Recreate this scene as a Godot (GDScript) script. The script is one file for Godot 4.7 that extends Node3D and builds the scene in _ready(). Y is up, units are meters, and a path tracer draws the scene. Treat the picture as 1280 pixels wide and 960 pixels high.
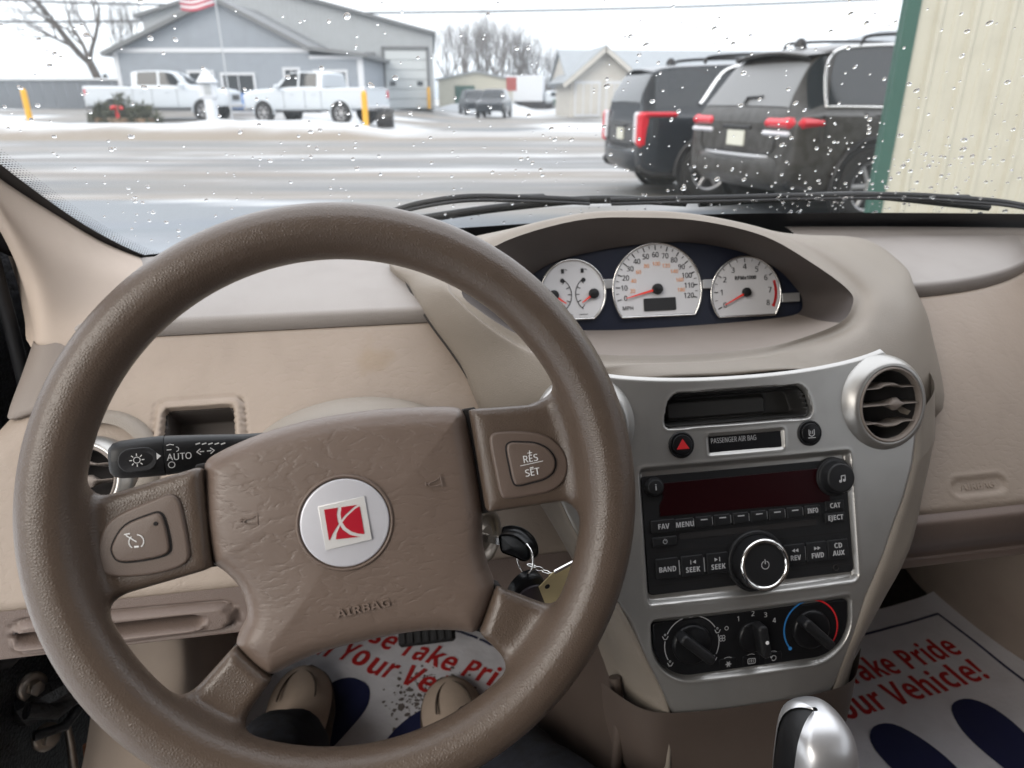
extends Node3D

# The cabin of a small car seen from the driver's seat on a wet winter day: dashboard, wheel, pedals and legs, and through the wet windscreen a road with snow, two white pickups, a workshop, trees and two dark cars.
# World = car frame: x right, y up, -z ahead, metres; the street outside is turned 10 degrees (helper `street`).

const EYE := Vector3(0, 1.22, 0)
const YAW := -10.0
const CX := 0.31                                    # middle line of the car
const HUB := Vector3(-0.036, 0.984, -0.4016)        # middle of the steering wheel rim

var M := {}
var counts := {}
var rng := RandomNumberGenerator.new()
var fine: FastNoiseLite
var font: SystemFont


# ---------------------------------------------------------------- mesh building
class MB:
	var V := PackedVector3Array()
	var I := PackedInt32Array()
	var C := PackedColorArray()
	var UV := PackedVector2Array()
	var tint := Color.WHITE
	var tinted := false

	func vert(p: Vector3, uv := Vector2.ZERO) -> int:
		V.append(p)
		C.append(tint)
		UV.append(uv)
		return V.size() - 1

	func tri(a: int, b: int, c: int) -> void:
		I.append(a); I.append(b); I.append(c)

	func quad(a: int, b: int, c: int, d: int) -> void:
		tri(a, b, c)
		tri(a, c, d)

	func face(ps: Array) -> void:                    # a flat face with vertices of its own
		var n := V.size()
		for p in ps:
			vert(p)
		for k in range(1, ps.size() - 1):
			tri(n, n + k, n + k + 1)

	func net(rows: Array, closed := false, flip := false) -> void:   # rows of equally many points, smooth
		var n := V.size()
		var w: int = rows[0].size()
		for j in rows.size():
			for i in w:
				vert(rows[j][i], Vector2(float(i) / (w - 1), float(j) / maxi(1, rows.size() - 1)))
		for j in rows.size() - 1:
			for i in (w if closed else w - 1):
				var a := n + j * w + i
				var b := n + j * w + (i + 1) % w
				if flip:
					quad(a, a + w, b + w, b)
				else:
					quad(a, b, b + w, a + w)

	func box(c: Vector3, s: Vector3, bev := 0.0, x := Transform3D.IDENTITY) -> void:
		var h := s * 0.5
		var b := minf(bev, minf(h.x, minf(h.y, h.z)) * 0.9)
		if b <= 0.0:
			b = minf(h.x, minf(h.y, h.z)) * 0.02
		for axis in 3:
			for sg in [-1.0, 1.0]:
				var u := (axis + 1) % 3
				var v := (axis + 2) % 3
				var ps := []
				for q in [[-1, -1], [1, -1], [1, 1], [-1, 1]]:
					var p := Vector3.ZERO
					p[axis] = sg * h[axis]
					p[u] = q[0] * (h[u] - b)
					p[v] = q[1] * (h[v] - b)
					ps.append(x * (c + p))
				if sg > 0:
					ps.reverse()
				face(ps)
		for axis in 3:                                # bevelled edges
			var u := (axis + 1) % 3
			var v := (axis + 2) % 3
			for q in [[-1, -1], [1, -1], [1, 1], [-1, 1]]:
				var p0 := Vector3.ZERO
				p0[axis] = -(h[axis] - b); p0[u] = q[0] * h[u]; p0[v] = q[1] * (h[v] - b)
				var p1 := p0
				p1[axis] = -p0[axis]
				var p2 := p1
				p2[u] = q[0] * (h[u] - b); p2[v] = q[1] * h[v]
				var p3 := p2
				p3[axis] = -p2[axis]
				var ps := [x * (c + p0), x * (c + p1), x * (c + p2), x * (c + p3)]
				if q[0] * q[1] > 0:
					ps.reverse()
				face(ps)
		for sx in [-1.0, 1.0]:
			for sy in [-1.0, 1.0]:
				for sz in [-1.0, 1.0]:
					var s3 := Vector3(sx, sy, sz)
					var ps := []
					for axis in 3:
						var p := s3 * (h - Vector3(b, b, b))
						p[axis] = s3[axis] * h[axis]
						ps.append(x * (c + p))
					if sx * sy * sz > 0:
						ps.reverse()
					face(ps)

	func tube(ps: Array, radius, sides := 8, closed := false) -> void:
		var rows := []
		var n := ps.size()
		var prev := Vector3.ZERO
		for k in n:
			var a: Vector3 = ps[(k - 1 + n) % n] if closed else ps[maxi(0, k - 1)]
			var b: Vector3 = ps[(k + 1) % n] if closed else ps[mini(n - 1, k + 1)]
			var d := (b - a).normalized()
			var side := d.cross(prev).cross(d) if prev != Vector3.ZERO else d.cross(Vector3.UP if absf(d.y) < 0.9 else Vector3.RIGHT)
			side = side.normalized()
			prev = side
			var up := d.cross(side)
			var r: float = radius[k] if radius is Array else radius
			var row := PackedVector3Array()
			for i in sides:
				var t := TAU * i / sides
				row.append(ps[k] + (side * cos(t) + up * sin(t)) * r)
			rows.append(row)
		if closed:
			rows.append(rows[0])
		net(rows, true, true)
		if not closed:
			for e in [0, n - 1]:
				var c := vert(ps[e])
				var ring := []
				for p in rows[e]:
					ring.append(vert(p))
				for i in sides:
					if e == 0:
						tri(c, ring[i], ring[(i + 1) % sides])
					else:
						tri(c, ring[(i + 1) % sides], ring[i])

	func lathe(prof: Array, x := Transform3D.IDENTITY, segs := 32, squash := Vector2.ONE) -> void:   # prof: Vector2(radius, height along z)
		var rows := []
		for p in prof:
			var row := PackedVector3Array()
			for i in segs:
				var t := TAU * i / segs
				row.append(x * Vector3(cos(t) * p.x * squash.x, sin(t) * p.x * squash.y, p.y))
			rows.append(row)
		net(rows, true)

	func pillow(o: PackedVector2Array, z0: float, z1: float, bev: float, dome := 0.0, x := Transform3D.IDENTITY, rings := 4, steps := 4) -> void:   # a button: outline, wall, rounded edge, domed face
		var n := o.size()
		var c := Vector2.ZERO
		var area := 0.0
		for i in n:
			area += o[i].cross(o[(i + 1) % n])
			c += o[i]
		c /= n
		var sgn := signf(area)
		var norm := PackedVector2Array()
		for i in n:
			var t := (o[(i + 1) % n] - o[(i - 1 + n) % n]).normalized()
			norm.append(Vector2(-t.y, t.x) * sgn)
		var rows := []
		var add := func(inset: float, z: float, s: float) -> void:
			var row := PackedVector3Array()
			for i in n:
				var p := o[i] + norm[i] * inset
				p = c + (p - c) * s
				row.append(x * Vector3(p.x, p.y, z))
			rows.append(row)
		add.call(0.0, z0, 1.0)
		add.call(0.0, lerpf(z0, z1 - bev, 0.9), 1.0)
		for k in steps + 1:
			var t := PI / 2 * k / steps
			add.call(bev * (1 - cos(t)), z1 - bev + bev * sin(t), 1.0)
		for k in range(1, rings + 1):
			var s := 1.0 - float(k) / rings
			add.call(bev, z1 + dome * (1.0 - s * s), maxf(s, 0.001))
		net(rows, true, sgn < 0)

	func cushion(o: PackedVector2Array, z0: float, z1: float, bev: float, dome: float, c: Vector2, dist: Callable) -> void:   # a big soft pad: height from the true distance to its edge
		var n := o.size()
		var rows := []
		var row := PackedVector3Array()
		for p in o:
			row.append(Vector3(p.x, p.y, z0))
		rows.append(row)
		for s in [1.0, 0.998, 0.994, 0.987, 0.977, 0.965, 0.95, 0.932, 0.91, 0.885, 0.855, 0.82, 0.78, 0.73, 0.67, 0.6, 0.5, 0.38, 0.25, 0.12, 0.001]:
			row = PackedVector3Array()
			for p in o:
				var q: Vector2 = c + (p - c) * s
				var d := clampf(-(dist.call(q) as float), 0.0, 1.0)
				var t := clampf(d / bev, 0.0, 1.0)
				var z := z1 - bev * (1.0 - sqrt(1.0 - (1.0 - t) * (1.0 - t))) + dome * (1.0 - exp(-d / 0.03))
				row.append(Vector3(q.x, q.y, z))
			rows.append(row)
		net(rows, true, true)

	func prism(o: PackedVector2Array, z0: float, z1: float, x := Transform3D.IDENTITY) -> void:      # flat-faced extrusion of any outline
		var t := Geometry2D.triangulate_polygon(o)
		var n := V.size()
		for z in [z0, z1]:
			for p in o:
				vert(x * Vector3(p.x, p.y, z))
		var m := o.size()
		for k in range(0, t.size(), 3):
			tri(n + t[k], n + t[k + 1], n + t[k + 2])
			tri(n + m + t[k], n + m + t[k + 2], n + m + t[k + 1])
		for i in m:
			var a := o[i]
			var b := o[(i + 1) % m]
			face([x * Vector3(a.x, a.y, z0), x * Vector3(b.x, b.y, z0), x * Vector3(b.x, b.y, z1), x * Vector3(a.x, a.y, z1)])

	func stroke(ps: Array, w: float, x := Transform3D.IDENTITY, closed := false, h := 0.0003) -> void:   # a line printed on a surface, a hair proud of it
		var n := ps.size()
		for k in (n if closed else n - 1):
			var a: Vector2 = ps[k]
			var b: Vector2 = ps[(k + 1) % n]
			var d := (b - a).normalized() * w * 0.5
			var s := Vector2(-d.y, d.x)
			a -= d * 0.6
			b += d * 0.6
			face([x * Vector3(a.x + s.x, a.y + s.y, h), x * Vector3(b.x + s.x, b.y + s.y, h), x * Vector3(b.x - s.x, b.y - s.y, h), x * Vector3(a.x - s.x, a.y - s.y, h)])

	func add_arrays(ar: Array, x: Transform3D) -> void:
		var n := V.size()
		for p in ar[Mesh.ARRAY_VERTEX]:
			vert(x * p)
		for i in ar[Mesh.ARRAY_INDEX]:
			I.append(n + i)

	func warp(f: Callable) -> void:
		for k in V.size():
			V[k] = f.call(V[k])

	func mesh() -> ArrayMesh:
		var N := PackedVector3Array()
		N.resize(V.size())
		for k in range(0, I.size(), 3):
			var a := I[k]
			var b := I[k + 1]
			var c := I[k + 2]
			var n := (V[c] - V[a]).cross(V[b] - V[a])
			N[a] += n
			N[b] += n
			N[c] += n
		for k in N.size():
			N[k] = N[k].normalized() if N[k].length_squared() > 0.0 else Vector3.UP
		var ar := []
		ar.resize(Mesh.ARRAY_MAX)
		ar[Mesh.ARRAY_VERTEX] = V
		ar[Mesh.ARRAY_NORMAL] = N
		ar[Mesh.ARRAY_INDEX] = I
		ar[Mesh.ARRAY_TEX_UV] = UV
		if tinted:
			ar[Mesh.ARRAY_COLOR] = C
		var m := ArrayMesh.new()
		m.add_surface_from_arrays(Mesh.PRIMITIVE_TRIANGLES, ar)
		return m


# ---------------------------------------------------------------- nodes
func numbered(called: String) -> String:
	counts[called] = counts.get(called, -1) + 1
	return called if counts[called] == 0 else "%s_%03d" % [called, counts[called]]


func obj(called: String, mb: MB, material: Material, parent: Node = self) -> MeshInstance3D:
	var o := MeshInstance3D.new()
	if parent == self:
		o.name = numbered(called)
	else:
		var k := 0
		o.name = called
		while parent.has_node(NodePath(o.name)):
			k += 1
			o.name = "%s_%03d" % [called, k]
	o.mesh = mb.mesh()
	o.set_surface_override_material(0, material)
	parent.add_child(o, true)
	return o


func thing(called: String, label: String, category: String, at := Vector3.ZERO, turn := 0.0, group := "") -> Node3D:
	var o := Node3D.new()
	o.name = numbered(called)
	add_child(o)
	o.position = at
	o.rotation.y = turn
	return tag(o, label, category, group)


func tag(o: Node3D, label: String, category: String, group := "") -> Node3D:
	o.set_meta("label", label)
	o.set_meta("category", category)
	if group != "":
		o.set_meta("group", group)
	return o


func kind(o: Node3D, k: String) -> Node3D:
	o.set_meta("kind", k)
	return o


func copy_of(o: Node3D, called: String, label: String, at: Vector3, turn: float) -> Node3D:
	var c: Node3D = o.duplicate()
	c.name = numbered(called)
	add_child(c)
	c.position = at
	c.rotation.y = turn
	c.set_meta("label", label)
	return c


# a place in the street: metres to the right of, and ahead of, the car's eye along the street frame
func street(r: float, f: float, y := 0.0) -> Vector3:
	var t := deg_to_rad(-YAW)
	return Vector3(r * cos(t) + f * sin(t), y, -(f * cos(t) - r * sin(t)))


# ---------------------------------------------------------------- splines and fields
func cr(a, b, c, d, t: float):
	return 0.5 * ((2.0 * b) + (c - a) * t + (2.0 * a - 5.0 * b + 4.0 * c - d) * t * t + (3.0 * b - a - 3.0 * c + d) * t * t * t)


func smooth_row(ps: Array, sub: int, closed := false) -> Array:
	var out := []
	var n := ps.size()
	for k in (n if closed else n - 1):
		for s in sub:
			var t := float(s) / sub
			if closed:
				out.append(cr(ps[(k - 1 + n) % n], ps[k], ps[(k + 1) % n], ps[(k + 2) % n], t))
			else:
				var a = ps[k - 1] if k > 0 else ps[0] * 2.0 - ps[1]
				var d = ps[k + 2] if k + 2 < n else ps[n - 1] * 2.0 - ps[n - 2]
				out.append(cr(a, ps[k], ps[k + 1], d, t))
	if not closed:
		out.append(ps[n - 1])
	return out


func loft(mb: MB, rows: Array, su: int, sv: int, closed := false, flip := false) -> void:
	var wide := []
	for r in rows:
		wide.append(smooth_row(r, su, closed))
	var w: int = wide[0].size()
	var cols := []
	for i in w:
		var col := []
		for r in wide:
			col.append(r[i])
		cols.append(smooth_row(col, sv))
	var out := []
	for j in cols[0].size():
		var row := PackedVector3Array()
		for i in w:
			row.append(cols[i][j])
		out.append(row)
	mb.net(out, closed, flip)


func curve1(ps: Array, x: float) -> float:            # piecewise linear through Vector2 points sorted by x
	if x <= ps[0].x:
		return ps[0].y
	for k in range(1, ps.size()):
		if x <= ps[k].x:
			return lerpf(ps[k - 1].y, ps[k].y, (x - ps[k - 1].x) / (ps[k].x - ps[k - 1].x))
	return ps[-1].y


func pv(flat: Array, s := 0.001) -> PackedVector2Array:
	var out := PackedVector2Array()
	for k in range(0, flat.size(), 2):
		out.append(Vector2(flat[k], flat[k + 1]) * s)
	return out


func rounded(o: PackedVector2Array, sub := 4) -> PackedVector2Array:   # closed smooth outline
	return PackedVector2Array(smooth_row(Array(o), sub, true))


func rrect(cx: float, cy: float, hx: float, hy: float, r: float, seg := 4) -> PackedVector2Array:
	var out := PackedVector2Array()
	for q in 4:
		var c := Vector2(cx + (hx - r) * [1, -1, -1, 1][q], cy + (hy - r) * [1, 1, -1, -1][q])
		for k in seg + 1:
			var t := PI / 2 * (q + float(k) / seg)
			out.append(c + Vector2(cos(t), sin(t)) * r)
	return out


func arc(c: Vector2, r: float, a0: float, a1: float, n := 16) -> Array:   # degrees
	var out := []
	for k in n + 1:
		var t := deg_to_rad(lerpf(a0, a1, float(k) / n))
		out.append(c + Vector2(cos(t), sin(t)) * r)
	return out


func sd_box(p: Vector2, c: Vector2, h: Vector2, r: float) -> float:
	var q := (p - c).abs() - h + Vector2(r, r)
	return Vector2(maxf(q.x, 0), maxf(q.y, 0)).length() + minf(maxf(q.x, q.y), 0.0) - r


func sd_poly(p: Vector2, o: PackedVector2Array) -> float:
	var d := 1e9
	var s := 1.0
	var n := o.size()
	var j := n - 1
	for i in n:
		var e := o[j] - o[i]
		var w := p - o[i]
		var b := w - e * clampf(w.dot(e) / e.dot(e), 0.0, 1.0)
		d = minf(d, b.length_squared())
		var c1 := p.y >= o[i].y
		var c2 := p.y < o[j].y
		var c3 := e.x * w.y > e.y * w.x
		if (c1 and c2 and c3) or (not c1 and not c2 and not c3):
			s = -s
		j = i
	return s * sqrt(d)


func smin(a: float, b: float, k: float) -> float:
	var h := clampf(0.5 + 0.5 * (b - a) / k, 0.0, 1.0)
	return lerpf(b, a, h) - k * h * (1.0 - h)


func capsule(p: Vector3, a: Vector3, b: Vector3, ra: float, rb: float) -> float:
	var ab := b - a
	var t := clampf((p - a).dot(ab) / ab.dot(ab), 0.0, 1.0)
	return (p - a - ab * t).length() - lerpf(ra, rb, t)


# surface nets over a signed field: one vertex in each cell that the surface crosses; blocks far from it are skipped
func surface_net(mb: MB, f: Callable, lo: Vector3, hi: Vector3, cell: float) -> void:
	const B := 4
	var nx := int(ceil((hi.x - lo.x) / cell / B)) * B
	var ny := int(ceil((hi.y - lo.y) / cell / B)) * B
	var nz := int(ceil((hi.z - lo.z) / cell / B)) * B
	var sx := 1
	var sy := nx + 1
	var sz := (nx + 1) * (ny + 1)
	var val := PackedFloat32Array()
	val.resize(sz * (nz + 1))
	val.fill(1e9)
	var blocks := []
	var reach := cell * B * 0.87 + cell * 1.5
	for bz in nz / B:
		for by in ny / B:
			for bx in nx / B:
				if absf(f.call(lo + (Vector3(bx, by, bz) * B + Vector3(2, 2, 2)) * cell)) < reach:
					blocks.append(Vector3i(bx, by, bz) * B)
	for b in blocks:
		for z in range(b.z, b.z + B + 1):
			for y in range(b.y, b.y + B + 1):
				for x in range(b.x, b.x + B + 1):
					var k: int = x + y * sy + z * sz
					if val[k] > 1e8:
						val[k] = f.call(lo + Vector3(x, y, z) * cell)
	var id := {}
	for b in blocks:
		for z in range(b.z, b.z + B):
			for y in range(b.y, b.y + B):
				for x in range(b.x, b.x + B):
					var k: int = x + y * sy + z * sz
					var c := [val[k], val[k + sx], val[k + sy], val[k + sx + sy], val[k + sz], val[k + sx + sz], val[k + sy + sz], val[k + sx + sy + sz]]
					var inside := 0
					for v in c:
						if v < 0.0:
							inside += 1
					if inside == 0 or inside == 8:
						continue
					var sum := Vector3.ZERO
					var m := 0
					for e in [[0, 1], [2, 3], [4, 5], [6, 7], [0, 2], [1, 3], [4, 6], [5, 7], [0, 4], [1, 5], [2, 6], [3, 7]]:
						var v0: float = c[e[0]]
						var v1: float = c[e[1]]
						if (v0 < 0.0) != (v1 < 0.0):
							var t := v0 / (v0 - v1)
							sum += Vector3(e[0] & 1, (e[0] >> 1) & 1, e[0] >> 2).lerp(Vector3(e[1] & 1, (e[1] >> 1) & 1, e[1] >> 2), t)
							m += 1
					id[k] = mb.vert(lo + (Vector3(x, y, z) + sum / m) * cell)
	for k in id:
		for d in [[sx, sy, sz], [sy, sz, sx], [sz, sx, sy]]:
			var v0 := val[k]
			var v1 := val[k + d[0]]
			if v1 > 1e8 or (v0 < 0.0) == (v1 < 0.0):
				continue
			var a: int = k - d[1] - d[2]
			if not (id.has(a) and id.has(k - d[1]) and id.has(k - d[2])):
				continue
			if v0 < 0.0:
				mb.quad(id[a], id[k - d[2]], id[k], id[k - d[1]])
			else:
				mb.quad(id[a], id[k - d[1]], id[k], id[k - d[2]])


# lettering as thin raised shapes; x places the middle of the text, cap is the height of a capital
func text(mb: MB, s: String, cap: float, x: Transform3D, bold := false, depth := 0.0004, stretch := 1.0, face: Font = null) -> void:
	var t := TextMesh.new()
	t.font = face if face else (M["bold"] if bold else font)
	t.font_size = 64
	t.pixel_size = cap / (64.0 * 0.714)
	t.depth = depth
	t.curve_step = 1.5
	t.text = s
	var ar := t.get_mesh_arrays()
	if ar.size() and ar[Mesh.ARRAY_VERTEX] != null and ar[Mesh.ARRAY_VERTEX].size():
		if ar[Mesh.ARRAY_INDEX] == null:
			ar[Mesh.ARRAY_INDEX] = PackedInt32Array(range(ar[Mesh.ARRAY_VERTEX].size()))
		mb.add_arrays(ar, x * Transform3D(Basis.from_scale(Vector3(stretch, 1, 1)), Vector3.ZERO))


func flat(x: float, y: float, z := 0.0, turn := 0.0) -> Transform3D:
	return Transform3D(Basis(Vector3(0, 0, 1), deg_to_rad(turn)), Vector3(x, y, z))


# ---------------------------------------------------------------- materials
func noise(seed_: int, freq: float, type := FastNoiseLite.TYPE_SIMPLEX_SMOOTH, octaves := 4) -> FastNoiseLite:
	var n := FastNoiseLite.new()
	n.seed = seed_
	n.noise_type = type
	n.frequency = freq
	n.fractal_octaves = octaves
	return n


func noise_tex(n: FastNoiseLite, size := 512, ramp: Array = []) -> NoiseTexture2D:
	var t := NoiseTexture2D.new()
	t.width = size
	t.height = size
	t.seamless = true
	t.noise = n
	if ramp.size():
		var g := Gradient.new()
		g.offsets = PackedFloat32Array(ramp[0])
		g.colors = PackedColorArray(ramp[1])
		t.color_ramp = g
	return t


func lin(r: float, g: float, b: float) -> Color:
	return Color(r, g, b).linear_to_srgb()


func mat(c: Color, rough := 0.6, metal := 0.0, bump := "", scale := 1.0, depth := 0.02) -> StandardMaterial3D:
	var m := StandardMaterial3D.new()
	m.albedo_color = c
	m.roughness = rough
	m.metallic = metal
	m.cull_mode = BaseMaterial3D.CULL_DISABLED
	if bump != "":
		m.uv1_triplanar = true
		m.uv1_scale = Vector3.ONE * scale
		m.heightmap_enabled = true
		m.heightmap_texture = M[bump]
		m.heightmap_scale = depth
	return m


func mottled(m: StandardMaterial3D, tex: String, scale: float) -> StandardMaterial3D:   # soft changes of tone over a surface
	m.detail_enabled = true
	m.detail_blend_mode = BaseMaterial3D.BLEND_MODE_MUL
	m.detail_albedo = M[tex]
	m.detail_uv_layer = BaseMaterial3D.DETAIL_UV_2
	m.uv2_triplanar = true
	m.uv2_scale = Vector3.ONE * scale
	return m


func make_materials() -> void:
	font = SystemFont.new()
	font.font_names = PackedStringArray(["Droid Sans"])
	var bf := SystemFont.new()
	bf.font_names = PackedStringArray(["Droid Sans"])
	bf.font_weight = 700
	M["bold"] = bf
	# textures
	var g := noise(3, 0.085, FastNoiseLite.TYPE_CELLULAR, 2)
	g.cellular_return_type = FastNoiseLite.RETURN_DISTANCE2_SUB
	g.domain_warp_enabled = true
	g.domain_warp_amplitude = 6.0
	g.domain_warp_frequency = 0.03
	M["grain"] = noise_tex(g, 512)
	var w := noise(8, 0.012, FastNoiseLite.TYPE_SIMPLEX_SMOOTH, 4)
	w.fractal_type = FastNoiseLite.FRACTAL_RIDGED
	w.domain_warp_enabled = true
	w.domain_warp_amplitude = 40.0
	w.domain_warp_frequency = 0.008
	M["hide"] = noise_tex(w, 1024, [[0.0, 0.55, 0.8, 1.0], [Color(0.75, 0.75, 0.75), Color(0.7, 0.7, 0.7), Color(0.45, 0.45, 0.45), Color(0, 0, 0)]])
	M["soft"] = noise_tex(noise(5, 0.01), 512, [[0.0, 0.45, 1.0], [Color(0.955, 0.952, 0.95), Color(0.985, 0.984, 0.982), Color(1, 1, 1)]])
	M["dirt"] = noise_tex(noise(6, 0.02, FastNoiseLite.TYPE_SIMPLEX_SMOOTH, 6), 512, [[0.0, 0.35, 0.6, 1.0], [Color(0.55, 0.52, 0.48), Color(0.8, 0.78, 0.75), Color(1, 1, 1), Color(1, 1, 1)]])
	M["rough"] = noise_tex(noise(7, 0.03, FastNoiseLite.TYPE_SIMPLEX_SMOOTH, 6), 512)
	M["weave"] = noise_tex(noise(9, 0.12, FastNoiseLite.TYPE_VALUE, 2), 512)
	# cabin
	M["beige"] = mottled(mat(lin(0.225, 0.194, 0.162), 0.5, 0.0, "grain", 12.0, 0.03), "soft", 3.0)
	M["hide_beige"] = mottled(mat(lin(0.295, 0.238, 0.194), 0.55, 0.0, "hide", 3.4, 0.055), "soft", 4.0)
	M["hide_beige"].uv1_scale = Vector3(3.2, 7.0, 5.5)
	M["pad"] = mottled(mat(lin(0.275, 0.25, 0.235), 0.55, 0.0, "grain", 12.0, 0.03), "soft", 3.0)
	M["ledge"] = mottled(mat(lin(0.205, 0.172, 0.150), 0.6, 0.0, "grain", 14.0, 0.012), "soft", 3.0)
	M["hood_shaded"] = mottled(mat(lin(0.066, 0.054, 0.049), 0.65, 0.0, "grain", 14.0, 0.012), "soft", 3.0)  # hood plastic darkened, shade under the hood put into the colour
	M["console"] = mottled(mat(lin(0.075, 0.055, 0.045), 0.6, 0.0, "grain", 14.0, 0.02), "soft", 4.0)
	M["rim"] = mottled(mat(lin(0.092, 0.066, 0.050), 0.34, 0.0, "grain", 13.0, 0.028), "soft", 9.0)
	M["cover"] = mottled(mat(lin(0.150, 0.110, 0.089), 0.40, 0.0, "hide", 4.0, 0.045), "soft", 6.0)
	M["cover"].uv1_scale = Vector3(3.6, 6.5, 5.0)
	M["taupe"] = mat(lin(0.115, 0.083, 0.067), 0.45, 0.0, "grain", 16.0, 0.01)
	M["lower"] = mottled(mat(lin(0.165, 0.124, 0.106), 0.5, 0.0, "grain", 12.0, 0.03), "soft", 4.0)
	M["trim"] = mottled(mat(lin(0.44, 0.36, 0.30), 0.7, 0.0, "weave", 10.0, 0.006), "soft", 3.0)
	M["silver"] = mottled(mat(lin(0.41, 0.40, 0.385), 0.34, 0.75, "weave", 9.0, 0.0015), "soft", 5.0)
	M["disc"] = mat(lin(0.58, 0.58, 0.62), 0.32, 0.3)
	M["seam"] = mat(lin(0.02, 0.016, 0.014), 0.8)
	M["badge"] = mat(lin(0.72, 0.71, 0.70), 0.3, 0.35)
	M["cover_plain"] = mat(lin(0.150, 0.110, 0.089), 0.40)
	M["satin"] = mat(lin(0.58, 0.58, 0.59), 0.33, 0.75)
	M["chrome"] = mat(lin(0.80, 0.79, 0.77), 0.14, 1.0)
	M["black"] = mat(lin(0.011, 0.011, 0.012), 0.45, 0.0, "weave", 12.0, 0.002)
	M["black"].metallic_specular = 0.4
	M["gloss"] = mat(lin(0.008, 0.008, 0.009), 0.28)
	M["gloss"].metallic_specular = 0.35
	M["rubber"] = mat(lin(0.010, 0.010, 0.012), 0.65, 0.0, "rough", 20.0, 0.02)
	M["hole"] = mat(lin(0.012, 0.010, 0.010), 0.9)
	M["display"] = mat(lin(0.016, 0.002, 0.003), 0.3)
	M["display"].metallic_specular = 0.25
	M["navy_face"] = mat(lin(0.012, 0.015, 0.028), 0.3)
	M["dial"] = mat(lin(0.56, 0.56, 0.58), 0.5)
	M["print"] = mat(lin(0.012, 0.012, 0.014), 0.6)
	M["white"] = mat(lin(0.74, 0.74, 0.74), 0.5)
	M["dim_white"] = mat(lin(0.42, 0.42, 0.43), 0.5)
	M["red"] = mat(lin(0.62, 0.02, 0.025), 0.4)
	M["needle"] = mat(lin(0.80, 0.05, 0.03), 0.4)
	M["orange"] = mat(lin(0.75, 0.34, 0.16), 0.6)
	M["blue"] = mat(lin(0.03, 0.20, 0.50), 0.5)
	M["emblem_red"] = mat(lin(0.36, 0.008, 0.022), 0.28)
	M["carpet"] = mottled(mat(lin(0.030, 0.022, 0.017), 0.95, 0.0, "rough", 14.0, 0.25), "dirt", 4.0)
	M["paper"] = mottled(mat(lin(0.86, 0.85, 0.90), 0.75, 0.0, "rough", 5.0, 0.05), "soft", 3.0)
	M["mat_red"] = mat(lin(0.55, 0.022, 0.022), 0.7)
	M["mat_blue"] = mat(lin(0.012, 0.016, 0.075), 0.7)
	M["mud"] = mat(lin(0.17, 0.145, 0.135), 0.9)
	M["denim"] = mottled(mat(lin(0.014, 0.016, 0.026), 0.9, 0.0, "weave", 14.0, 0.03), "dirt", 6.0)
	M["suede"] = mottled(mat(lin(0.58, 0.46, 0.37), 0.9, 0.0, "weave", 8.0, 0.012), "soft", 12.0)
	M["sole"] = mat(lin(0.10, 0.075, 0.06), 0.8)
	M["tag"] = mat(lin(0.60, 0.49, 0.27), 0.6)
	M["grease"] = mottled(mat(lin(0.024, 0.024, 0.027), 0.34, 0.0, "rough", 10.0, 0.15), "dirt", 8.0)
	M["steel"] = mat(lin(0.50, 0.44, 0.38), 0.35, 0.9)
	M["rust"] = mat(lin(0.20, 0.075, 0.035), 0.9)
	var glass := StandardMaterial3D.new()
	glass.albedo_color = Color(0.9, 0.96, 0.95, 0.03)
	glass.transparency = BaseMaterial3D.TRANSPARENCY_ALPHA
	glass.roughness = 0.0
	glass.cull_mode = BaseMaterial3D.CULL_DISABLED
	glass.metallic_specular = 0.2
	M["glass"] = glass
	var tint: StandardMaterial3D = glass.duplicate()
	tint.albedo_color = Color(0.02, 0.03, 0.03, 0.6)
	M["tinted"] = tint
	var drop := StandardMaterial3D.new()
	drop.albedo_color = Color(1, 1, 1, 0.0)
	drop.roughness = 0.0
	drop.refraction_enabled = true
	drop.refraction_scale = 0.033
	M["water"] = drop
	# street
	M["road"] = mat(Color.WHITE, 0.55, 0.0, "rough", 0.5, 0.6)
	M["road"].vertex_color_use_as_albedo = true
	M["road"].metallic_specular = 0.3
	M["snow"] = mat(Color.WHITE, 0.7, 0.0, "rough", 0.7, 2.5)
	M["snow"].vertex_color_use_as_albedo = true
	M["blue_wall"] = mottled(mat(lin(0.275, 0.305, 0.345), 0.7), "soft", 0.3)
	M["white_trim"] = mat(lin(0.58, 0.60, 0.63), 0.6)
	M["grey_metal"] = mottled(mat(lin(0.37, 0.39, 0.405), 0.5), "soft", 0.3)
	M["roof_edge"] = mat(lin(0.14, 0.145, 0.15), 0.6)
	M["door_panel"] = mat(lin(0.48, 0.51, 0.52), 0.5)
	M["pane"] = mat(lin(0.03, 0.035, 0.04), 0.08)
	M["cream"] = mottled(mat(lin(0.50, 0.48, 0.395), 0.55), "soft", 0.8)
	M["green"] = mottled(mat(lin(0.032, 0.095, 0.072), 0.5), "soft", 1.2)
	M["barn"] = mottled(mat(lin(0.50, 0.485, 0.45), 0.7), "soft", 0.3)
	M["snow_roof"] = mottled(mat(lin(0.30, 0.325, 0.35), 0.8, 0.0, "rough", 0.4, 3.0), "soft", 0.2)
	M["snow_pile"] = mottled(mat(lin(0.52, 0.54, 0.56), 0.8, 0.0, "rough", 0.4, 3.0), "soft", 0.2)
	M["white_paint"] = mat(lin(0.50, 0.54, 0.58), 0.25)
	M["white_paint"].clearcoat_enabled = true
	M["white_paint"].clearcoat = 0.6
	M["black_paint"] = mottled(mat(lin(0.014, 0.018, 0.024), 0.22), "soft", 0.7)
	M["grey_paint"] = mottled(mat(lin(0.048, 0.046, 0.044), 0.30), "dirt", 0.7)
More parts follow.
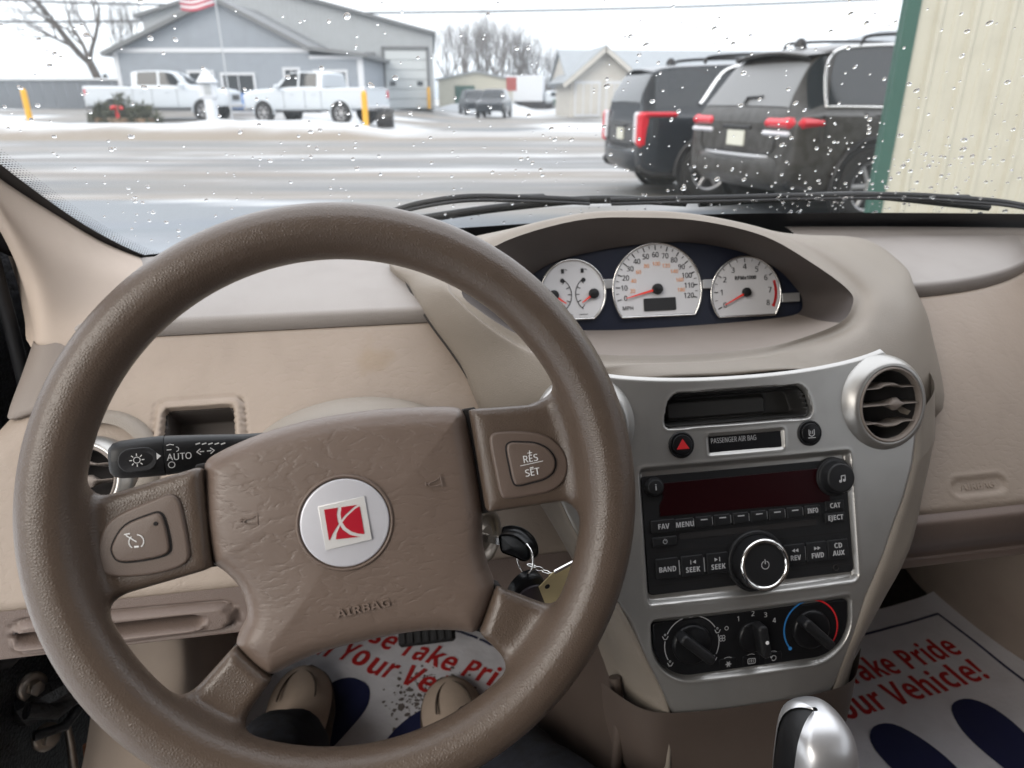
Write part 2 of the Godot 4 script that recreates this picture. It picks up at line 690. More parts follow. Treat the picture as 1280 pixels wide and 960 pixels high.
	M["car_black"] = mat(lin(0.012, 0.012, 0.014), 0.5)
	M["car_glass"] = mat(lin(0.02, 0.024, 0.028), 0.06)
	M["dusty_glass"] = mat(lin(0.16, 0.165, 0.17), 0.35)
	M["tyre"] = mat(lin(0.018, 0.018, 0.019), 0.85)
	M["alloy"] = mat(lin(0.45, 0.45, 0.46), 0.4, 0.7)
	M["tail_red"] = mat(lin(0.55, 0.015, 0.03), 0.2)
	M["tail_pale"] = mat(lin(0.62, 0.62, 0.66), 0.25)
	M["plate"] = mat(lin(0.60, 0.60, 0.52), 0.5)
	M["yellow"] = mat(lin(0.68, 0.36, 0.02), 0.6)
	M["blue_panel"] = mat(lin(0.035, 0.16, 0.46), 0.6)
	M["bark"] = mottled(mat(lin(0.105, 0.088, 0.075), 0.95), "dirt", 0.5)
	M["bark_grey"] = mottled(mat(lin(0.17, 0.15, 0.14), 0.95), "dirt", 0.5)
	M["fence"] = mat(lin(0.15, 0.165, 0.185), 0.8)
	M["pine"] = mat(lin(0.055, 0.058, 0.035), 0.9)
	M["basket"] = mottled(mat(lin(0.26, 0.18, 0.12), 0.9), "dirt", 2.0)
	M["wire"] = mat(lin(0.10, 0.11, 0.12), 0.8)
	M["flag_red"] = mat(lin(0.40, 0.06, 0.09), 0.8)
	M["flag_white"] = mat(lin(0.62, 0.60, 0.62), 0.8)
	M["flag_blue"] = mat(lin(0.05, 0.06, 0.15), 0.8)
	M["brick_red"] = mat(lin(0.32, 0.07, 0.06), 0.8)
	M["pole"] = mat(lin(0.42, 0.44, 0.46), 0.5, 0.2)


# ---------------------------------------------------------------- steering wheel and what hangs near it
func make_wheel() -> void:
	var tilt := deg_to_rad(24.7)
	var w := thing("steering_wheel", "taupe four-spoke steering wheel with silver and red round emblem", "steering wheel", HUB)
	w.basis = Basis(Vector3.RIGHT, Vector3(0, cos(tilt), -sin(tilt)), Vector3(0, sin(tilt), cos(tilt)))
	var pad := pv([-91, 22, -90, 29, -84, 34, -66, 41.5, -46, 47.5, -20, 52.5, 4, 55, 28, 56, 52, 55.5, 74, 54, 81, 50, 83.5, 40, 86, 20, 89, -14, 88.5, -30, 88, -42, 90.5, -56, 94, -69, 90, -82, 82, -97, 76, -100.5, 66, -98, 46, -95.5, 22, -96, -4, -98.5, -26, -102, -42, -107, -54, -111.5, -60, -110, -68, -103, -75, -94, -77, -88, -74.5, -81, -70, -73, -70, -64, -74, -52, -82, -42, -88.5, -36, -91, -24, -92.5, -4])
	pad = rounded(pad, 3)
	# rim, hub and four spokes as one moulded body
	var spokes := [
		[pv([-89.5, 27.5, -150, 13, -168, 20, -172, -60, -150, -50, -86.5, -37.5]), -0.014],
		[pv([83.5, 51.5, 125, 51.5, 150, 60, 165, -25, 145, -16, 90.5, -19]), -0.014],
		[pv([-54.5, -112, -76, -88, -106, -117, -122, -136, -100, -152, -74, -136]), -0.016],
		[pv([94, -69, 80.5, -99, 104, -126, 122, -150, 150, -112, 132, -88]), -0.016]]
	var f := func(p: Vector3) -> float:
		var ring := Vector2(Vector2(p.x, p.y).length() - 0.172, p.z).length() - 0.0181
		var d := ring
		if ring < 0.12:
			for s in spokes:
				var zc: float = s[1] - 0.004
				var q := Vector2(sd_poly(Vector2(p.x, p.y), s[0]) + 0.007, absf(p.z - zc) - 0.0095 + 0.007)
				var sp := Vector2(maxf(q.x, 0), maxf(q.y, 0)).length() + minf(maxf(q.x, q.y), 0.0) - 0.007
				d = smin(d, sp, 0.016)
		return d
	var mb := MB.new()
	surface_net(mb, f, Vector3(-0.196, -0.196, -0.036), Vector3(0.196, 0.196, 0.024), 0.0028)
	obj("rim", mb, M.rim, w)
	mb = MB.new()
	mb.pillow(PackedVector2Array(Array(pad).map(func(p): return (p - Vector2(0, -0.02)) * 0.97 + Vector2(0, -0.02))), -0.075, -0.030, 0.004)
	for s in [[-91.5, 30, -88.5, -40], [84.5, 54, 91.5, -22], [-55, -113.5, -77.5, -88], [95, -68, 81, -102]]:
		var a := Vector2(s[0], s[1]) * 0.001
		var b := Vector2(s[2], s[3]) * 0.001
		mb.box(Vector3.ZERO, Vector3(a.distance_to(b) - 0.003, 0.009, 0.016), 0.001, flat((a.x + b.x) / 2, (a.y + b.y) / 2, -0.033, rad_to_deg((b - a).angle())))
	obj("hub", mb, M.hole, w)
	mb = MB.new()
	mb.cushion(rounded(pad, 2), -0.05, -0.015, 0.015, 0.0085, Vector2(0, -0.025), func(q): return sd_poly(q, pad))
	obj("airbag_cover", mb, M.cover, w)
	# emblem: silver disc in a shallow groove, a square plate, a red field cut by two curved bands
	var e := Node3D.new()
	e.name = "emblem"
	w.add_child(e)
	e.position = Vector3(-0.002, -0.0155, -0.0075)
	mb = MB.new()
	mb.lathe([Vector2(0.0315, -0.003), Vector2(0.0308, 0.0006), Vector2(0.0296, 0.0012), Vector2(0.0288, 0.0004), Vector2(0.0286, -0.004)], Transform3D.IDENTITY, 64)
	obj("surround", mb, M.cover, e)
	mb = MB.new()
	mb.pillow(PackedVector2Array(arc(Vector2.ZERO, 0.0281, 0, 355, 71)), -0.006, 0.0016, 0.0012, 0.0008, Transform3D.IDENTITY, 4)
	obj("disc", mb, M.disc, e)
	var x := flat(0, 0, 0.0022)
	mb = MB.new()
	mb.pillow(pv([-16, 12, 13.2, 16, 16.5, -12, -12.8, -16]), 0, 0.0013, 0.0005, 0.0002, x)
	obj("plate", mb, M.badge, e)
	var field := pv([-12.2, 9.8, 9.8, 11, 12, -9.4, -10.4, -9.6])
	var cut1 := pv([-3.4, 12, -4.6, 6, -4.2, 1, -1.5, -4, 2.8, -7.6, 7.5, -9.2, 13, -9.9, 13, -8.2, 8, -7.3, 4, -5.6, 0.6, -2.8, -1.8, 1.5, -2.2, 6, -1.2, 12])
	var cut2 := pv([11, 12.5, 6, 9.6, 0, 4.8, -4.6, -1, -8, -6, -11, -12, -6.5, -12, -5.4, -6, -2.6, -0.6, 1.6, 4.2, 7, 8.6, 11.4, 10.6])
	for piece in Geometry2D.clip_polygons(field, cut1):
		for bit in Geometry2D.clip_polygons(piece, cut2):
			mb = MB.new()
			mb.prism(bit, 0.0006, 0.0018, x)
			obj("red_field", mb, M.emblem_red, e)
	# raised horn signs and the word on the cover
	mb = MB.new()
	text(mb, "AIRBAG", 0.0050, flat(0.006, -0.0715, -0.0095, 6.5), true, 0.0012, 1.35)
	for h in [[-61, -8.5, -3, 1.0], [56, 5, 5, 1.0]]:
		var hx := Transform3D(Basis(Vector3(0, 0, 1), deg_to_rad(h[2])), Vector3(h[0] * 0.001, h[1] * 0.001, -0.0085 if h[0] > 0 else -0.0092))
		for l in [pv([-5, 1, -5, -1.4]), pv([-5, 0, -2, 0.2, 2, 1.2, 5, 3]), pv([5, 4, 5.4, -3.4]), pv([5, -2, 1, -2.6, -2.4, -2.2, -3, -0.8, -2, 0.2])]:
			mb.tube(Array(l).map(func(p): return hx * Vector3(p.x, p.y, 0.0003)), 0.0004, 5)
	obj("raised_lettering", mb, M.cover_plain, w)
	# switch pods on the side spokes
	var l_pod := rounded(pv([-149.5, -18, -150, -27, -145, -33.5, -134, -36, -118, -36, -104, -33.5, -97.5, -29, -97, -20, -99.5, 0, -102, 9, -107, 12, -118, 9, -136, 2.5, -145, -5]), 4)
	var l_btn := rounded(pv([-139.5, -15, -139.5, -21.5, -135, -25.8, -122, -26, -110, -24, -107.5, -19, -109.8, -4, -112.5, 1, -118, 0.5, -132, -4.5]), 4)
	var r_pod := rounded(pv([95, 29, 97.5, 34, 104, 35, 122, 33.5, 136, 28.5, 145, 18.5, 147, 8, 143, -2, 133, -7.8, 118, -9.5, 104, -10, 99.5, -6, 97, 10]), 4)
	var r_btn := rounded(pv([105.8, 23.5, 108.5, 27, 116, 26.6, 126, 25, 134, 20, 137.6, 13, 136, 6, 130, 1.8, 121, 0, 111.5, -1.2, 108.6, 2, 107, 12]), 4)
	for side in [[l_pod, l_btn], [r_pod, r_btn]]:
		var p := Node3D.new()
		p.name = "switch_pod"
		w.add_child(p, true)
		mb = MB.new()
		mb.pillow(side[0], -0.02, -0.0058, 0.002, 0.0006)
		obj("bezel", mb, M.taupe, p)
		mb = MB.new()
		var grow := Geometry2D.offset_polygon(side[1], 0.0011)[0]
		mb.prism(grow, -0.006, -0.00485)
		obj("gap", mb, M.hole, p)
		mb = MB.new()
		mb.pillow(side[1], -0.008, -0.0030, 0.0014, 0.0006)
		obj("button", mb, M.taupe, p)
		mb = MB.new()
		if side[0] == l_pod:
			var c := Vector2(-0.1255, -0.0145)
			mb.stroke(arc(c, 0.0042, -50, 80, 10), 0.0006, flat(0, 0, -0.0023))
			mb.stroke(arc(c, 0.0042, 130, 230, 10), 0.0006, flat(0, 0, -0.0023))
			mb.stroke([c, c + Vector2(-0.0055, 0.0042)], 0.0006, flat(0, 0, -0.0023))
			mb.stroke([c + Vector2(-0.0065, 0.005), c + Vector2(-0.0035, 0.0052)], 0.0006, flat(0, 0, -0.0023))
			mb.stroke([c + Vector2(-0.001, -0.003), c + Vector2(0.001, -0.003)], 0.001, flat(0, 0, -0.0023))
			var dot := MB.new()
			dot.pillow(PackedVector2Array(arc(Vector2(-0.1142, -0.0048), 0.0013, 0, 340, 17)), -0.004, -0.0021, 0.0004)
			obj("indicator_lamp", dot, M.hole, p)
		else:
			mb.stroke([Vector2(0.1190, 0.0195), Vector2(0.1220, 0.0197)], 0.0005, flat(0, 0, -0.0023))
			mb.stroke([Vector2(0.1205, 0.0181), Vector2(0.1205, 0.0211)], 0.0005, flat(0, 0, -0.0023))
			text(mb, "RES", 0.0020, flat(0.1207, 0.0158, -0.0021, 5))
			mb.stroke([Vector2(0.1138, 0.0115), Vector2(0.1290, 0.0135)], 0.0004, flat(0, 0, -0.0023))
			mb.stroke([Vector2(0.1200, 0.0096), Vector2(0.1222, 0.0098)], 0.0006, flat(0, 0, -0.0023))
			text(mb, "SET", 0.0020, flat(0.1213, 0.0066, -0.0021, 5))
		obj("lettering", mb, M.white, p)


func make_stalk() -> void:
	var s := thing("light_stalk", "black light switch stalk marked AUTO behind the left spoke", "stalk")
	var a := Vector3(-0.203, 0.982, -0.487)
	var b := Vector3(-0.04, 0.972, -0.515)
	var d := (b - a).normalized()
	var look := Vector3(0.1, 0.36, 0.92)
	var side := (look - d * d.dot(look)).normalized()
	var up := side.cross(d)
	var shape := func(mb: MB, st: Array) -> void:
		var rows := []
		for k in st:
			var row := []
			for i in 20:
				var t := TAU * i / 20
				var q := Vector2(signf(cos(t)) * pow(absf(cos(t)), 0.75), signf(sin(t)) * pow(absf(sin(t)), 0.75))
				row.append(a + d * k[0] + up * q.y * k[1] + side * q.x * k[2])
			row.append(row[0])
			rows.append(PackedVector3Array(row))
		mb.net(rows)
	var mb := MB.new()
	shape.call(mb, [[0.0, 0.0005, 0.0005], [0.0005, 0.009, 0.007], [0.003, 0.012, 0.009], [0.008, 0.0135, 0.0102], [0.02, 0.0142, 0.0108], [0.0355, 0.0145, 0.011], [0.0362, 0.0138, 0.0104]])
	obj("end_knob", mb, M.black, s)
	mb = MB.new()
	shape.call(mb, [[0.0362, 0.0135, 0.010], [0.0368, 0.0143, 0.0108], [0.06, 0.0128, 0.0098], [0.09, 0.0105, 0.0085], [0.165, 0.009, 0.008], [0.1651, 0.001, 0.001]])
	obj("stem", mb, M.black, s)
	# thumb pad and marks lie on the side that faces the driver
	var n := side
	var fx := Transform3D(Basis(d, up, n), a + n * 0.0109)
	mb = MB.new()
	mb.pillow(rrect(0.0195, -0.0005, 0.0125, 0.0085, 0.008), -0.004, 0.0004, 0.0008, -0.0014, fx, 6)
	obj("thumb_pad", mb, M.rubber, s)
	mb = MB.new()
	var lx := fx * flat(0, 0, 0.0001)
	var sun := Vector2(0.019, -0.0005)
	mb.stroke(arc(sun, 0.0021, 0, 340, 17), 0.0005, lx, true)
	for k in 8:
		var dir := Vector2.from_angle(TAU * k / 8)
		mb.stroke([sun + dir * 0.0032, sun + dir * 0.0045], 0.0006, lx)
	mb.prism(pv([31.6, 3.2, 34.4, 0.8, 31.6, -1.6]), 0, 0.0005, lx)
	text(mb, "AUTO", 0.0034, lx * flat(0.0462, -0.0008, -0.0001, -1))
	mb.stroke(arc(Vector2(0.0408, -0.0062), 0.0021, 0, 340, 17), 0.0005, lx, true)
	mb.stroke([Vector2(0.0385, 0.0046), Vector2(0.0412, 0.0046)], 0.0006, lx)
	mb.stroke(arc(Vector2(0.0445, 0.0046), 0.0016, -90, 90, 8), 0.0005, lx)
	mb.stroke([Vector2(0.0385, 0.0078), Vector2(0.0405, 0.0085), Vector2(0.043, 0.0078)], 0.0006, lx)
	for sg in [-1.0, 1.0]:
		mb.stroke([Vector2(0.0635 + sg * 0.0012, 0.0012), Vector2(0.0635 + sg * 0.0036, 0.0012)], 0.0008, lx)
		mb.stroke([Vector2(0.0635 + sg * 0.0034, 0.0032), Vector2(0.0635 + sg * 0.0058, 0.0012), Vector2(0.0635 + sg * 0.0034, -0.0008)], 0.0007, lx)
	for k in 5:
		mb.stroke([Vector2(0.0575 + k * 0.0042, 0.0068 - k * 0.0004), Vector2(0.060 + k * 0.0042, 0.0074 - k * 0.0004)], 0.0009, lx)
	obj("lettering", mb, M.white, s)


func make_keys() -> void:
	# lock barrel belongs to the column, made with the dashboard; the key sits in it
	var k := thing("ignition_key", "black-headed ignition key in the lock beside the wheel", "key")
	var p := Vector3(0.0665, 0.880, -0.495)
	var d := Vector3(0.72, 0.13, 0.62).normalized()
	var up := (Vector3.UP - d * d.y).normalized()
	var x := Transform3D(Basis(d, up, d.cross(up)), p)
	var mb := MB.new()
	mb.box(Vector3(0.004, 0, 0), Vector3(0.030, 0.008, 0.0022), 0.0006, x)
	obj("blade", mb, M.chrome, k)
	mb = MB.new()
	mb.pillow(rounded(pv([15, 7, 18, 9.5, 26, 11.5, 34, 10.5, 41, 5, 43, -3, 41, -9, 35, -11.5, 28, -9.5, 20, -8.5, 15.5, -7, 14.5, 0]), 4), -0.0045, 0.0045, 0.003, 0.001, x)
	mb.pillow(rounded(pv([15, 7, 18, 9.5, 26, 11.5, 34, 10.5, 41, 5, 43, -3, 41, -9, 35, -11.5, 28, -9.5, 20, -8.5, 15.5, -7, 14.5, 0]), 4), 0.0045, -0.0045, -0.003, -0.001, x)
	obj("head", mb, M.gloss, k)
	# ring
	var r := thing("key_ring", "thin silver split ring hanging from the ignition key", "key ring")
	mb = MB.new()
	var rc := Vector3(0.0925, 0.878, -0.466)
	for turn in 2:
		var ps := []
		for i in 40:
			var t := TAU * i / 40
			ps.append(rc + Vector3(cos(t) * 0.004 + sin(t) * 0.002, sin(t) * 0.0125, cos(t) * 0.0115 + turn * 0.0012))
		mb.tube(ps, 0.0007, 6, true)
	obj("wire", mb, M.chrome, r)
	# chain of short links to the tag
	mb = MB.new()
	for i in 4:
		var c := Vector3(0.0965, 0.8755, -0.458).lerp(Vector3(0.1135, 0.8665, -0.455), i / 3.0)
		var ps := []
		for j in 12:
			var t := TAU * j / 12
			ps.append(c + Vector3(0.93, -0.36, 0).normalized() * cos(t) * 0.0038 + (Vector3(0.36, 0.93, 0) if i % 2 else Vector3(0, 0, 1)) * sin(t) * 0.0018)
		mb.tube(ps, 0.0006, 5, true)
	obj("chain", mb, M.chrome, r)
	# remote fob
	var fob := thing("key_fob", "dark purple-black remote key fob hanging under the key", "key fob")
	var fx := Transform3D(Basis(Vector3(0.94, -0.05, -0.34).normalized(), Vector3(0.06, 0.98, 0.19).normalized(), Vector3(0.32, -0.19, 0.93).normalized()), Vector3(0.0935, 0.8445, -0.462))
	var shell := rounded(pv([-17, -24, -18.5, -5, -15, 12, -8, 21, 0, 23.5, 8, 21, 15, 12, 18.5, -5, 17, -24, 9, -30, -9, -30]), 4)
	mb = MB.new()
	mb.pillow(shell, -0.005, 0.004, 0.004, 0.001, fx)
	obj("shell", mb, M.gloss, fob)
	mb = MB.new()
	mb.pillow(rounded(pv([-13, -20, -14.5, -4, -11, 9, -5, 14.5, 5, 14.5, 11, 9, 14.5, -4, 13, -20, 6, -25, -6, -25]), 4), 0.004, 0.0062, 0.001, 0.0004, fx)
	obj("face_plate", mb, mat(lin(0.05, 0.04, 0.05), 0.4), fob)
	# paper tag
	var tg := thing("key_tag", "tan card key tag with punched hole behind the fob", "key tag")
	var tx := Transform3D(Basis(Vector3(0.93, 0.32, -0.16).normalized(), Vector3(-0.30, 0.94, 0.12).normalized(), Vector3(0.19, -0.06, 0.98).normalized()), Vector3(0.125, 0.846, -0.458))
	var hole := PackedVector2Array(arc(Vector2(-0.0125, 0.0165), 0.0022, 0, 340, 17))
	var card := pv([-19, -32, 19, -32, 19, 26, 17, 27.5, -3, 27.5, -19, 20])
	mb = MB.new()
	mb.prism(card, 0, 0.0009, tx)
	obj("card", mb, M.tag, tg)
	mb = MB.new()
	mb.prism(hole, 0.0004, 0.0012, tx)
	obj("punched_hole", mb, M.hole, tg)
	mb = MB.new()
	mb.box(Vector3(0.0075, 0.0265, 0.0006), Vector3(0.022, 0.003, 0.0026), 0.0006, tx)
	obj("edge_binding", mb, M.chrome, tg)


# ---------------------------------------------------------------- centre panel frame: x is to the right of the car's middle line, y up, both in metres; the panel leans back
const PROF := [Vector2(0.60, -0.430), Vector2(0.694, -0.452), Vector2(0.75, -0.468), Vector2(0.796, -0.483), Vector2(0.908, -0.531), Vector2(0.985, -0.563), Vector2(1.06, -0.59)]


func prof(y: float) -> float:
	var s := 0.0
	for k in [-2, -1, 0, 1, 2]:
		s += curve1(PROF, y + k * 0.006)
	return s / 5.0


func on_panel(x: float, y: float, off := 0.0) -> Transform3D:      # mm
	y *= 0.001
	var t := Vector3(0, 0.004, prof(y + 0.002) - prof(y - 0.002)).normalized()
	var n := Vector3.RIGHT.cross(t).normalized()
	return Transform3D(Basis(Vector3.RIGHT, t, n), Vector3(CX + x * 0.001, y, prof(y)) + n * off * 0.001)


func half_width(y: float) -> float:
	return curve1([Vector2(688, 62), Vector2(691, 72), Vector2(696, 79), Vector2(704, 84), Vector2(723, 92), Vector2(750, 104), Vector2(784, 117), Vector2(820, 139), Vector2(845, 152), Vector2(867, 164.5), Vector2(894, 176), Vector2(915, 181), Vector2(936, 183.5), Vector2(960, 181), Vector2(975, 174), Vector2(988, 162), Vector2(998, 150)], y)


func groove(d: float, depth: float, w: float) -> float:             # recess of a shape whose signed distance is d (mm), rounded lip of width w
	return -depth * smoothstep(w * 0.5, -w, d) + 0.5 * exp(-pow((d - w * 0.9) / 1.3, 2.0))


func make_dashboard() -> void:
	var D := thing("dashboard", "beige moulded dashboard with central gauges and silver centre panel", "dashboard")
	make_centre_panel(D)
	make_hump(D)
	make_pads(D)
	make_cluster(D)
	make_radio(D)
	make_climate(D)
	make_small_controls(D)
	make_fascias(D)
	make_vents(D)


func make_centre_panel(D: Node3D) -> void:
	var clim := climate_outline(Vector2.ZERO)
	var rows := []
	var nv := 216
	var nu := 260
	for j in nv + 1:
		var v := float(j) / nv
		var row := PackedVector3Array()
		for i in nu + 1:
			var u := float(i) / nu * 2.0 - 1.0
			var top := 983.0 + 15.0 * pow(absf(u), 2.2)
			var y := lerpf(689.0, top, v)
			var hw := half_width(y)
			var x := u * hw
			var p := Vector2(x, y)
			var h := 0.0
			var edge := minf(hw * (1.0 - absf(u)), minf((top - y), (y - 689.0)))
			h -= 3.2 * pow(maxf(0.0, 1.0 - edge / 3.5), 2.0)
			if y > 925 and absf(x + 1) < 90:
				var slant := (y - 957.0) * 0.30
				h += groove(sd_box(Vector2(absf(x + 1.5) + slant, y), Vector2(0, 957), Vector2(70, 13.5), 8.0), 32.0, 2.0)
			if y > 905 and y < 945 and absf(x - 3.5) < 50:
				h += groove(sd_box(p, Vector2(3.2, 926.5), Vector2(37, 8.4), 2.0), 2.6, 1.2)
			if y > 780 and y < 925:
				h += groove(sd_box(p, Vector2(3.4, 855), Vector2(103.5, 55.5), 4.0), 6.0, 2.2)
			if y < 805:
				h += groove(sd_poly(p, clim) - 1.5, 6.0, 2.2)
			if y > 890 and absf(x) > 95:
				h -= 42.0 * smoothstep(0.0, -3.0, Vector2(absf(x) - 146.5, y - 951.0).length() - 37.5)
			h += 4.0 * (u * u - 0.35) * -1.0
			row.append(on_panel(x, y, h).origin)
		rows.append(row)
	var mb := MB.new()
	mb.net(rows, false, true)
	obj("centre_panel", mb, M.silver, D)
	# storage slot: a black tray set into the silver
	rows = []
	for j in 33:
		var row := PackedVector3Array()
		for i in 121:
			var q := Vector2(lerpf(-76, 76, i / 120.0), lerpf(-17, 17, j / 32.0))
			var d := sd_box(Vector2(absf(q.x) + q.y * 0.30, q.y), Vector2.ZERO, Vector2(69, 12.6), 7.5)
			var h := -2.8 - 25.0 * smoothstep(0.3, -3.0, d) - 24.0 * smoothstep(1.0, 2.5, d)
			h += 7.0 * smoothstep(1.5, -1.5, sd_box(q, Vector2(-12, -1.0), Vector2(50, 8.0), 3.0))
			row.append(on_panel(q.x - 1.5, 957 + q.y, h).origin)
		rows.append(row)
	mb = MB.new()
	mb.net(rows, false, true)
	obj("slot_tray", mb, mat(lin(0.030, 0.029, 0.028), 0.5), D)


func climate_outline(c: Vector2, grow := 0.0) -> PackedVector2Array:      # mm; square above, broad elliptical corners below
	var out := PackedVector2Array()
	for p in arc(Vector2(93, 779.5), 4.0 + grow, 90, 0, 5):
		out.append(p - c)
	for k in 15:
		var t := PI / 2 * k / 14.0
		out.append(Vector2(60 + (37 + grow) * cos(t), 766 - (36.5 + grow) * sin(t)) - c)
	for k in 15:
		var t := PI / 2 * (14 - k) / 14.0
		out.append(Vector2(-60 - (37 + grow) * cos(t), 766 - (36.5 + grow) * sin(t)) - c)
	for p in arc(Vector2(-93, 779.5), 4.0 + grow, 180, 90, 5):
		out.append(p - c)
	return out


func make_hump(D: Node3D) -> void:
	# the oval pod round the gauges, from picks of its lip, crest, shoulder and foot, clockwise from the top
	var lip := [V(0.293, 1.0925, -0.785), V(0.360, 1.0880, -0.775), V(0.427, 1.0725, -0.755), V(0.471, 1.0465, -0.720), V(0.500, 1.0220, -0.690), V(0.493, 1.0100, -0.670), V(0.467, 0.9985, -0.650), V(0.412, 0.9900, -0.632), V(0.358, 0.9885, -0.615), V(0.291, 0.9900, -0.605), V(0.229, 0.9935, -0.602), V(0.175, 0.9985, -0.605), V(0.128, 1.0060, -0.630), V(0.086, 1.0270, -0.660), V(0.071, 1.0440, -0.690), V(0.113, 1.0735, -0.745), V(0.209, 1.0930, -0.775)]
	var crest := [V(0.296, 1.0985, -0.797), V(0.364, 1.0930, -0.787), V(0.437, 1.0765, -0.767), V(0.485, 1.0510, -0.732), V(0.514, 1.0220, -0.697), V(0.505, 1.0065, -0.672), V(0.474, 0.9910, -0.650), V(0.414, 0.9835, -0.628), V(0.357, 0.9830, -0.607), V(0.287, 0.9850, -0.597), V(0.227, 0.9885, -0.594), V(0.170, 0.9930, -0.600), V(0.122, 1.0000, -0.630), V(0.076, 1.0270, -0.667), V(0.062, 1.0480, -0.702), V(0.110, 1.0790, -0.757), V(0.210, 1.0980, -0.787)]
	var foot := [V(0.300, 1.045, -0.930), V(0.420, 1.043, -0.925), V(0.530, 1.038, -0.905), V(0.618, 1.036, -0.865), V(0.628, 1.018, -0.790), V(0.612, 0.998, -0.742), V(0.614, 0.955, -0.705), V(0.588, 0.880, -0.640), V(0.430, 0.955, -0.640), V(0.330, 0.950, -0.640), V(0.220, 0.950, -0.640), V(0.112, 0.885, -0.643), V(0.068, 0.955, -0.706), V(0.040, 0.993, -0.738), V(0.022, 1.018, -0.792), V(0.010, 1.040, -0.870), V(0.160, 1.045, -0.925)]
	var push := [V(0, 0, 0), V(0, 0, 0), V(0.0, 0.004, 0), V(0.008, 0.012, 0.004), V(0.012, 0.012, 0.010), V(0.014, 0.012, 0.018), V(0.016, 0.012, 0.026), V(0.010, 0.010, 0.036), V(0.0, 0.008, 0.010), V(0, 0.010, 0.006), V(0, 0.010, 0.006), V(-0.004, 0.010, 0.026), V(-0.004, 0.008, 0.016), V(-0.004, 0.010, 0.010), V(-0.004, 0.010, 0.006), V(0, 0.004, 0), V(0, 0, 0)]
	var dashp := Vector3(0.312, 1.0, -0.80)
	var ct := deg_to_rad(20.0)
	var back := []
	for q in pv([0, 49, 60, 48, 120, 35, 165, 14, 190, -10, 200, -28, 192, -45, 140, -50, 80, -52, 20, -53, -40, -53, -100, -50, -150, -45, -172, -30, -165, 0, -120, 30, -60, 43]):
		back.append(Vector3(0.31 + q.x, 1.01 + q.y * cos(ct), -0.80 - q.y * sin(ct)))
	var mid := []
	var shoulder := []
	for k in 17:
		mid.append((back[k] as Vector3).lerp(lip[k], 0.55) + Vector3(0, -0.002, 0))
		shoulder.append((crest[k] as Vector3).lerp(foot[k], 0.5) + push[k])
	for k in [8, 9, 10]:
		shoulder[k] = Vector3((shoulder[k] as Vector3).x, 0.979, -0.572)
	var near := []
	for k in 17:
		near.append((crest[k] as Vector3).lerp(shoulder[k], 0.22) + (push[k] as Vector3) * 0.35)
	var rim := []
	for k in 17:
		var lift := Vector3(0, 0.65, 0.76) * (0.011 if k in [3, 4, 5, 6, 7, 11, 12, 13, 14] else 0.0)
		rim.append((shoulder[k] as Vector3).lerp(foot[k], 0.86) + (push[k] as Vector3) * 0.25 + lift)
	var mb := MB.new()
	var whole := MB.new()
	loft(whole, [back, mid, lip], 6, 5, true)
	for part in [[36, 72, "gauge_hood_floor", M.ledge], [72, 138, "gauge_hood_inside", M.hood_shaded]]:
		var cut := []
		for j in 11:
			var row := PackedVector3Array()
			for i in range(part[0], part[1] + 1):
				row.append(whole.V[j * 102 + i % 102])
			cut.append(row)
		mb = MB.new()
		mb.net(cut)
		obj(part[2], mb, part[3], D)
	mb = MB.new()
	var dive := []
	for k in 17:
		dive.append((foot[k] as Vector3) + Vector3(0, -0.03, -0.04))
	loft(mb, [lip, crest, near, shoulder, rim, foot, dive], 6, 6, true)
	obj("gauge_hood", mb, M.beige, D)
	# dark joint lines where the pod meets the fascias and pads
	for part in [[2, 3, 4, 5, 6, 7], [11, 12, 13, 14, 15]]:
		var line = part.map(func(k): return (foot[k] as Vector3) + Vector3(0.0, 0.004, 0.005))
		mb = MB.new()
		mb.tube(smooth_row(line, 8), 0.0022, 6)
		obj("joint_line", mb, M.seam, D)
	# beige cheeks either side of the silver panel, down to the console
	for sg in [-1.0, 1.0]:
		var rows := []
		for y: float in [916.0 if sg < 0 else 940.0, 902.0, 890.0, 850.0, 800.0, 750.0, 700.0, 640.0]:
			var hw: float = half_width(maxf(y, 704.0)) - 2.0
			var e := on_panel(sg * hw, y, -4.5).origin
			var zf: float = -0.738 + (0.995 - y * 0.001) * 0.86 if y > 797 else -0.568 - (797 - y) * 0.0003
			var out: float = curve1([Vector2(640, 0.175), Vector2(700, 0.185), Vector2(797, 0.222), Vector2(850, 0.252), Vector2(918, 0.290), Vector2(985, 0.300)], y)
			if sg < 0:
				out = curve1([Vector2(640, 0.115), Vector2(700, 0.125), Vector2(797, 0.148), Vector2(841, 0.166), Vector2(918, 0.225), Vector2(985, 0.26)], y)
			var s := Vector3(CX + sg * out, y * 0.001, zf)
			var m := e.lerp(s, 0.45) + Vector3(sg * 0.014, 0.004, 0.010)
			rows.append([e + Vector3(-sg * 0.002, 0, -0.04), e, e.lerp(m, 0.35) + Vector3(sg * 0.004, 0, 0.004), m, s, s + Vector3(sg * 0.006, -0.01, -0.05)])
		mb = MB.new()
		loft(mb, rows, 4, 4, false, sg > 0)
		obj("centre_cheek", mb, M.beige, D)


func V(x: float, y: float, z: float) -> Vector3:
	return Vector3(x, y, z)


func ws_base(x: float) -> float:
	return -0.985 + 0.24 * (x - CX) * (x - CX)


func ledge_z(x: float) -> float:
	return -0.742 - 1.3 * pow(maxf(0.0, x - 0.60), 2.0) * (1.0 if x < 0.9 else 0.8)


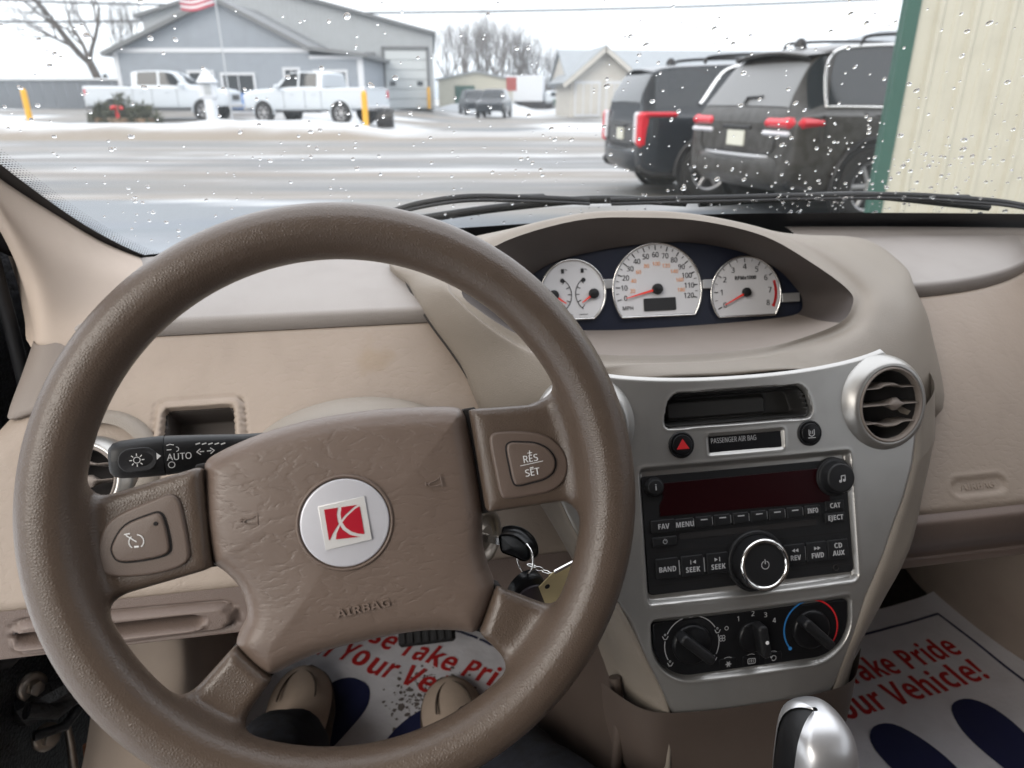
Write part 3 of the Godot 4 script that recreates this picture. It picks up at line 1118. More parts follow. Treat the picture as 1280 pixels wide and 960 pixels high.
func make_pads(D: Node3D) -> void:
	# upper pads left and right of the pod, from the ledge to the foot of the windscreen, with a rounded front edge and a defroster trough
	for part in [[-0.345, 0.10], [0.575, 1.02]]:
		var rows := []
		for j in 26:
			var row := PackedVector3Array()
			for i in 60:
				var x: float = lerpf(part[0], part[1], i / 59.0)
				var z0 := ledge_z(x)
				var zb := ws_base(x) + 0.004
				var p: Vector3
				if j == 0:
					p = Vector3(x, 0.990, z0 - 0.012)
				elif j == 1:
					p = Vector3(x, 0.9945, z0 + 0.001)
				elif j < 8:
					var t := (j - 2) / 5.0 * PI / 2
					p = Vector3(x, 1.0065 + 0.006 * sin(t), z0 + 0.0 + 0.001 - 0.006 * (1 - cos(t)))
				else:
					var t := (j - 7) / 18.0
					p = Vector3(x, 1.0125 + 0.032 * pow(t, 0.8) - 0.004 * exp(-pow((t - 0.83) / 0.06, 2)) * smoothstep(0.0, 0.06, x - 0.50), lerpf(z0 - 0.006, zb, t))
				var fall := maxf(0.0, -0.29 - x)
				p.y -= 8.0 * fall * fall
				row.append(p)
			rows.append(row)
		var mb := MB.new()
		mb.net(rows)
		obj("upper_pad", mb, M.pad, D)


func on_cluster(x: float, y: float, off := 0.0) -> Transform3D:
	var t := deg_to_rad(20.0)
	var up := Vector3(0, cos(t), -sin(t))
	var n := Vector3(0, sin(t), cos(t))
	return Transform3D(Basis(Vector3.RIGHT, up, n), Vector3(0.31, 1.01, -0.80) + (Vector3.RIGHT * x + up * y + n * off) * 0.001)


func dial_outline(c: Vector2, r: float, cut: float) -> PackedVector2Array:
	var out := PackedVector2Array()
	var a := rad_to_deg(asin(clampf((c.y - cut) / r, -1, 1)))
	for p in arc(c, r, -a, 180 + a, 64):
		out.append(p * 0.001)
	return out


func make_cluster(D: Node3D) -> void:
	var c := Node3D.new()
	c.name = "instrument_cluster"
	D.add_child(c)
	var mb := MB.new()
	mb.prism(rounded(pv([0, 51, 60, 50, 120, 37, 167, 15, 194, -10, 204, -28, 196, -47, 140, -53, 80, -55, -40, -56, -150, -48, -176, -30, -169, 0, -122, 31, -62, 45]), 4), -0.012, -0.004, on_cluster(0, 0))
	obj("face_panel", mb, M.navy_face, c)
	var dials := [[Vector2(10, -7), 55.0, -37.5], [Vector2(125, -17), 45.0, -43.0], [Vector2(-95, -6), 38.0, -36.0]]
	var black := MB.new()
	var pale := MB.new()
	var orange := MB.new()
	var red := MB.new()
	for d in dials:
		var ring := dial_outline(d[0], d[1] + 1.2, d[2] - 1.2)
		mb = MB.new()
		mb.pillow(dial_outline(d[0], d[1], d[2]), -0.006, -0.0005, 0.0006, 0.0, on_cluster(0, 0))
		obj("dial", mb, M.dial, c)
		mb = MB.new()
		var ps := []
		for p in ring:
			ps.append(on_cluster(p.x * 1000, p.y * 1000, 0.2).origin)
		mb.tube(ps, 0.0014, 6, true)
		obj("bezel_ring", mb, M.chrome, c)
	# speedometer
	var sc: Vector2 = dials[0][0] + Vector2(-0.5, 1.5)
	for k in 25:
		var a := deg_to_rad(194.0 - 208.0 * k / 24.0)
		var o := Vector2.from_angle(a)
		black.stroke([(sc + o * (47.0 if k % 2 == 0 else 49.0)) * 0.001, (sc + o * 52.0) * 0.001], 0.0012 if k % 2 == 0 else 0.0008, on_cluster(0, 0, 0.0))
		if k % 2 == 0:
			text(black, str(k * 5), 0.0062, on_cluster(sc.x + o.x * 41.5, sc.y + o.y * 41.0, 0.0), false, 0.0004, 0.95)
	for k in 9:
		var a := deg_to_rad(183.0 - 23.5 * k)
		var o := Vector2.from_angle(a)
		text(orange, str(k * 20 + 20), 0.0034, on_cluster(sc.x + o.x * 31.0, sc.y + o.y * 30.0, 0.0))
	text(black, "MPH", 0.0048, on_cluster(sc.x - 38.0, sc.y - 22.0, 0.0))
	black.prism(rrect(0.012, -0.0245, 0.0205, 0.0078, 0.001), 0, 0.0006, on_cluster(0, 0))
	# tachometer
	var tc := Vector2(125, -15)
	for k in 17:
		var a := deg_to_rad(207.0 - 233.0 * k / 16.0)
		var o := Vector2.from_angle(a)
		(red if k > 12 else black).stroke([(tc + o * (37.5 if k % 2 == 0 else 39.0)) * 0.001, (tc + o * 42.0) * 0.001], 0.0011 if k % 2 == 0 else 0.0007, on_cluster(0, 0))
		if k % 2 == 0:
			text(black, str(k / 2), 0.0066, on_cluster(tc.x + o.x * 32.0, tc.y + o.y * 32.0, 0.0))
	var band := []
	for p in arc(tc, 39.8, 18, -27, 14):
		band.append(p * 0.001)
	red.stroke(band, 0.0034, on_cluster(0, 0, -0.1))
	text(black, "RPMx1000", 0.0046, on_cluster(tc.x, tc.y + 18.0, 0.0), true, 0.0004, 0.92)
	# fuel and temperature
	for sg in [-1.0, 1.0]:
		var fc := Vector2(-95 + sg * 24.5, -8)
		var ps := []
		for p in arc(fc, 22.0, 180 - sg * 0 - 52 if sg > 0 else -52, 180 + 52 if sg > 0 else 52, 16):
			ps.append(p * 0.001)
		black.stroke(ps, 0.0009, on_cluster(0, 0))
		for k in 5:
			var a := deg_to_rad((180.0 if sg > 0 else 0.0) + (k - 2) * 24.0)
			var o := Vector2.from_angle(a)
			black.stroke([(fc + o * 17.5) * 0.001, (fc + o * 21.5) * 0.001], 0.0009, on_cluster(0, 0))
		var pump := on_cluster(-95 + sg * 12.0, 20.0, 0.0)
		black.prism(rrect(0, 0, 0.0018, 0.0026, 0.0005), 0, 0.0004, pump)
		black.stroke([Vector2(0.003, 0.002), Vector2(0.0055, 0.001)], 0.0008, pump)
		black.prism(PackedVector2Array(arc(Vector2.ZERO, 0.0026, 0, 340, 17)), 0, 0.0004, on_cluster(-95 + sg * 13.0, 9.0, 0.0))
	black.stroke([Vector2(-0.006, 0), Vector2(0.006, 0)], 0.0006, on_cluster(-103, -32.0))
	black.stroke([Vector2(-0.005, 0), Vector2(0.005, 0)], 0.0006, on_cluster(-84, -32.0))
	obj("dial_markings", black, M.print, c)
	obj("kilometre_markings", orange, M.orange, c)
	obj("red_band", red, M.red, c)
	# needles with black hubs
	for n in [[sc + Vector2(0, -0.5), 193.5, 41.0, 6.5], [tc, 206.0, 33.0, 5.6], [Vector2(-70.5, -8), 214.0, 18.0, 6.0], [Vector2(-119.5, -8), -36.0, 18.0, 6.0]]:
		var o := Vector2.from_angle(deg_to_rad(n[1]))
		var s := Vector2(-o.y, o.x)
		mb = MB.new()
		mb.prism(PackedVector2Array([(n[0] + s * 1.5) * 0.001, (n[0] + o * n[2] + s * 0.5) * 0.001, (n[0] + o * n[2] - s * 0.5) * 0.001, (n[0] - s * 1.5) * 0.001]), 0.0022, 0.0032, on_cluster(0, 0))
		obj("needle", mb, M.needle, c)
		mb = MB.new()
		mb.lathe([Vector2(n[3], 0), Vector2(n[3], 3.6), Vector2(n[3] - 0.8, 4.6), Vector2(0.1, 4.9)].map(func(q): return q * 0.001), on_cluster(n[0].x, n[0].y), 28)
		obj("needle_hub", mb, M.black, c)
	for b in [[-51.5, 3, 6.0], [75.5, -2.5, 7.0], [184.5, -24, 12.0]]:
		mb = MB.new()
		mb.pillow(rrect(0, 0, b[2] * 0.001, 0.0055, 0.0008), -0.004, 0.0012, 0.0006, 0.0, on_cluster(b[0], b[1]))
		obj("accent_bar", mb, M.satin, c)


func make_radio(D: Node3D) -> void:
	var r := Node3D.new()
	r.name = "radio"
	D.add_child(r)
	var white := MB.new()
	var px := func(x, y, o := 0.0) -> Transform3D: return on_panel(x, y, o - 4.0)
	var base: Transform3D = px.call(3.4, 855.0)
	var mb := MB.new()
	mb.pillow(rrect(0, 0, 0.1015, 0.0535, 0.004), -0.006, 0.0, 0.001, 0.0, base)
	obj("face", mb, M.black, r)
	mb = MB.new()
	mb.pillow(pv([-84, 46, 74, 46.5, 74, 40, 77, 30, 82, 26, 82, 14.5, -86, 16.5, -86, 26, -82, 34]), -0.002, 0.0009, 0.0004, 0.0, base, 1)
	obj("display", mb, M.display, r)
	var key := func(called: String, x: float, y: float, hx: float, hy: float, words: String, cap := 0.0032, dy := 0.0) -> void:
		var k := MB.new()
		k.pillow(rrect(0, 0, hx, hy, 0.001), -0.001, 0.0024, 0.0007, 0.0002, px.call(x, y))
		obj(called, k, M.black, r)
		if words != "":
			text(white, words, cap, px.call(x, y + dy, 2.7), true, 0.0003, 0.95)
	key.call("button", -81.0, 862.0, 0.0115, 0.0058, "FAV", 0.0026)
	key.call("button", -80.5, 849.5, 0.0115, 0.0042, "")
	key.call("button", -60.5, 862.0, 0.0088, 0.0052, "MENU", 0.0024)
	for k in 7:
		key.call("button", -42.0 + k * 18.0, 862.3, 0.0080, 0.0050, "")
		if k < 6:
			white.stroke([Vector2(-0.0030, 0.0012), Vector2(0.0030, 0.0012)], 0.0010, px.call(-42.0 + k * 18.0, 863.3, 2.6))
		white.stroke([Vector2(0, -0.0034), Vector2(0, 0.0034)], 0.0007, px.call(-51.0 + k * 18.0, 862.3, 0.2))
	text(white, "INFO", 0.0024, px.call(66.0, 862.5, 2.7), true, 0.0003, 0.7)
	key.call("button", 89.0, 865.0, 0.0095, 0.0046, "CAT", 0.0026)
	key.call("button", 88.5, 854.6, 0.0105, 0.0046, "EJECT", 0.0024)
	mb = MB.new()
	mb.pillow(rrect(0, 0, 0.068, 0.0028, 0.0014), 0.0, 0.0004, 0.0002, 0.0, px.call(2.0, 851.8))
	obj("disc_slot", mb, M.hole, r)
	for b in [[-80.0, "BAND", ""], [-56.0, "SEEK", "|<"], [-31.5, "SEEK", ">|"], [45.0, "REV", "<<"], [67.5, "FWD", ">>"], [89.0, "AUX", "CD"]]:
		key.call("button", b[0], 827.0, 0.0105, 0.0092, "")
		text(white, b[1], 0.0028, px.call(b[0], 826.5 if b[2] == "" else 824.0, 2.7), true, 0.0003, 0.95)
		if b[2] == "CD":
			text(white, "CD", 0.0026, px.call(b[0], 830.5, 2.7), true)
		elif b[2] != "":
			for g in (b[2] as String).length():
				var sx: float = (g - 0.5) * 3.4
				var gx: Transform3D = px.call(b[0] + sx, 830.2, 2.6)
				match b[2][g]:
					"|": white.stroke([Vector2(0, -0.0017), Vector2(0, 0.0017)], 0.0008, gx)
					"<": white.prism(pv([1.5, 1.7, -1.5, 0, 1.5, -1.7]), 0, 0.0003, gx)
					">": white.prism(pv([-1.5, -1.7, 1.5, 0, -1.5, 1.7]), 0, 0.0003, gx)
	for x in [-68.0, -44.0, 56.3, 78.3]:
		white.stroke([Vector2(0, -0.0062), Vector2(0, 0.0062)], 0.0010, px.call(x, 826.5, 0.3))
	var ln := MB.new()
	ln.stroke([Vector2(-0.098, 0), Vector2(0.098, 0)], 0.0008, px.call(3.0, 813.5, 0.3))
	ln.stroke([Vector2(-0.098, 0), Vector2(0.098, 0)], 0.0008, px.call(3.0, 841.0, 0.3))
	obj("joint_line", ln, M.hole, r)
	var knob := func(called: String, x: float, y: float, prf: Array, material: Material) -> void:
		var k := MB.new()
		k.lathe(prf.map(func(q): return q * 0.001), px.call(x, y), 48)
		obj(called, k, material, r)
	knob.call("volume_knob_base", 7.0, 824.5, [Vector2(29, 0), Vector2(28.5, 2.5), Vector2(27, 3), Vector2(25, 3)], M.black)
	knob.call("volume_knob", 7.0, 824.5, [Vector2(24.5, 2), Vector2(24, 15), Vector2(23, 16.8), Vector2(21.5, 17.0), Vector2(19.2, 16.2), Vector2(18.6, 15.8), Vector2(17, 15.9), Vector2(0.1, 16.4)], M.black)
	knob.call("volume_knob_ring", 7.0, 824.5, [Vector2(23.4, 16.3), Vector2(22.6, 17.5), Vector2(21.4, 17.8), Vector2(20.2, 17.3), Vector2(19.4, 16.2)], M.chrome)
	knob.call("tuning_knob", 91.0, 889.5, [Vector2(18.5, -1), Vector2(18.3, 2), Vector2(17, 2.6), Vector2(14.6, 2.6), Vector2(14.2, 11), Vector2(13.2, 12.6), Vector2(12, 13), Vector2(0.1, 13.2)], M.black)
	knob.call("info_knob", -86.5, 895.0, [Vector2(9.0, 0), Vector2(8.8, 2.4), Vector2(7.4, 2.6), Vector2(7.2, 4.8), Vector2(6.2, 5.4), Vector2(0.1, 5.6)], M.black)
	knob.call("aux_socket", 86.5, 811.0, [Vector2(3.4, 0.3), Vector2(3.2, 1.0), Vector2(2.2, 1.0), Vector2(2.0, -2), Vector2(0.1, -2)], M.hole)
	text(white, "i", 0.0050, px.call(-86.5, 895.0, 5.7), true)
	var kx: Transform3D = px.call(7.0, 824.5, 16.4)
	white.stroke(arc(Vector2.ZERO, 0.0036, 115, 425, 18), 0.0008, kx)
	white.stroke([Vector2(0, 0.0010), Vector2(0, 0.0048)], 0.0009, kx)
	var nx: Transform3D = px.call(91.5, 889.0, 13.2)
	white.stroke([Vector2(-0.0012, -0.002), Vector2(-0.0012, 0.0026), Vector2(0.0026, 0.0030), Vector2(0.0026, -0.0014)], 0.0009, nx)
	white.prism(PackedVector2Array(arc(Vector2(-0.0022, -0.0022), 0.0013, 0, 320, 9)), 0, 0.0004, nx)
	white.prism(PackedVector2Array(arc(Vector2(0.0016, -0.0016), 0.0013, 0, 320, 9)), 0, 0.0004, nx)
	var ox: Transform3D = px.call(-80.5, 849.5, 2.5)
	white.stroke(arc(Vector2.ZERO, 0.0019, 115, 425, 12), 0.0005, ox)
	white.stroke([Vector2(0, 0.0006), Vector2(0, 0.0024)], 0.0005, ox)
	obj("lettering", white, M.dim_white, r)


func make_climate(D: Node3D) -> void:
	var c := Node3D.new()
	c.name = "climate_panel"
	D.add_child(c)
	var px := func(x, y, o := 0.0) -> Transform3D: return on_panel(x, y, o - 3.5)
	var o0 := on_panel(0, 757.0, -3.5)
	var mb := MB.new()
	mb.pillow(PackedVector2Array(Array(climate_outline(Vector2(0, 757), -0.5)).map(func(p): return p * 0.001)), -0.006, 0.0, 0.001, 0.0, o0)
	obj("face", mb, M.gloss, c)
	var white := MB.new()
	var red := MB.new()
	var blue := MB.new()
	for k in [[-60.0, 759.5, 19.0, 42.0], [-0.5, 759.0, 15.0, 100.0], [58.0, 759.0, 19.0, 45.0]]:
		mb = MB.new()
		mb.lathe([Vector2(k[2], -0.5), Vector2(k[2] - 0.6, 2.5), Vector2(k[2] - 3.0, 4.0), Vector2(0.1, 4.0)].map(func(q): return q * 0.001), px.call(k[0], k[1]), 40)
		obj("knob_base", mb, M.gloss, c)
		mb = MB.new()
		var x: Transform3D = px.call(k[0], k[1], 3.5) * Transform3D(Basis(Vector3(0, 0, 1), deg_to_rad(-k[3])), Vector3.ZERO)
		if k[3] == 100.0:
			x = px.call(k[0] + 4.5, k[1], 3.5) * Transform3D(Basis(Vector3(0, 0, 1), deg_to_rad(-82.0)), Vector3.ZERO)
		mb.pillow(rrect(0, 0, k[2] * 0.00104, 0.0048, 0.0044), -0.001, 0.0125, 0.0028, 0.0004, x, 3, 5)
		obj("knob", mb, M.black, c)
		mb = MB.new()
		mb.pillow(rrect(0, 0.0012, 0.0017, 0.0017, 0.0016), 0.0115, 0.0132, 0.0003, 0.0, x)
		if k[0] > -10 and k[0] < 10:
			obj("pointer_dot", mb, M.white, c)
	var lc: Transform3D = px.call(-60.0, 759.5, 0.2)
	for a in [[207, 168], [152, 108], [72, 30], [12, -28]]:
		white.stroke(arc(Vector2.ZERO, 0.0262, a[0], a[1], 9), 0.0008, lc)
	for a in [-38.0, 20.0, 90.0, 160.0, 217.0]:
		var p := Vector2.from_angle(deg_to_rad(a)) * 0.0268
		white.stroke([p + Vector2(-0.0026, 0.0012), p + Vector2(-0.0012, -0.0018), p + Vector2(0.0010, -0.0018), p + Vector2(0.0026, 0.0008)], 0.0007, lc)
		white.stroke(arc(p + Vector2(-0.0002, 0.0024), 0.0008, 0, 340, 8), 0.0005, lc)
	var fx: Transform3D = px.call(-30.5, 761.0, 0.2)
	for k in 4:
		white.stroke(arc(Vector2.from_angle(PI / 4 + k * PI / 2) * 0.0018, 0.0014, 0, 340, 8), 0.0006, fx, true)
	white.stroke(arc(Vector2.ZERO, 0.0017, 0, 340, 10), 0.0006, px.call(-26.0, 769.5, 0.2), true)
	for n in [["1", -14.0, 776.5], ["2", 0.5, 779.5], ["3", 13.0, 777.0], ["4", 21.5, 771.0]]:
		text(white, n[0], 0.0025, px.call(n[1], n[2], 0.2))
	for b in [-25.5, -2.6, 19.5]:
		var bx: Transform3D = px.call(b, 737.5, 0.0)
		mb = MB.new()
		mb.pillow(rrect(0, -0.0005, 0.0085, 0.0052, 0.002), -0.001, 0.0010, 0.0005, 0.0, bx)
		obj("button", mb, M.gloss, c)
		var ix := bx * flat(0, -0.0006, 0.0010)
		if b < -10:
			for k in 3:
				var v := Vector2.from_angle(PI * k / 3) * 0.0028
				white.stroke([-v, v], 0.0006, ix)
			white.stroke(arc(Vector2.ZERO, 0.0016, 0, 340, 8), 0.0005, ix, true)
		elif b < 10:
			white.stroke(Array(rrect(0, 0, 0.0036, 0.0024, 0.0006, 1)), 0.0006, ix, true)
			for k in 3:
				white.stroke([Vector2((k - 1) * 0.0017, -0.0012), Vector2((k - 1) * 0.0017, 0.0014)], 0.0005, ix)
		else:
			white.stroke(arc(Vector2.ZERO, 0.0024, 150, -140, 12), 0.0007, ix)
			white.prism(pv([-3.4, 1.6, -0.8, 2.0, -2.4, -0.4]), 0, 0.0003, ix)
		white.stroke(arc(Vector2(0, -0.001), 0.0068, 60, 120, 6), 0.0005, bx * flat(0, 0, 0.0001))
	var rx: Transform3D = px.call(58.0, 759.5, 0.3)
	blue.stroke(arc(Vector2.ZERO, 0.0272, 218, 100, 24), 0.0016, rx)
	red.stroke(arc(Vector2.ZERO, 0.0272, 80, -40, 24), 0.0016, rx)
	for a in [-40.0]:
		red.prism(PackedVector2Array(arc(Vector2.from_angle(deg_to_rad(a)) * 0.0272, 0.0018, 0, 340, 12)), 0, 0.0004, rx)
	blue.prism(PackedVector2Array(arc(Vector2.from_angle(deg_to_rad(218)) * 0.0272, 0.0018, 0, 340, 12)), 0, 0.0004, rx)
	white.stroke(arc(Vector2.ZERO, 0.0272, 97, 83, 3), 0.0010, rx)
	obj("lettering", white, M.dim_white, c)
	obj("cold_scale", blue, M.blue, c)
	obj("hot_scale", red, M.red, c)


func make_small_controls(D: Node3D) -> void:
	for b in [["hazard_button", -59.7, 928.5], ["seat_button", 66.6, 929.5]]:
		var n := Node3D.new()
		n.name = b[0]
		D.add_child(n)
		var x := on_panel(b[1], b[2], 0.0)
		var mb := MB.new()
		mb.lathe([Vector2(12.2, -2), Vector2(12.0, 2.0), Vector2(11, 2.6), Vector2(9.8, 2.4), Vector2(9.5, 1.5)].map(func(q): return q * 0.001), x, 40)
		obj("collar", mb, M.black, n)
		mb = MB.new()
		mb.lathe([Vector2(9.6, -1), Vector2(9.4, 3.6), Vector2(8.6, 4.8), Vector2(0.1, 4.4)].map(func(q): return q * 0.001), x, 40)
		obj("push_button", mb, M.gloss, n)
		mb = MB.new()
		var ix := x * flat(0, 0, 0.0046)
		if b[0] == "hazard_button":
			mb.prism(pv([-6.0, -3.6, 6.0, -3.6, 0, 5.6]), 0, 0.0004, ix)
			obj("triangle", mb, M.red, n)
		else:
			mb.stroke(pv([-2.6, 3.2, -2.6, -1.6, 0, -3.0, 2.6, -1.6, 2.6, 3.2]), 0.0008, ix)
			mb.stroke([Vector2(-0.001, 0.0022), Vector2(-0.001, -0.0006)], 0.0006, ix)
			mb.stroke([Vector2(0.001, 0.0022), Vector2(0.001, -0.0006)], 0.0006, ix)
			mb.stroke([Vector2(-0.0036, -0.0042), Vector2(0.0036, -0.0042)], 0.0007, ix)
			obj("sign", mb, M.dim_white, n)
	var p := Node3D.new()
	p.name = "airbag_indicator"
	D.add_child(p)
	var mb := MB.new()
	mb.pillow(rrect(0, 0, 0.0362, 0.0076, 0.0012), -0.003, 0.0, 0.0006, 0.0, on_panel(3.2, 926.5, -1.0))
	obj("face", mb, M.gloss, p)
	mb = MB.new()
	text(mb, "PASSENGER AIR BAG", 0.0025, on_panel(-8.0, 929.3, -0.9), false, 0.0003, 0.76)
	obj("lettering", mb, M.dim_white, p)


func on_fascia(x: float, s: float, off := 0.0) -> Transform3D:       # x from the middle line of the world, s down the slope, metres
	var down := Vector3(0, -1, 0.86).normalized()
	var n := Vector3.RIGHT.cross(-down).normalized()
	var zr := ledge_z(x) + 0.742
	var fade := maxf(0.0, 1.0 - s / 0.26)
	return Transform3D(Basis(Vector3.RIGHT, -down, n), Vector3(x, 0.996, -0.741 + zr * fade) + down * s + n * off)


func make_fascias(D: Node3D) -> void:
	var deep := 0.2615
	# left: slopes toward the driver, with a small open pocket; rounds off at the door end
	var rows := []
	for j in 111:
		var s := deep * j / 110.0
		var row := PackedVector3Array()
		for i in 181:
			var x0 := -0.362 - 0.75 * maxf(0.0, s - 0.06)
			var x := lerpf(x0, 0.20, i / 180.0)
			var p := Vector2((x + 0.1935) * 1000, (s - 0.0985) * 1000)
			var h := 0.0
			var d := sd_box(p, Vector2(0, 0.5), Vector2(41 + p.y * 0.08, 25), 7.0)
			if d < 16:
				var d2 := sd_box(p, Vector2(0, 0), Vector2(32.5 + p.y * 0.06, 16.5), 4.0)
				h += 0.0028 * smoothstep(1.2, -0.8, d) - 0.0034 * exp(-pow((d - 1.8) / 0.9, 2))
				h -= 0.046 * smoothstep(0.8, -3.0, d2)
			var fall := maxf(0.0, x0 + 0.045 - x)
			h -= 8.0 * fall * fall
			h -= 0.04 * smoothstep(0.0, -0.004, Vector2(x + 0.292, s - 0.146).length() - 0.036)
			h -= 0.008 * pow(maxf(0.0, 1.0 - (deep - s) / 0.012), 2.0) + 0.004 * pow(maxf(0.0, 1.0 - s / 0.006), 2.0)
			row.append(on_fascia(x, s, h).origin)
		rows.append(row)
	var mb := MB.new()
	mb.net(rows, false, true)
	mb.tinted = true
	var blot := noise(61, 30.0, FastNoiseLite.TYPE_SIMPLEX_SMOOTH, 4)
	for k in mb.V.size():
		var p := mb.V[k]
		var d := Vector2((p.x + 0.022) / 1.5, p.y - 0.966).length() + 0.012 * blot.get_noise_2d(p.x, p.y)
		var e := 0.5 + 0.5 * blot.get_noise_2d(p.x * 0.3 + 3.0, p.y * 0.3)
		mb.C[k] = Color(1, 1, 1).lerp(Color(0.90, 0.82, 0.66), 0.55 * smoothstep(0.016, 0.004, d)).lerp(Color(0.90, 0.88, 0.86), 0.5 * smoothstep(0.6, 0.95, e))
	var fascia_mat: StandardMaterial3D = M.hide_beige.duplicate()
	fascia_mat.vertex_color_use_as_albedo = true
	obj("left_fascia", mb, fascia_mat, D)
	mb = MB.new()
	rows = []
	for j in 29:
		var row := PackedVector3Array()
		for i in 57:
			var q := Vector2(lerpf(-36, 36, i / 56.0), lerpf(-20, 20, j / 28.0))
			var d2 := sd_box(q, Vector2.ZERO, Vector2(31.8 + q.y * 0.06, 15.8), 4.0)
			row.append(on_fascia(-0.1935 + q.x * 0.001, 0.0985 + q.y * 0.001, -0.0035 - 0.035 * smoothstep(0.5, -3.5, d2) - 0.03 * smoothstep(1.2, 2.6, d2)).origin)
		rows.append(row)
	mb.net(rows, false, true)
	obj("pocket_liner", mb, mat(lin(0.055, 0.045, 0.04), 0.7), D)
	# right: airbag panel with its oval badge
	rows = []
	for j in 81:
		var s := deep * j / 80.0
		var row := PackedVector3Array()
		for i in 141:
			var x := lerpf(lerpf(0.575, 0.50, j / 80.0), 1.02, i / 140.0)
			var h := 0.010 * sin(PI * s / deep)
			var p := Vector2(x - 0.629, s - 0.2335) * 1000
			var d := sd_box(p, Vector2.ZERO, Vector2(34, 8.6), 8.5)
			h += -0.0022 * smoothstep(1.5, -1.5, d) + 0.0012 * exp(-pow((d - 2.5) / 1.6, 2))
			h -= 0.008 * pow(maxf(0.0, 1.0 - (deep - s) / 0.010), 2.0) + 0.004 * pow(maxf(0.0, 1.0 - s / 0.006), 2.0)
			row.append(on_fascia(x, s, h).origin)
		rows.append(row)
	mb = MB.new()
	mb.net(rows, false, true)
	obj("right_fascia", mb, M.hide_beige, D)
	mb = MB.new()
	text(mb, "AIRBAG", 0.0072, on_fascia(0.629, 0.2335, 0.0012), false, 0.0016, 1.25)
	obj("raised_lettering", mb, M.hide_beige, D)
	# left knee panel with coin tray
	rows = []
	for j in 49:
		var v := j / 48.0
		var row := PackedVector3Array()
		for i in 131:
			var x := lerpf(-0.43, 0.175, i / 130.0)
			var y := lerpf(0.800, 0.752, v)
			var z := -0.5745 + 0.010 * v
			var p := Vector2((x + 0.235) * 1000, (y - 0.774) * 1000)
			var w := sd_box(p, Vector2(-20, 0), Vector2(92, 12 - p.x * 0.02), 11.0)
			z += 0.006 * smoothstep(2, -2, w) - 0.003 * exp(-pow((w - 2.0) / 1.5, 2))
			var slot := sd_box(p, Vector2(-34, 1.5), Vector2(78, 5.5), 5.0)
			z -= 0.032 * smoothstep(0.5, -3, slot)
			z += 0.004 * exp(-pow((slot - 2.0) / 1.6, 2)) * smoothstep(2, -2, p.y)
			if j > 44:
				z -= (j - 44) * (j - 44) * 0.0009
			row.append(Vector3(x, y, z))
		rows.append(row)
	var under := PackedVector3Array()
	for i in 131:
		under.append(Vector3(lerpf(-0.43, 0.175, i / 130.0), 0.752, -0.85))
	rows.append(under)
	mb = MB.new()
	mb.net(rows, false, true)
	obj("left_knee_panel", mb, M.lower, D)
	rows = []
	for r in [[0.802, -0.582], [0.796, -0.571], [0.788, -0.567], [0.76, -0.574], [0.735, -0.592], [0.722, -0.600], [0.716, -0.612], [0.72, -0.90]]:
		var row := []
		for i in 9:
			var x := lerpf(0.40, 1.02, i / 8.0)
			row.append(Vector3(x, r[0], r[1]))
		rows.append(row)
	mb = MB.new()
	loft(mb, rows, 3, 4, false, true)
	obj("right_knee_panel", mb, M.lower, D)
	mb = MB.new()
	loft(mb, [[V(-0.362, 0.985, -0.80), V(-0.358, 0.992, -0.755), V(-0.338, 0.994, -0.732), V(-0.300, 0.999, -0.752)], [V(-0.369, 0.960, -0.78), V(-0.365, 0.966, -0.732), V(-0.345, 0.969, -0.712), V(-0.312, 0.976, -0.722)], [V(-0.380, 0.930, -0.76), V(-0.374, 0.934, -0.705), V(-0.360, 0.937, -0.689), V(-0.326, 0.947, -0.690)], [V(-0.380, 0.926, -0.77), V(-0.374, 0.929, -0.73), V(-0.360, 0.931, -0.71), V(-0.326, 0.940, -0.71)]], 3, 4)
	obj("corner_piece", mb, M.ledge, D)
	# dark end cap at the door side
	mb = MB.new()
	loft(mb, [[V(-0.345, 0.99, -0.76), V(-0.35, 0.93, -0.70), V(-0.352, 0.86, -0.64), V(-0.35, 0.79, -0.585), V(-0.35, 0.75, -0.57)], [V(-0.36, 0.98, -0.80), V(-0.37, 0.92, -0.78), V(-0.37, 0.85, -0.76), V(-0.37, 0.79, -0.74), V(-0.37, 0.75, -0.74)]], 4, 3)
	obj("end_cap", mb, M.lower, D)
	# steering column shroud and lock barrel
	var tilt := deg_to_rad(24.7)
	var ax := Vector3(0, sin(tilt), cos(tilt))
	var upw := Vector3(0, cos(tilt), -sin(tilt))
	rows = []
	for k in [[-0.050, 0.066, 0.046, 0.0], [-0.054, 0.076, 0.054, 0.0], [-0.09, 0.086, 0.058, 0.0], [-0.15, 0.096, 0.060, 0.006], [-0.21, 0.104, 0.062, 0.014], [-0.27, 0.110, 0.064, 0.016]]:
		var row := []
		var c: Vector3 = HUB + Vector3(-0.004, -0.006, 0) + ax * k[0] + upw * k[3]
		for i in 24:
			var t := TAU * i / 24
			row.append(c + Vector3.RIGHT * cos(t) * k[1] + upw * sin(t) * k[2])
		rows.append(row)
	mb = MB.new()
	loft(mb, rows, 2, 3, true, true)
	obj("column_shroud", mb, M.beige, D)
	var lk := Transform3D(Basis.looking_at(-Vector3(0.72, 0.13, 0.62).normalized()), Vector3(0.0655, 0.879, -0.499))
	mb = MB.new()
	mb.lathe([Vector2(26, -24), Vector2(25, -2), Vector2(23, 1), Vector2(20, 1.5), Vector2(17, -1), Vector2(15, -3), Vector2(10.5, -3.5), Vector2(9.8, 0.5), Vector2(8.5, 1.2), Vector2(0.1, 0.6)].map(func(q): return q * 0.001), lk, 40)
	obj("ignition_lock", mb, mat(lin(0.22, 0.19, 0.16), 0.3, 0.6), D)


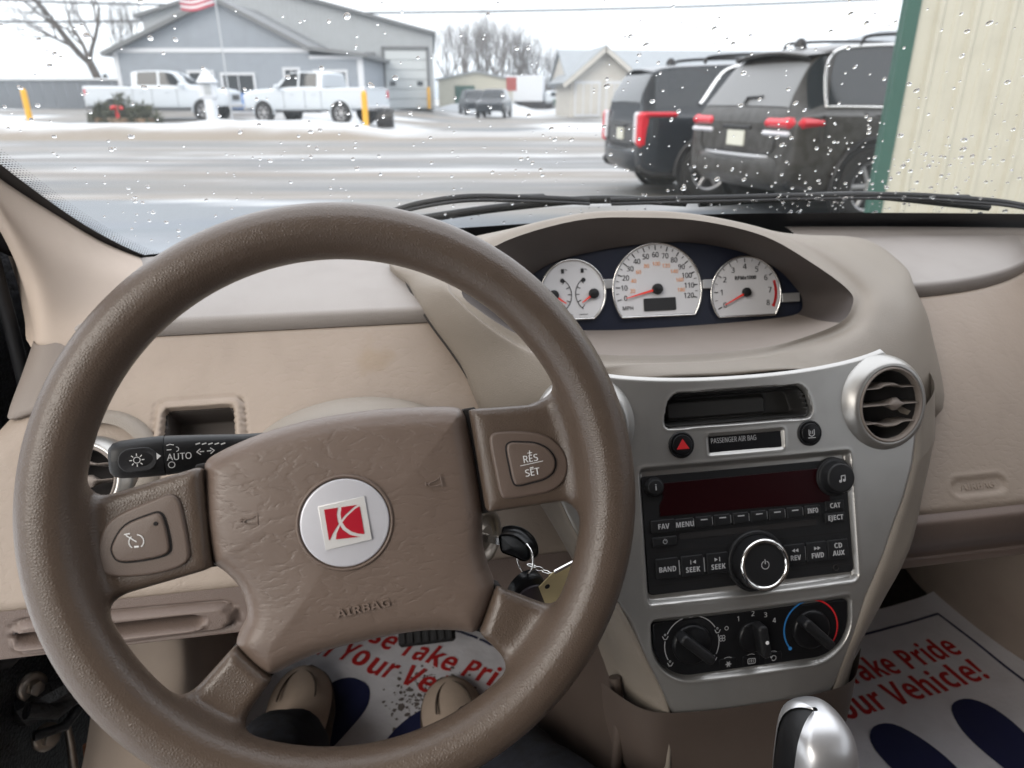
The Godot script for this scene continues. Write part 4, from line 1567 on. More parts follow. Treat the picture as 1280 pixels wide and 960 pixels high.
func air_vent(D: Node3D, x: Transform3D, mirror: float, scale := 1.0) -> void:
	var n := Node3D.new()
	n.name = "air_vent"
	D.add_child(n, true)
	x = x * Transform3D(Basis.from_scale(Vector3.ONE * scale), Vector3.ZERO)
	var tilt := x * Transform3D(Basis(Vector3(0, 1, 0), mirror * 0.10) * Basis(Vector3(1, 0, 0), 0.10), Vector3(mirror * 0.0028, -0.0022, 0))
	var rows := []
	for k in [[46.5, -6.0, 0.0], [45.5, -0.5, 0.1], [43.5, 3.0, 0.5], [41.0, 5.5, 0.9], [38.8, 6.8, 1.0], [36.6, 7.0, 1.0], [35.0, 5.5, 1.0], [34.8, 1.0, 1.0]]:
		var row := []
		for i in 48:
			var t := TAU * i / 48
			var q := Vector3(cos(t) * k[0], sin(t) * k[0], k[1]) * 0.001
			row.append((x * q).lerp(tilt * q, k[2]))
		rows.append(row)
	var mb := MB.new()
	loft(mb, rows, 1, 3, true)
	obj("housing", mb, M.silver, n)
	mb = MB.new()
	mb.lathe([Vector2(36.2, 2), Vector2(36.0, 6.6), Vector2(35.0, 8.0), Vector2(33.6, 7.6), Vector2(32.8, 5), Vector2(32.6, 1.5)].map(func(q): return q * 0.001), tilt, 48)
	obj("ring", mb, M.ledge, n)
	mb = MB.new()
	mb.lathe([Vector2(32.6, 2.0), Vector2(32.4, -22), Vector2(0.1, -24)].map(func(q): return q * 0.001), tilt, 32)
	obj("duct", mb, M.hole, n)
	for s in [16.0, 0.0, -17.0]:
		var half := sqrt(32.5 * 32.5 - s * s)
		rows = []
		for e in [[0.0, -0.9], [3.0, -0.5], [5.0, 0.0], [3.0, 0.5], [0.0, 0.9], [-16.0, 0.9], [-16.0, -0.9], [0.0, -0.9]]:
			var row := PackedVector3Array()
			for i in 25:
				var u := i / 24.0 * 2.0 - 1.0
				var bulge := exp(-pow(u * half / 11.0, 4.0))
				var yy: float = s + e[1] * (1.0 + (4.5 if s == 0.0 else 1.2) * bulge * (1.0 if e[0] >= 0 else 0.2)) + signf(s) * 3.0 * bulge * (1.0 if s != 0.0 else 0.0)
				if s == 0.0:
					var ball := exp(-pow((u * half - 8.0) / 6.0, 4.0))
					yy = s + e[1] * (1.0 + 6.0 * ball * (1.0 if e[0] >= 0 else 0.0))
				row.append(tilt * (Vector3(u * half, yy, 1.5 + e[0]) * 0.001))
			rows.append(row)
		mb = MB.new()
		mb.net(rows)
		obj("slat", mb, M.ledge, n)


func make_vents(D: Node3D) -> void:
	air_vent(D, on_panel(146.5, 951.0, -1.0), 1.0)
	air_vent(D, on_panel(-146.5, 951.0, -1.0), -1.0)
	air_vent(D, on_fascia(-0.292, 0.146, 0.004), -1.0, 0.95)
	var mb := MB.new()
	mb.lathe([Vector2(0.062, -0.012), Vector2(0.059, 0.002), Vector2(0.052, 0.007), Vector2(0.044, 0.008)], on_fascia(-0.286, 0.136, 0.0), 40)
	obj("side_vent_pod", mb, M.beige, D)


# ---------------------------------------------------------------- the car round the dashboard
func on_glass(x: float, y: float) -> Vector3:
	return Vector3(x, y, ws_base(x) + (y - 1.05) / 0.65)


func glass_frame(x: float, y: float) -> Transform3D:
	var p := on_glass(x, y)
	var u := (on_glass(x + 0.005, y) - p).normalized()
	var v := (on_glass(x, y + 0.005) - p)
	v = (v - u * v.dot(u)).normalized()
	return Transform3D(Basis(u, v, u.cross(v)), p)                    # z points into the cabin


func make_car() -> void:
	var c := thing("car_body", "cabin shell of the car with windscreen, pale pillar trim and open driver's doorway", "car")
	# windscreen
	var rows := []
	for j in 21:
		var row := PackedVector3Array()
		for i in 41:
			row.append(on_glass(lerpf(-0.36, 0.98, i / 40.0), lerpf(1.03, 1.47, j / 20.0)))
		rows.append(row)
	var mb := MB.new()
	mb.net(rows)
	obj("windscreen", mb, M.glass, c)
	# black printed band: a strip along the foot and one up the left edge, with a fringe of dots
	mb = MB.new()
	rows = []
	for j in 5:
		var row := PackedVector3Array()
		for i in 60:
			var x := lerpf(-0.40, 1.02, i / 59.0)
			var lo := 1.005
			var hi := 1.058 + 0.012 * smoothstep(0.0, 0.5, x) - 0.019 * smoothstep(-0.12, -0.33, x)
			row.append(glass_frame(x, lerpf(lo, hi, j / 4.0)) * Vector3(0, 0, 0.002))
		rows.append(row)
	mb.net(rows)
	obj("foot_band", mb, M.car_black, c)
	mb = MB.new()
	rows = []
	var edge := [Vector2(-0.258, 1.034), Vector2(-0.283, 1.046), Vector2(-0.300, 1.072), Vector2(-0.313, 1.105), Vector2(-0.322, 1.150), Vector2(-0.327, 1.20), Vector2(-0.333, 1.30), Vector2(-0.340, 1.44)]
	var e2 := smooth_row(edge, 5)
	for k in e2.size():
		var row := PackedVector3Array()
		for i in 4:
			row.append(glass_frame(e2[k].x - 0.03 * i, e2[k].y - 0.012 * i) * Vector3(0, 0, 0.002))
		rows.append(row)
	mb.net(rows)
	obj("side_band", mb, M.car_black, c)
	mb = MB.new()
	for k in e2.size() - 1:
		var n := int((e2[k + 1] - e2[k]).length() / 0.0023) + 1
		for q in n:
			for ring in 6:
				var t := (q + 0.5 * (ring % 2)) / n
				var p: Vector2 = (e2[k] as Vector2).lerp(e2[k + 1], t) + Vector2(0.0022, 0.0011) * (ring + 0.4)
				var fr := glass_frame(p.x, p.y)
				var rr := 0.00105 * (1.0 - ring * 0.11)
				var face := []
				for a in 6:
					face.append(fr * Vector3(cos(TAU * a / 6) * rr, sin(TAU * a / 6) * rr, 0.002))
				mb.face(face)
	kind(obj("dot_fringe", mb, M.car_black, c), "stuff")
	# left pillar trim
	var inner := [V(-0.262, 1.024, -0.935), V(-0.285, 1.040, -0.905), V(-0.308, 1.070, -0.852), V(-0.322, 1.108, -0.79), V(-0.334, 1.152, -0.72), V(-0.340, 1.20, -0.65), V(-0.346, 1.25, -0.57), V(-0.356, 1.36, -0.40), V(-0.366, 1.47, -0.23)]
	var outer := [V(-0.262, 0.990, -0.750), V(-0.282, 0.988, -0.742), V(-0.318, 0.987, -0.735), V(-0.350, 0.985, -0.740), V(-0.368, 1.002, -0.782), V(-0.385, 1.049, -0.820), V(-0.400, 1.095, -0.825), V(-0.420, 1.24, -0.70), V(-0.435, 1.42, -0.40)]
	rows = []
	for k in inner.size():
		var a: Vector3 = inner[k]
		var b: Vector3 = outer[k]
		var bulge := Vector3(0.012, 0.014, 0.018)
		rows.append([a + Vector3(-0.004, -0.004, -0.022), a, a.lerp(b, 0.12) + bulge * 0.45, a.lerp(b, 0.4) + bulge, a.lerp(b, 0.75) + bulge * 0.7, b, b + Vector3(-0.02, 0, -0.03)])
	mb = MB.new()
	loft(mb, rows, 5, 5)
	obj("pillar_trim", mb, M.trim, c)
	# right pillar, roof, header, right-hand door; an added windowless rear, out of view, shades the inside
	mb = MB.new()
	loft(mb, [[V(0.93, 1.03, -0.90), V(0.955, 1.01, -0.86), V(0.985, 0.99, -0.78), V(1.03, 0.985, -0.76)], [V(0.96, 1.20, -0.63), V(0.975, 1.19, -0.60), V(1.0, 1.17, -0.56), V(1.04, 1.15, -0.54)], [V(0.965, 1.47, -0.23), V(0.98, 1.46, -0.2), V(1.0, 1.44, -0.18), V(1.04, 1.43, -0.16)]], 4, 6)
	obj("pillar_trim", mb, M.trim, c)
	mb = MB.new()
	loft(mb, [[V(-0.40, 1.45, -0.27), V(-0.1, 1.475, -0.33), V(0.31, 1.48, -0.35), V(0.7, 1.475, -0.33), V(1.02, 1.45, -0.27)], [V(-0.42, 1.49, 0.1), V(-0.1, 1.55, 0.1), V(0.31, 1.56, 0.1), V(0.7, 1.55, 0.1), V(1.04, 1.49, 0.1)], [V(-0.42, 1.47, 1.0), V(-0.1, 1.53, 1.0), V(0.31, 1.54, 1.0), V(0.7, 1.53, 1.0), V(1.04, 1.47, 1.0)], [V(-0.40, 1.38, 1.7), V(-0.1, 1.42, 1.7), V(0.31, 1.43, 1.7), V(0.7, 1.42, 1.7), V(1.02, 1.38, 1.7)]], 4, 5)
	obj("roof_lining", mb, M.trim, c)
	mb = MB.new()
	mb.box(V(1.06, 0.60, -0.19), V(0.05, 0.86, 1.48), 0.02)
	obj("passenger_door", mb, M.lower, c)
	mb = MB.new()
	mb.net([PackedVector3Array([V(1.055, 1.02, -0.80), V(1.055, 1.02, 0.56)]), PackedVector3Array([V(1.04, 1.46, -0.20), V(1.04, 1.49, 0.56)])])
	obj("door_window", mb, M.tinted, c)  # unseen pane, tinted dark to cut light from the right
	for q in [[V(1.06, 0.86, 1.15), V(0.05, 1.4, 1.18)], [V(-0.44, 0.52, 1.17), V(0.05, 0.7, 1.16)], [V(-0.44, 1.1, 0.66), V(0.05, 0.8, 0.12)], [V(-0.44, 0.2, -0.05), V(0.08, 0.2, 0.8)], [V(-0.45, 0.5, -1.10), V(0.05, 0.66, 0.32)], [V(1.07, 0.5, -1.10), V(0.05, 0.66, 0.32)]]:  # plain boxes added to close the cabin; right rear windowless against light from behind
		mb = MB.new()
		mb.box(q[0], q[1], 0.02)
		obj("added_side_panel", mb, M.console, c)
	mb = MB.new()
	mb.box(V(0.31, 0.85, 1.74), V(1.5, 1.35, 0.10), 0.03)
	obj("added_rear_panel", mb, M.carpet, c)  # unseen, added to stop light from behind
	for sx in [-0.05, 0.67]:
		mb = MB.new()
		mb.box(V(sx, 0.86, 0.50), V(0.52, 0.72, 0.16), 0.06, Transform3D(Basis.IDENTITY, Vector3.ZERO))
		mb.box(V(sx, 0.44, 0.12), V(0.52, 0.18, 0.56), 0.06)
		mb.box(V(sx, 1.30, 0.52), V(0.28, 0.18, 0.12), 0.05)
		obj("seat", mb, M.console, c)
	# outside metal ahead of the windscreen
	rows = []
	for k in [[0.990, -0.985], [0.985, -1.06], [0.965, -1.10], [0.935, -1.4], [0.86, -1.75], [0.70, -1.98], [0.45, -2.05]]:
		var row := []
		for i in 7:
			var u := i / 6.0 * 2.0 - 1.0
			row.append(V(CX + u * 0.70, k[0] - 0.05 * u * u, k[1] + 0.24 * pow(u * 0.7, 2.0)))
		rows.append(row)
	mb = MB.new()
	loft(mb, rows, 4, 4)
	obj("bonnet", mb, M.black_paint, c)
	mb = MB.new()
	rows = []
	for k in [[1.046, -0.006], [1.030, -0.030], [1.005, -0.085], [0.995, -0.12]]:
		var row := []
		for i in 9:
			var x := lerpf(-0.36, 0.98, i / 8.0)
			row.append(V(x, k[0], ws_base(x) + k[1]))
		rows.append(row)
	loft(mb, rows, 4, 3)
	obj("cowl", mb, M.car_black, c)
	# floor, toe board, tunnel, sill
	mb = MB.new()
	loft(mb, [[V(-0.40, 0.30, 0.6), V(0.3, 0.30, 0.6), V(1.05, 0.30, 0.6)], [V(-0.40, 0.31, -0.3), V(0.3, 0.31, -0.3), V(1.05, 0.31, -0.3)], [V(-0.40, 0.32, -0.95), V(0.3, 0.32, -0.95), V(1.05, 0.32, -0.95)], [V(-0.40, 0.40, -1.08), V(0.3, 0.40, -1.08), V(1.05, 0.40, -1.08)], [V(-0.40, 0.62, -1.22), V(0.3, 0.62, -1.22), V(1.05, 0.62, -1.22)], [V(-0.40, 0.98, -1.0), V(0.3, 0.98, -1.0), V(1.05, 0.98, -1.0)]], 3, 5)
	obj("floor_carpet", mb, M.carpet, c)
	mb = MB.new()
	loft(mb, [[V(-0.408, 0.452, 0.4), V(-0.375, 0.458, 0.4), V(-0.315, 0.445, 0.4), V(-0.292, 0.41, 0.4), V(-0.285, 0.31, 0.4)], [V(-0.408, 0.452, -0.45), V(-0.375, 0.458, -0.45), V(-0.315, 0.445, -0.45), V(-0.292, 0.41, -0.45), V(-0.285, 0.31, -0.45)], [V(-0.402, 0.46, -0.66), V(-0.37, 0.466, -0.65), V(-0.312, 0.452, -0.64), V(-0.290, 0.415, -0.64), V(-0.283, 0.31, -0.64)], [V(-0.396, 0.55, -0.77), V(-0.362, 0.545, -0.75), V(-0.305, 0.52, -0.74), V(-0.285, 0.46, -0.74), V(-0.28, 0.31, -0.75)], [V(-0.388, 0.68, -0.82), V(-0.350, 0.665, -0.79), V(-0.298, 0.63, -0.79), V(-0.280, 0.55, -0.80), V(-0.275, 0.31, -0.86)], [V(-0.38, 0.80, -0.88), V(-0.335, 0.78, -0.86), V(-0.29, 0.74, -0.88), V(-0.275, 0.62, -0.92), V(-0.27, 0.31, -1.05)]], 5, 5, false, true)
	obj("sill_trim", mb, M.trim, c)
	mb = MB.new()
	loft(mb, [[V(1.03, 0.31, -0.70), V(1.02, 0.5, -0.70), V(1.02, 0.72, -0.68), V(1.03, 0.80, -0.66)], [V(1.0, 0.31, -0.86), V(0.985, 0.5, -0.85), V(0.985, 0.72, -0.80), V(1.0, 0.80, -0.78)], [V(0.99, 0.31, -1.10), V(0.97, 0.5, -1.08), V(0.97, 0.72, -1.02), V(0.98, 0.80, -1.0)]], 4, 4)
	obj("kick_panel", mb, M.trim, c)
	# doorway pillar: dark painted metal with hinge bolts, a check strap, a folded rubber boot and the door seal
	mb = MB.new()
	loft(mb, [[V(-0.46, 0.2, -0.50), V(-0.46, 0.2, -0.80), V(-0.43, 0.2, -0.95)], [V(-0.47, 0.55, -0.55), V(-0.465, 0.55, -0.83), V(-0.42, 0.55, -0.95)], [V(-0.47, 0.90, -0.70), V(-0.45, 0.90, -0.87), V(-0.41, 0.90, -0.95)], [V(-0.46, 1.2, -0.75), V(-0.44, 1.2, -0.82), V(-0.41, 1.2, -0.86)]], 4, 6)
	obj("door_pillar", mb, M.grease, c)
	for b in [V(-0.452, 0.565, -0.742), V(-0.452, 0.488, -0.738)]:
		var bx := Transform3D(Basis.looking_at(-V(0.80, 0.15, 0.55).normalized()), b)
		mb = MB.new()
		mb.lathe([Vector2(0.017, -0.004), Vector2(0.017, 0.001), Vector2(0.012, 0.002), Vector2(0.009, 0.0022)], bx, 20)
		mb.lathe([Vector2(0.0095, 0), Vector2(0.0095, 0.010), Vector2(0.008, 0.0115), Vector2(0.0001, 0.0115)], bx, 6)
		obj("hinge_bolt", mb, M.steel, c)
	mb = MB.new()
	mb.box(V(0, 0, 0), V(0.085, 0.035, 0.03), 0.008, Transform3D(Basis.from_euler(V(0.25, 0.5, 0.22)), V(-0.435, 0.545, -0.745)))
	mb.tube([V(-0.45, 0.555, -0.715), V(-0.43, 0.535, -0.73), V(-0.41, 0.535, -0.76)], 0.010, 10)
	mb.tube([V(-0.455, 0.51, -0.72), V(-0.43, 0.50, -0.74), V(-0.405, 0.52, -0.78)], 0.006, 8)
	obj("door_hinge", mb, M.grease, c)
	mb = MB.new()
	mb.tube([V(-0.442, 0.476, -0.765), V(-0.440, 0.45, -0.757), V(-0.440, 0.40, -0.743), V(-0.44, 0.35, -0.73)], [0.0045, 0.0055, 0.006, 0.006], 8)
	obj("check_strap", mb, M.steel, c)
	mb = MB.new()
	mb.box(V(0, 0, 0), V(0.012, 0.06, 0.004), 0.001, Transform3D(Basis.from_euler(V(0.2, 0.6, -0.1)), V(-0.424, 0.425, -0.757)))
	obj("rust_patch", mb, M.rust, c)
	var pts := []
	var rad := []
	for k in 15:
		pts.append(V(-0.50, 0.66, -0.64).lerp(V(-0.425, 0.640, -0.752), k / 14.0))
		rad.append(0.017 + 0.004 * (k % 2))
	mb = MB.new()
	mb.tube(pts, rad, 14)
	obj("wiring_boot", mb, M.rubber, c)
	mb = MB.new()
	mb.tube(smooth_row([V(-0.44, 1.42, -0.40), V(-0.425, 1.26, -0.68), V(-0.412, 1.12, -0.81), V(-0.405, 1.02, -0.815), V(-0.402, 0.85, -0.80), V(-0.402, 0.62, -0.785), V(-0.400, 0.52, -0.767), V(-0.400, 0.43, -0.742), V(-0.402, 0.40, -0.70), V(-0.405, 0.40, -0.3)], 5), 0.0075, 8)
	obj("door_seal", mb, M.rubber, c)
	# dark parts under the dash, left unspecified
	mb = MB.new()
	mb.tube([V(-0.17, 0.72, -0.90), V(-0.19, 0.60, -0.88), V(-0.20, 0.48, -0.86)], [0.02, 0.018, 0.014], 8)
	mb.box(V(-0.205, 0.55, -0.88), V(0.03, 0.10, 0.05), 0.006)
	obj("under_dash_parts", mb, M.black, c)


func make_console() -> void:
	var c := thing("centre_console", "dark taupe console under the silver panel with cup holder", "console")
	# face below the silver panel, tray and side walls
	var mb := MB.new()
	loft(mb, [[V(0.175, 0.70, -0.50), V(0.205, 0.70, -0.462), V(0.25, 0.70, -0.452), V(0.31, 0.70, -0.4505), V(0.37, 0.70, -0.452), V(0.415, 0.70, -0.462), V(0.45, 0.70, -0.50)], [V(0.18, 0.66, -0.50), V(0.208, 0.66, -0.455), V(0.25, 0.66, -0.448), V(0.31, 0.66, -0.447), V(0.37, 0.66, -0.448), V(0.412, 0.66, -0.455), V(0.44, 0.66, -0.50)], [V(0.19, 0.615, -0.49), V(0.215, 0.612, -0.45), V(0.25, 0.61, -0.437), V(0.31, 0.609, -0.435), V(0.37, 0.61, -0.437), V(0.405, 0.612, -0.45), V(0.43, 0.615, -0.49)]], 5, 5)
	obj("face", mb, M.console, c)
	mb = MB.new()
	var rows := []
	for j in 61:
		var row := PackedVector3Array()
		for i in 41:
			var x := lerpf(0.20, 0.42, i / 40.0)
			var z := lerpf(-0.45, -0.10, j / 60.0)
			var y := 0.612 - 0.05 * (z + 0.45)
			var d := Vector2(x - 0.255, z + 0.375).length() - 0.040
			y -= 0.05 * smoothstep(0.002, -0.004, d) - 0.002 * exp(-pow((d - 0.003) / 0.002, 2))
			y -= 0.02 * pow(smoothstep(0.012, 0.0, minf(x - 0.20, 0.42 - x)), 2.0)
			row.append(V(x, y, z))
		rows.append(row)
	mb.net(rows)
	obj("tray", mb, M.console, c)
	for sg in [-1.0, 1.0]:
		mb = MB.new()
		var x0: float = CX + sg * 0.112
		var x1: float = CX + sg * 0.135
		var x2: float = CX + sg * 0.15
		loft(mb, [[V(x0 - sg * 0.004, 0.615, -0.05), V(x0, 0.60, -0.05), V(x1, 0.45, -0.05), V(x2, 0.31, -0.05)], [V(x0 - sg * 0.004, 0.615, -0.46), V(x0, 0.60, -0.46), V(x1, 0.45, -0.46), V(x2, 0.31, -0.46)], [V(x0, 0.72, -0.52), V(x0 + sg * 0.004, 0.66, -0.54), V(x1, 0.47, -0.60), V(x2, 0.31, -0.60)], [V(x0 + sg * 0.02, 0.78, -0.62), V(x0 + sg * 0.024, 0.68, -0.70), V(x1 + sg * 0.01, 0.5, -0.80), V(x2 + sg * 0.01, 0.31, -0.90)], [V(x0 + sg * 0.02, 0.80, -0.9), V(x0 + sg * 0.024, 0.68, -1.0), V(x1 + sg * 0.01, 0.5, -1.1), V(x2 + sg * 0.01, 0.31, -1.1)]], 5, 5, false, sg > 0)
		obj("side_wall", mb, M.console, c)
	mb = MB.new()
	mb.tube(smooth_row([V(0.190, 0.70, -0.505), V(0.192, 0.655, -0.49), V(0.186, 0.56, -0.475), V(0.176, 0.42, -0.46)], 4), 0.006, 8)
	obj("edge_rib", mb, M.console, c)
	# gear selector
	var g := thing("gear_selector", "silver-topped gear selector knob with black side and grip", "gear lever")
	g.position = V(0.306, 0.62, -0.355)
	mb = MB.new()
	mb.tube([V(0, 0, 0.02), V(0, 0.05, 0.005), V(0, 0.08, -0.005)], [0.012, 0.010, 0.010], 12)
	obj("lever", mb, M.black, g)
	mb = MB.new()
	mb.lathe([Vector2(0.035, 0), Vector2(0.03, 0.02), Vector2(0.016, 0.035), Vector2(0.012, 0.04)], Transform3D(Basis(Vector3.RIGHT, -PI / 2), V(0, -0.005, 0.02)), 24)
	obj("boot", mb, M.rubber, g)
	for part in 2:
		rows = []
		var st := [[0.050, 0.020, 0.019, 0.0], [0.056, 0.0245, 0.024, 0.0], [0.075, 0.0265, 0.027, -0.001], [0.098, 0.0275, 0.029, -0.003], [0.118, 0.0272, 0.0295, -0.005], [0.133, 0.0258, 0.0285, -0.008], [0.144, 0.0225, 0.025, -0.011], [0.151, 0.016, 0.018, -0.014], [0.1545, 0.008, 0.009, -0.016], [0.1553, 0.0005, 0.0005, -0.0165]]
		for k in st:
			var row := []
			for i in 25:
				var t := (TAU * i / 24) if part == 0 else deg_to_rad(lerpf(-150.0, 160.0, i / 24.0))
				var q := Vector2(signf(cos(t)) * pow(absf(cos(t)), 0.8), signf(sin(t)) * pow(absf(sin(t)), 0.8))
				var lift := 0.0 if part == 0 else 0.0012 * smoothstep(0, 0.08, minf(i / 24.0, 1.0 - i / 24.0)) + 0.0003
				if part == 0:
					lift = -0.0012 * smoothstep(0.10, 0.15, k[0])
				row.append(V(q.x * maxf(0.0004, k[1] + lift), k[0] + lift * 0.8, q.y * maxf(0.0004, k[2] + lift) + k[3]))
			rows.append(row)
		mb = MB.new()
		loft(mb, rows, 2, 3)
		obj("grip" if part == 0 else "silver_cap", mb, M.black if part == 0 else M.satin, g)


func make_floor_things() -> void:
	# paper mats printed with a border, two lines of red lettering and a pair of shoe soles
	for m in [["wrinkled white paper floor mat under the driver's shoes", V(0.004, 0.336, -0.925), 36.0, 1.0], ["smooth white paper floor mat in the passenger footwell", V(0.752, 0.328, -0.770), -8.0, 0.35]]:
		var t := thing("paper_mat", m[0], "floor mat", m[1], deg_to_rad(-m[2]), "printed paper floor mats")
		var wave := float(m[3])
		var seed_ := 21 if wave > 0.5 else 22
		var nz := noise(seed_, 4.5, FastNoiseLite.TYPE_SIMPLEX_SMOOTH, 3)
		var bend := func(p: Vector3) -> Vector3:
			var y := 0.008 * wave * (1.0 + nz.get_noise_2d(p.x * 2.0, p.z * 0.8)) + 0.012 * wave * nz.get_noise_2d(p.x * 0.7 + 9.0, p.z * 0.5)
			if wave < 0.5:
				y += 0.10 * pow(maxf(0.0, -p.z - 0.16), 1.6) + 2.2 * pow(maxf(0.0, p.x - 0.20), 2.0)
			else:
				y += 0.7 * pow(maxf(0.0, -p.z - 0.14), 1.5)
			return Vector3(p.x, p.y + y, p.z)
		var rows := []
		for j in 61:
			var row := PackedVector3Array()
			for i in 51:
				row.append(bend.call(V(lerpf(-0.24, 0.275, i / 50.0), 0, lerpf(-0.152, 0.42, j / 60.0))))
			rows.append(row)
		var mb := MB.new()
		mb.net(rows)
		obj("sheet", mb, M.paper, t)
		var lie := func(x: float, z: float) -> Transform3D: return Transform3D(Basis(Vector3.RIGHT, -PI / 2), V(x, 0.0008, z))
		mb = MB.new()
		text(mb, "Please Take Pride", 0.042, lie.call(-0.012, -0.035), true, 0.0006, 0.80)
		text(mb, "In Your Vehicle!", 0.042, lie.call(-0.012, 0.020), true, 0.0006, 0.88)
		mb.warp(bend)
		obj("lettering", mb, M.mat_red, t)
		mb = MB.new()
		var ring := []
		for c in [[-0.21, -0.105, 0.225, -0.105], [0.225, -0.105, 0.225, 0.40], [0.225, 0.40, -0.21, 0.40], [-0.21, 0.40, -0.21, -0.105]]:
			for k in 30:
				ring.append(Vector2(lerpf(c[0], c[2], k / 30.0), -lerpf(c[1], c[3], k / 30.0)))
		mb.stroke(ring, 0.005, lie.call(0, 0), true, 0.0)
		mb.warp(bend)
		obj("border", mb, M.mat_blue, t)
		for sg in [-1.0, 1.0]:
			var sole := rounded(pv([-28, 0, -42, 40, -46, 85, -36, 122, -10, 140, 20, 132, 38, 100, 42, 60, 34, 10, 26, -30, 24, -70, 14, -105, -8, -108, -22, -80, -26, -40]), 3)
			var flip := PackedVector2Array(Array(sole).map(func(p): return Vector2(p.x * -sg, p.y)))
			var x: Transform3D = lie.call(sg * 0.065 + 0.01, 0.20) * Transform3D(Basis(Vector3(0, 0, 1), deg_to_rad(-sg * 6.0)), Vector3.ZERO)
			mb = MB.new()
			# fan rings so that the print follows the paper
			mb.pillow(flip, 0.0, 0.0006, 0.0001, 0.0, x, 6, 1)
			mb.warp(bend)
			obj("sole_print", mb, M.mat_blue, t)
		if wave > 0.5:
			mb = MB.new()
			for k in 420:
				var c := V(0.060 + rng.randfn(0, 0.035), 0.0009, 0.045 + rng.randfn(0, 0.03))
				var r := absf(rng.randfn(0.0, 0.0018)) + 0.0004
				var f := []
				for a in 7:
					var q := r * rng.randf_range(0.6, 1.3)
					f.append(bend.call(c + V(cos(TAU * a / 7) * q, 0.0, sin(TAU * a / 7) * q)))
				mb.face(f)
			kind(obj("mud_specks", mb, M.mud, t), "stuff")
	# brake pedal
	var p := thing("brake_pedal", "black ribbed brake pedal above the driver's paper mat", "pedal")
	var px := Transform3D(Basis(Vector3.RIGHT, deg_to_rad(-42.0)), V(0.022, 0.452, -0.892))
	var mb := MB.new()
	mb.box(Vector3.ZERO, V(0.088, 0.046, 0.010), 0.004, px)
	for k in 7:
		mb.box(V(-0.036 + k * 0.012, 0, 0.006), V(0.006, 0.038, 0.004), 0.0012, px)
	obj("pad", mb, M.rubber, p)
	mb = MB.new()
	mb.tube([px * V(0, 0, -0.004), px * V(0, 0.06, -0.03), V(0.02, 0.70, -0.98)], 0.008, 8)
	obj("arm", mb, M.black, p)


func make_person() -> void:
	var t := thing("person", "seated driver's legs in dark navy trousers and tan suede shoes", "person")
	# legs as one body: hip, knee and ankle of each leg, tapering; hems open over the shoes
	var hip := V(-0.03, 0.60, 0.16)
	var chain := [
		[V(-0.12, 0.60, 0.12), V(-0.205, 0.635, -0.335), V(-0.178, 0.415, -0.728)],
		[V(0.06, 0.60, 0.12), V(0.150, 0.600, -0.395), V(0.085, 0.405, -0.700)]]
	var folds := noise(31, 9.0, FastNoiseLite.TYPE_SIMPLEX_SMOOTH, 3)
	var f := func(p: Vector3) -> float:
		var d := (p - hip).length() - 0.13
		d = smin(d, capsule(p, V(-0.03, 0.60, 0.16), V(-0.03, 0.78, 0.28), 0.14, 0.15), 0.05)
		for l in chain:
			d = smin(d, capsule(p, l[0], l[1], 0.088, 0.064), 0.06)
			d = smin(d, capsule(p, l[1], l[2], 0.063, 0.058), 0.03)
		return d + 0.006 * folds.get_noise_3d(p.x * 2.2, p.y * 1.0, p.z * 1.0)
	var mb := MB.new()
	surface_net(mb, f, V(-0.35, 0.30, -0.86), V(0.27, 0.98, 0.46), 0.012)
	obj("trousers", mb, M.denim, t)
	var foot := [[V(-0.178, 0.345, -0.738), 0.02, 1.0], [V(0.060, 0.340, -0.680), 0.10, -1.0]]
	for s in foot:
		var dir := V(sin(s[1]) * -0.25, 0, -1).normalized()
		var side := V(-dir.z, 0, dir.x)
		var rows := []
		for k in [[-0.095, 0.024, 0.050, 0.0], [-0.08, 0.033, 0.065, 0.0], [-0.03, 0.038, 0.075, 0.0], [0.02, 0.040, 0.070, 0.0], [0.07, 0.045, 0.058, 0.003], [0.115, 0.047, 0.048, 0.005], [0.150, 0.043, 0.040, 0.005], [0.178, 0.032, 0.032, 0.004], [0.192, 0.018, 0.023, 0.003], [0.197, 0.002, 0.012, 0.002]]:
			var row := []
			for i in 16:
				var a := TAU * i / 16
				var yy: float = sin(a)
				var w: float = k[1] * (1.0 - 0.25 * maxf(0.0, yy))
				row.append((s[0] as Vector3) + dir * k[0] + side * (cos(a) * w + k[3] * s[2]) + Vector3.UP * (0.008 + (k[2] * (yy * 0.5 + 0.5))))
			rows.append(row)
		mb = MB.new()
		loft(mb, rows, 2, 3, true)
		var shoe := obj("shoe", mb, M.suede, t)
		rows = []
		for k in [[-0.10, 0.030], [-0.06, 0.039], [0.0, 0.041], [0.06, 0.047], [0.115, 0.0505], [0.155, 0.046], [0.185, 0.033], [0.203, 0.012]]:
			var row := []
			for q in [[-1, 0.0], [-1.0, 0.016], [-0.9, 0.019], [0.9, 0.019], [1.0, 0.016], [1, 0.0]]:
				row.append((s[0] as Vector3) + dir * k[0] + side * (q[0] * k[1] + 0.004 * s[2]) + Vector3.UP * (q[1] + 0.001))
			rows.append(row)
		mb = MB.new()
		loft(mb, rows, 1, 3)
		obj("sole", mb, M.sole, shoe)
		mb = MB.new()
		var seam := []
		for k in 19:
			var a := PI * k / 18
			seam.append((s[0] as Vector3) + dir * (0.095 + 0.075 * sin(a)) + side * (cos(a) * 0.027 + 0.004 * s[2]) + Vector3.UP * (0.059 - 0.018 * sin(a)))
		mb.tube(seam, 0.0016, 5)
		obj("toe_seam", mb, M.sole, shoe)


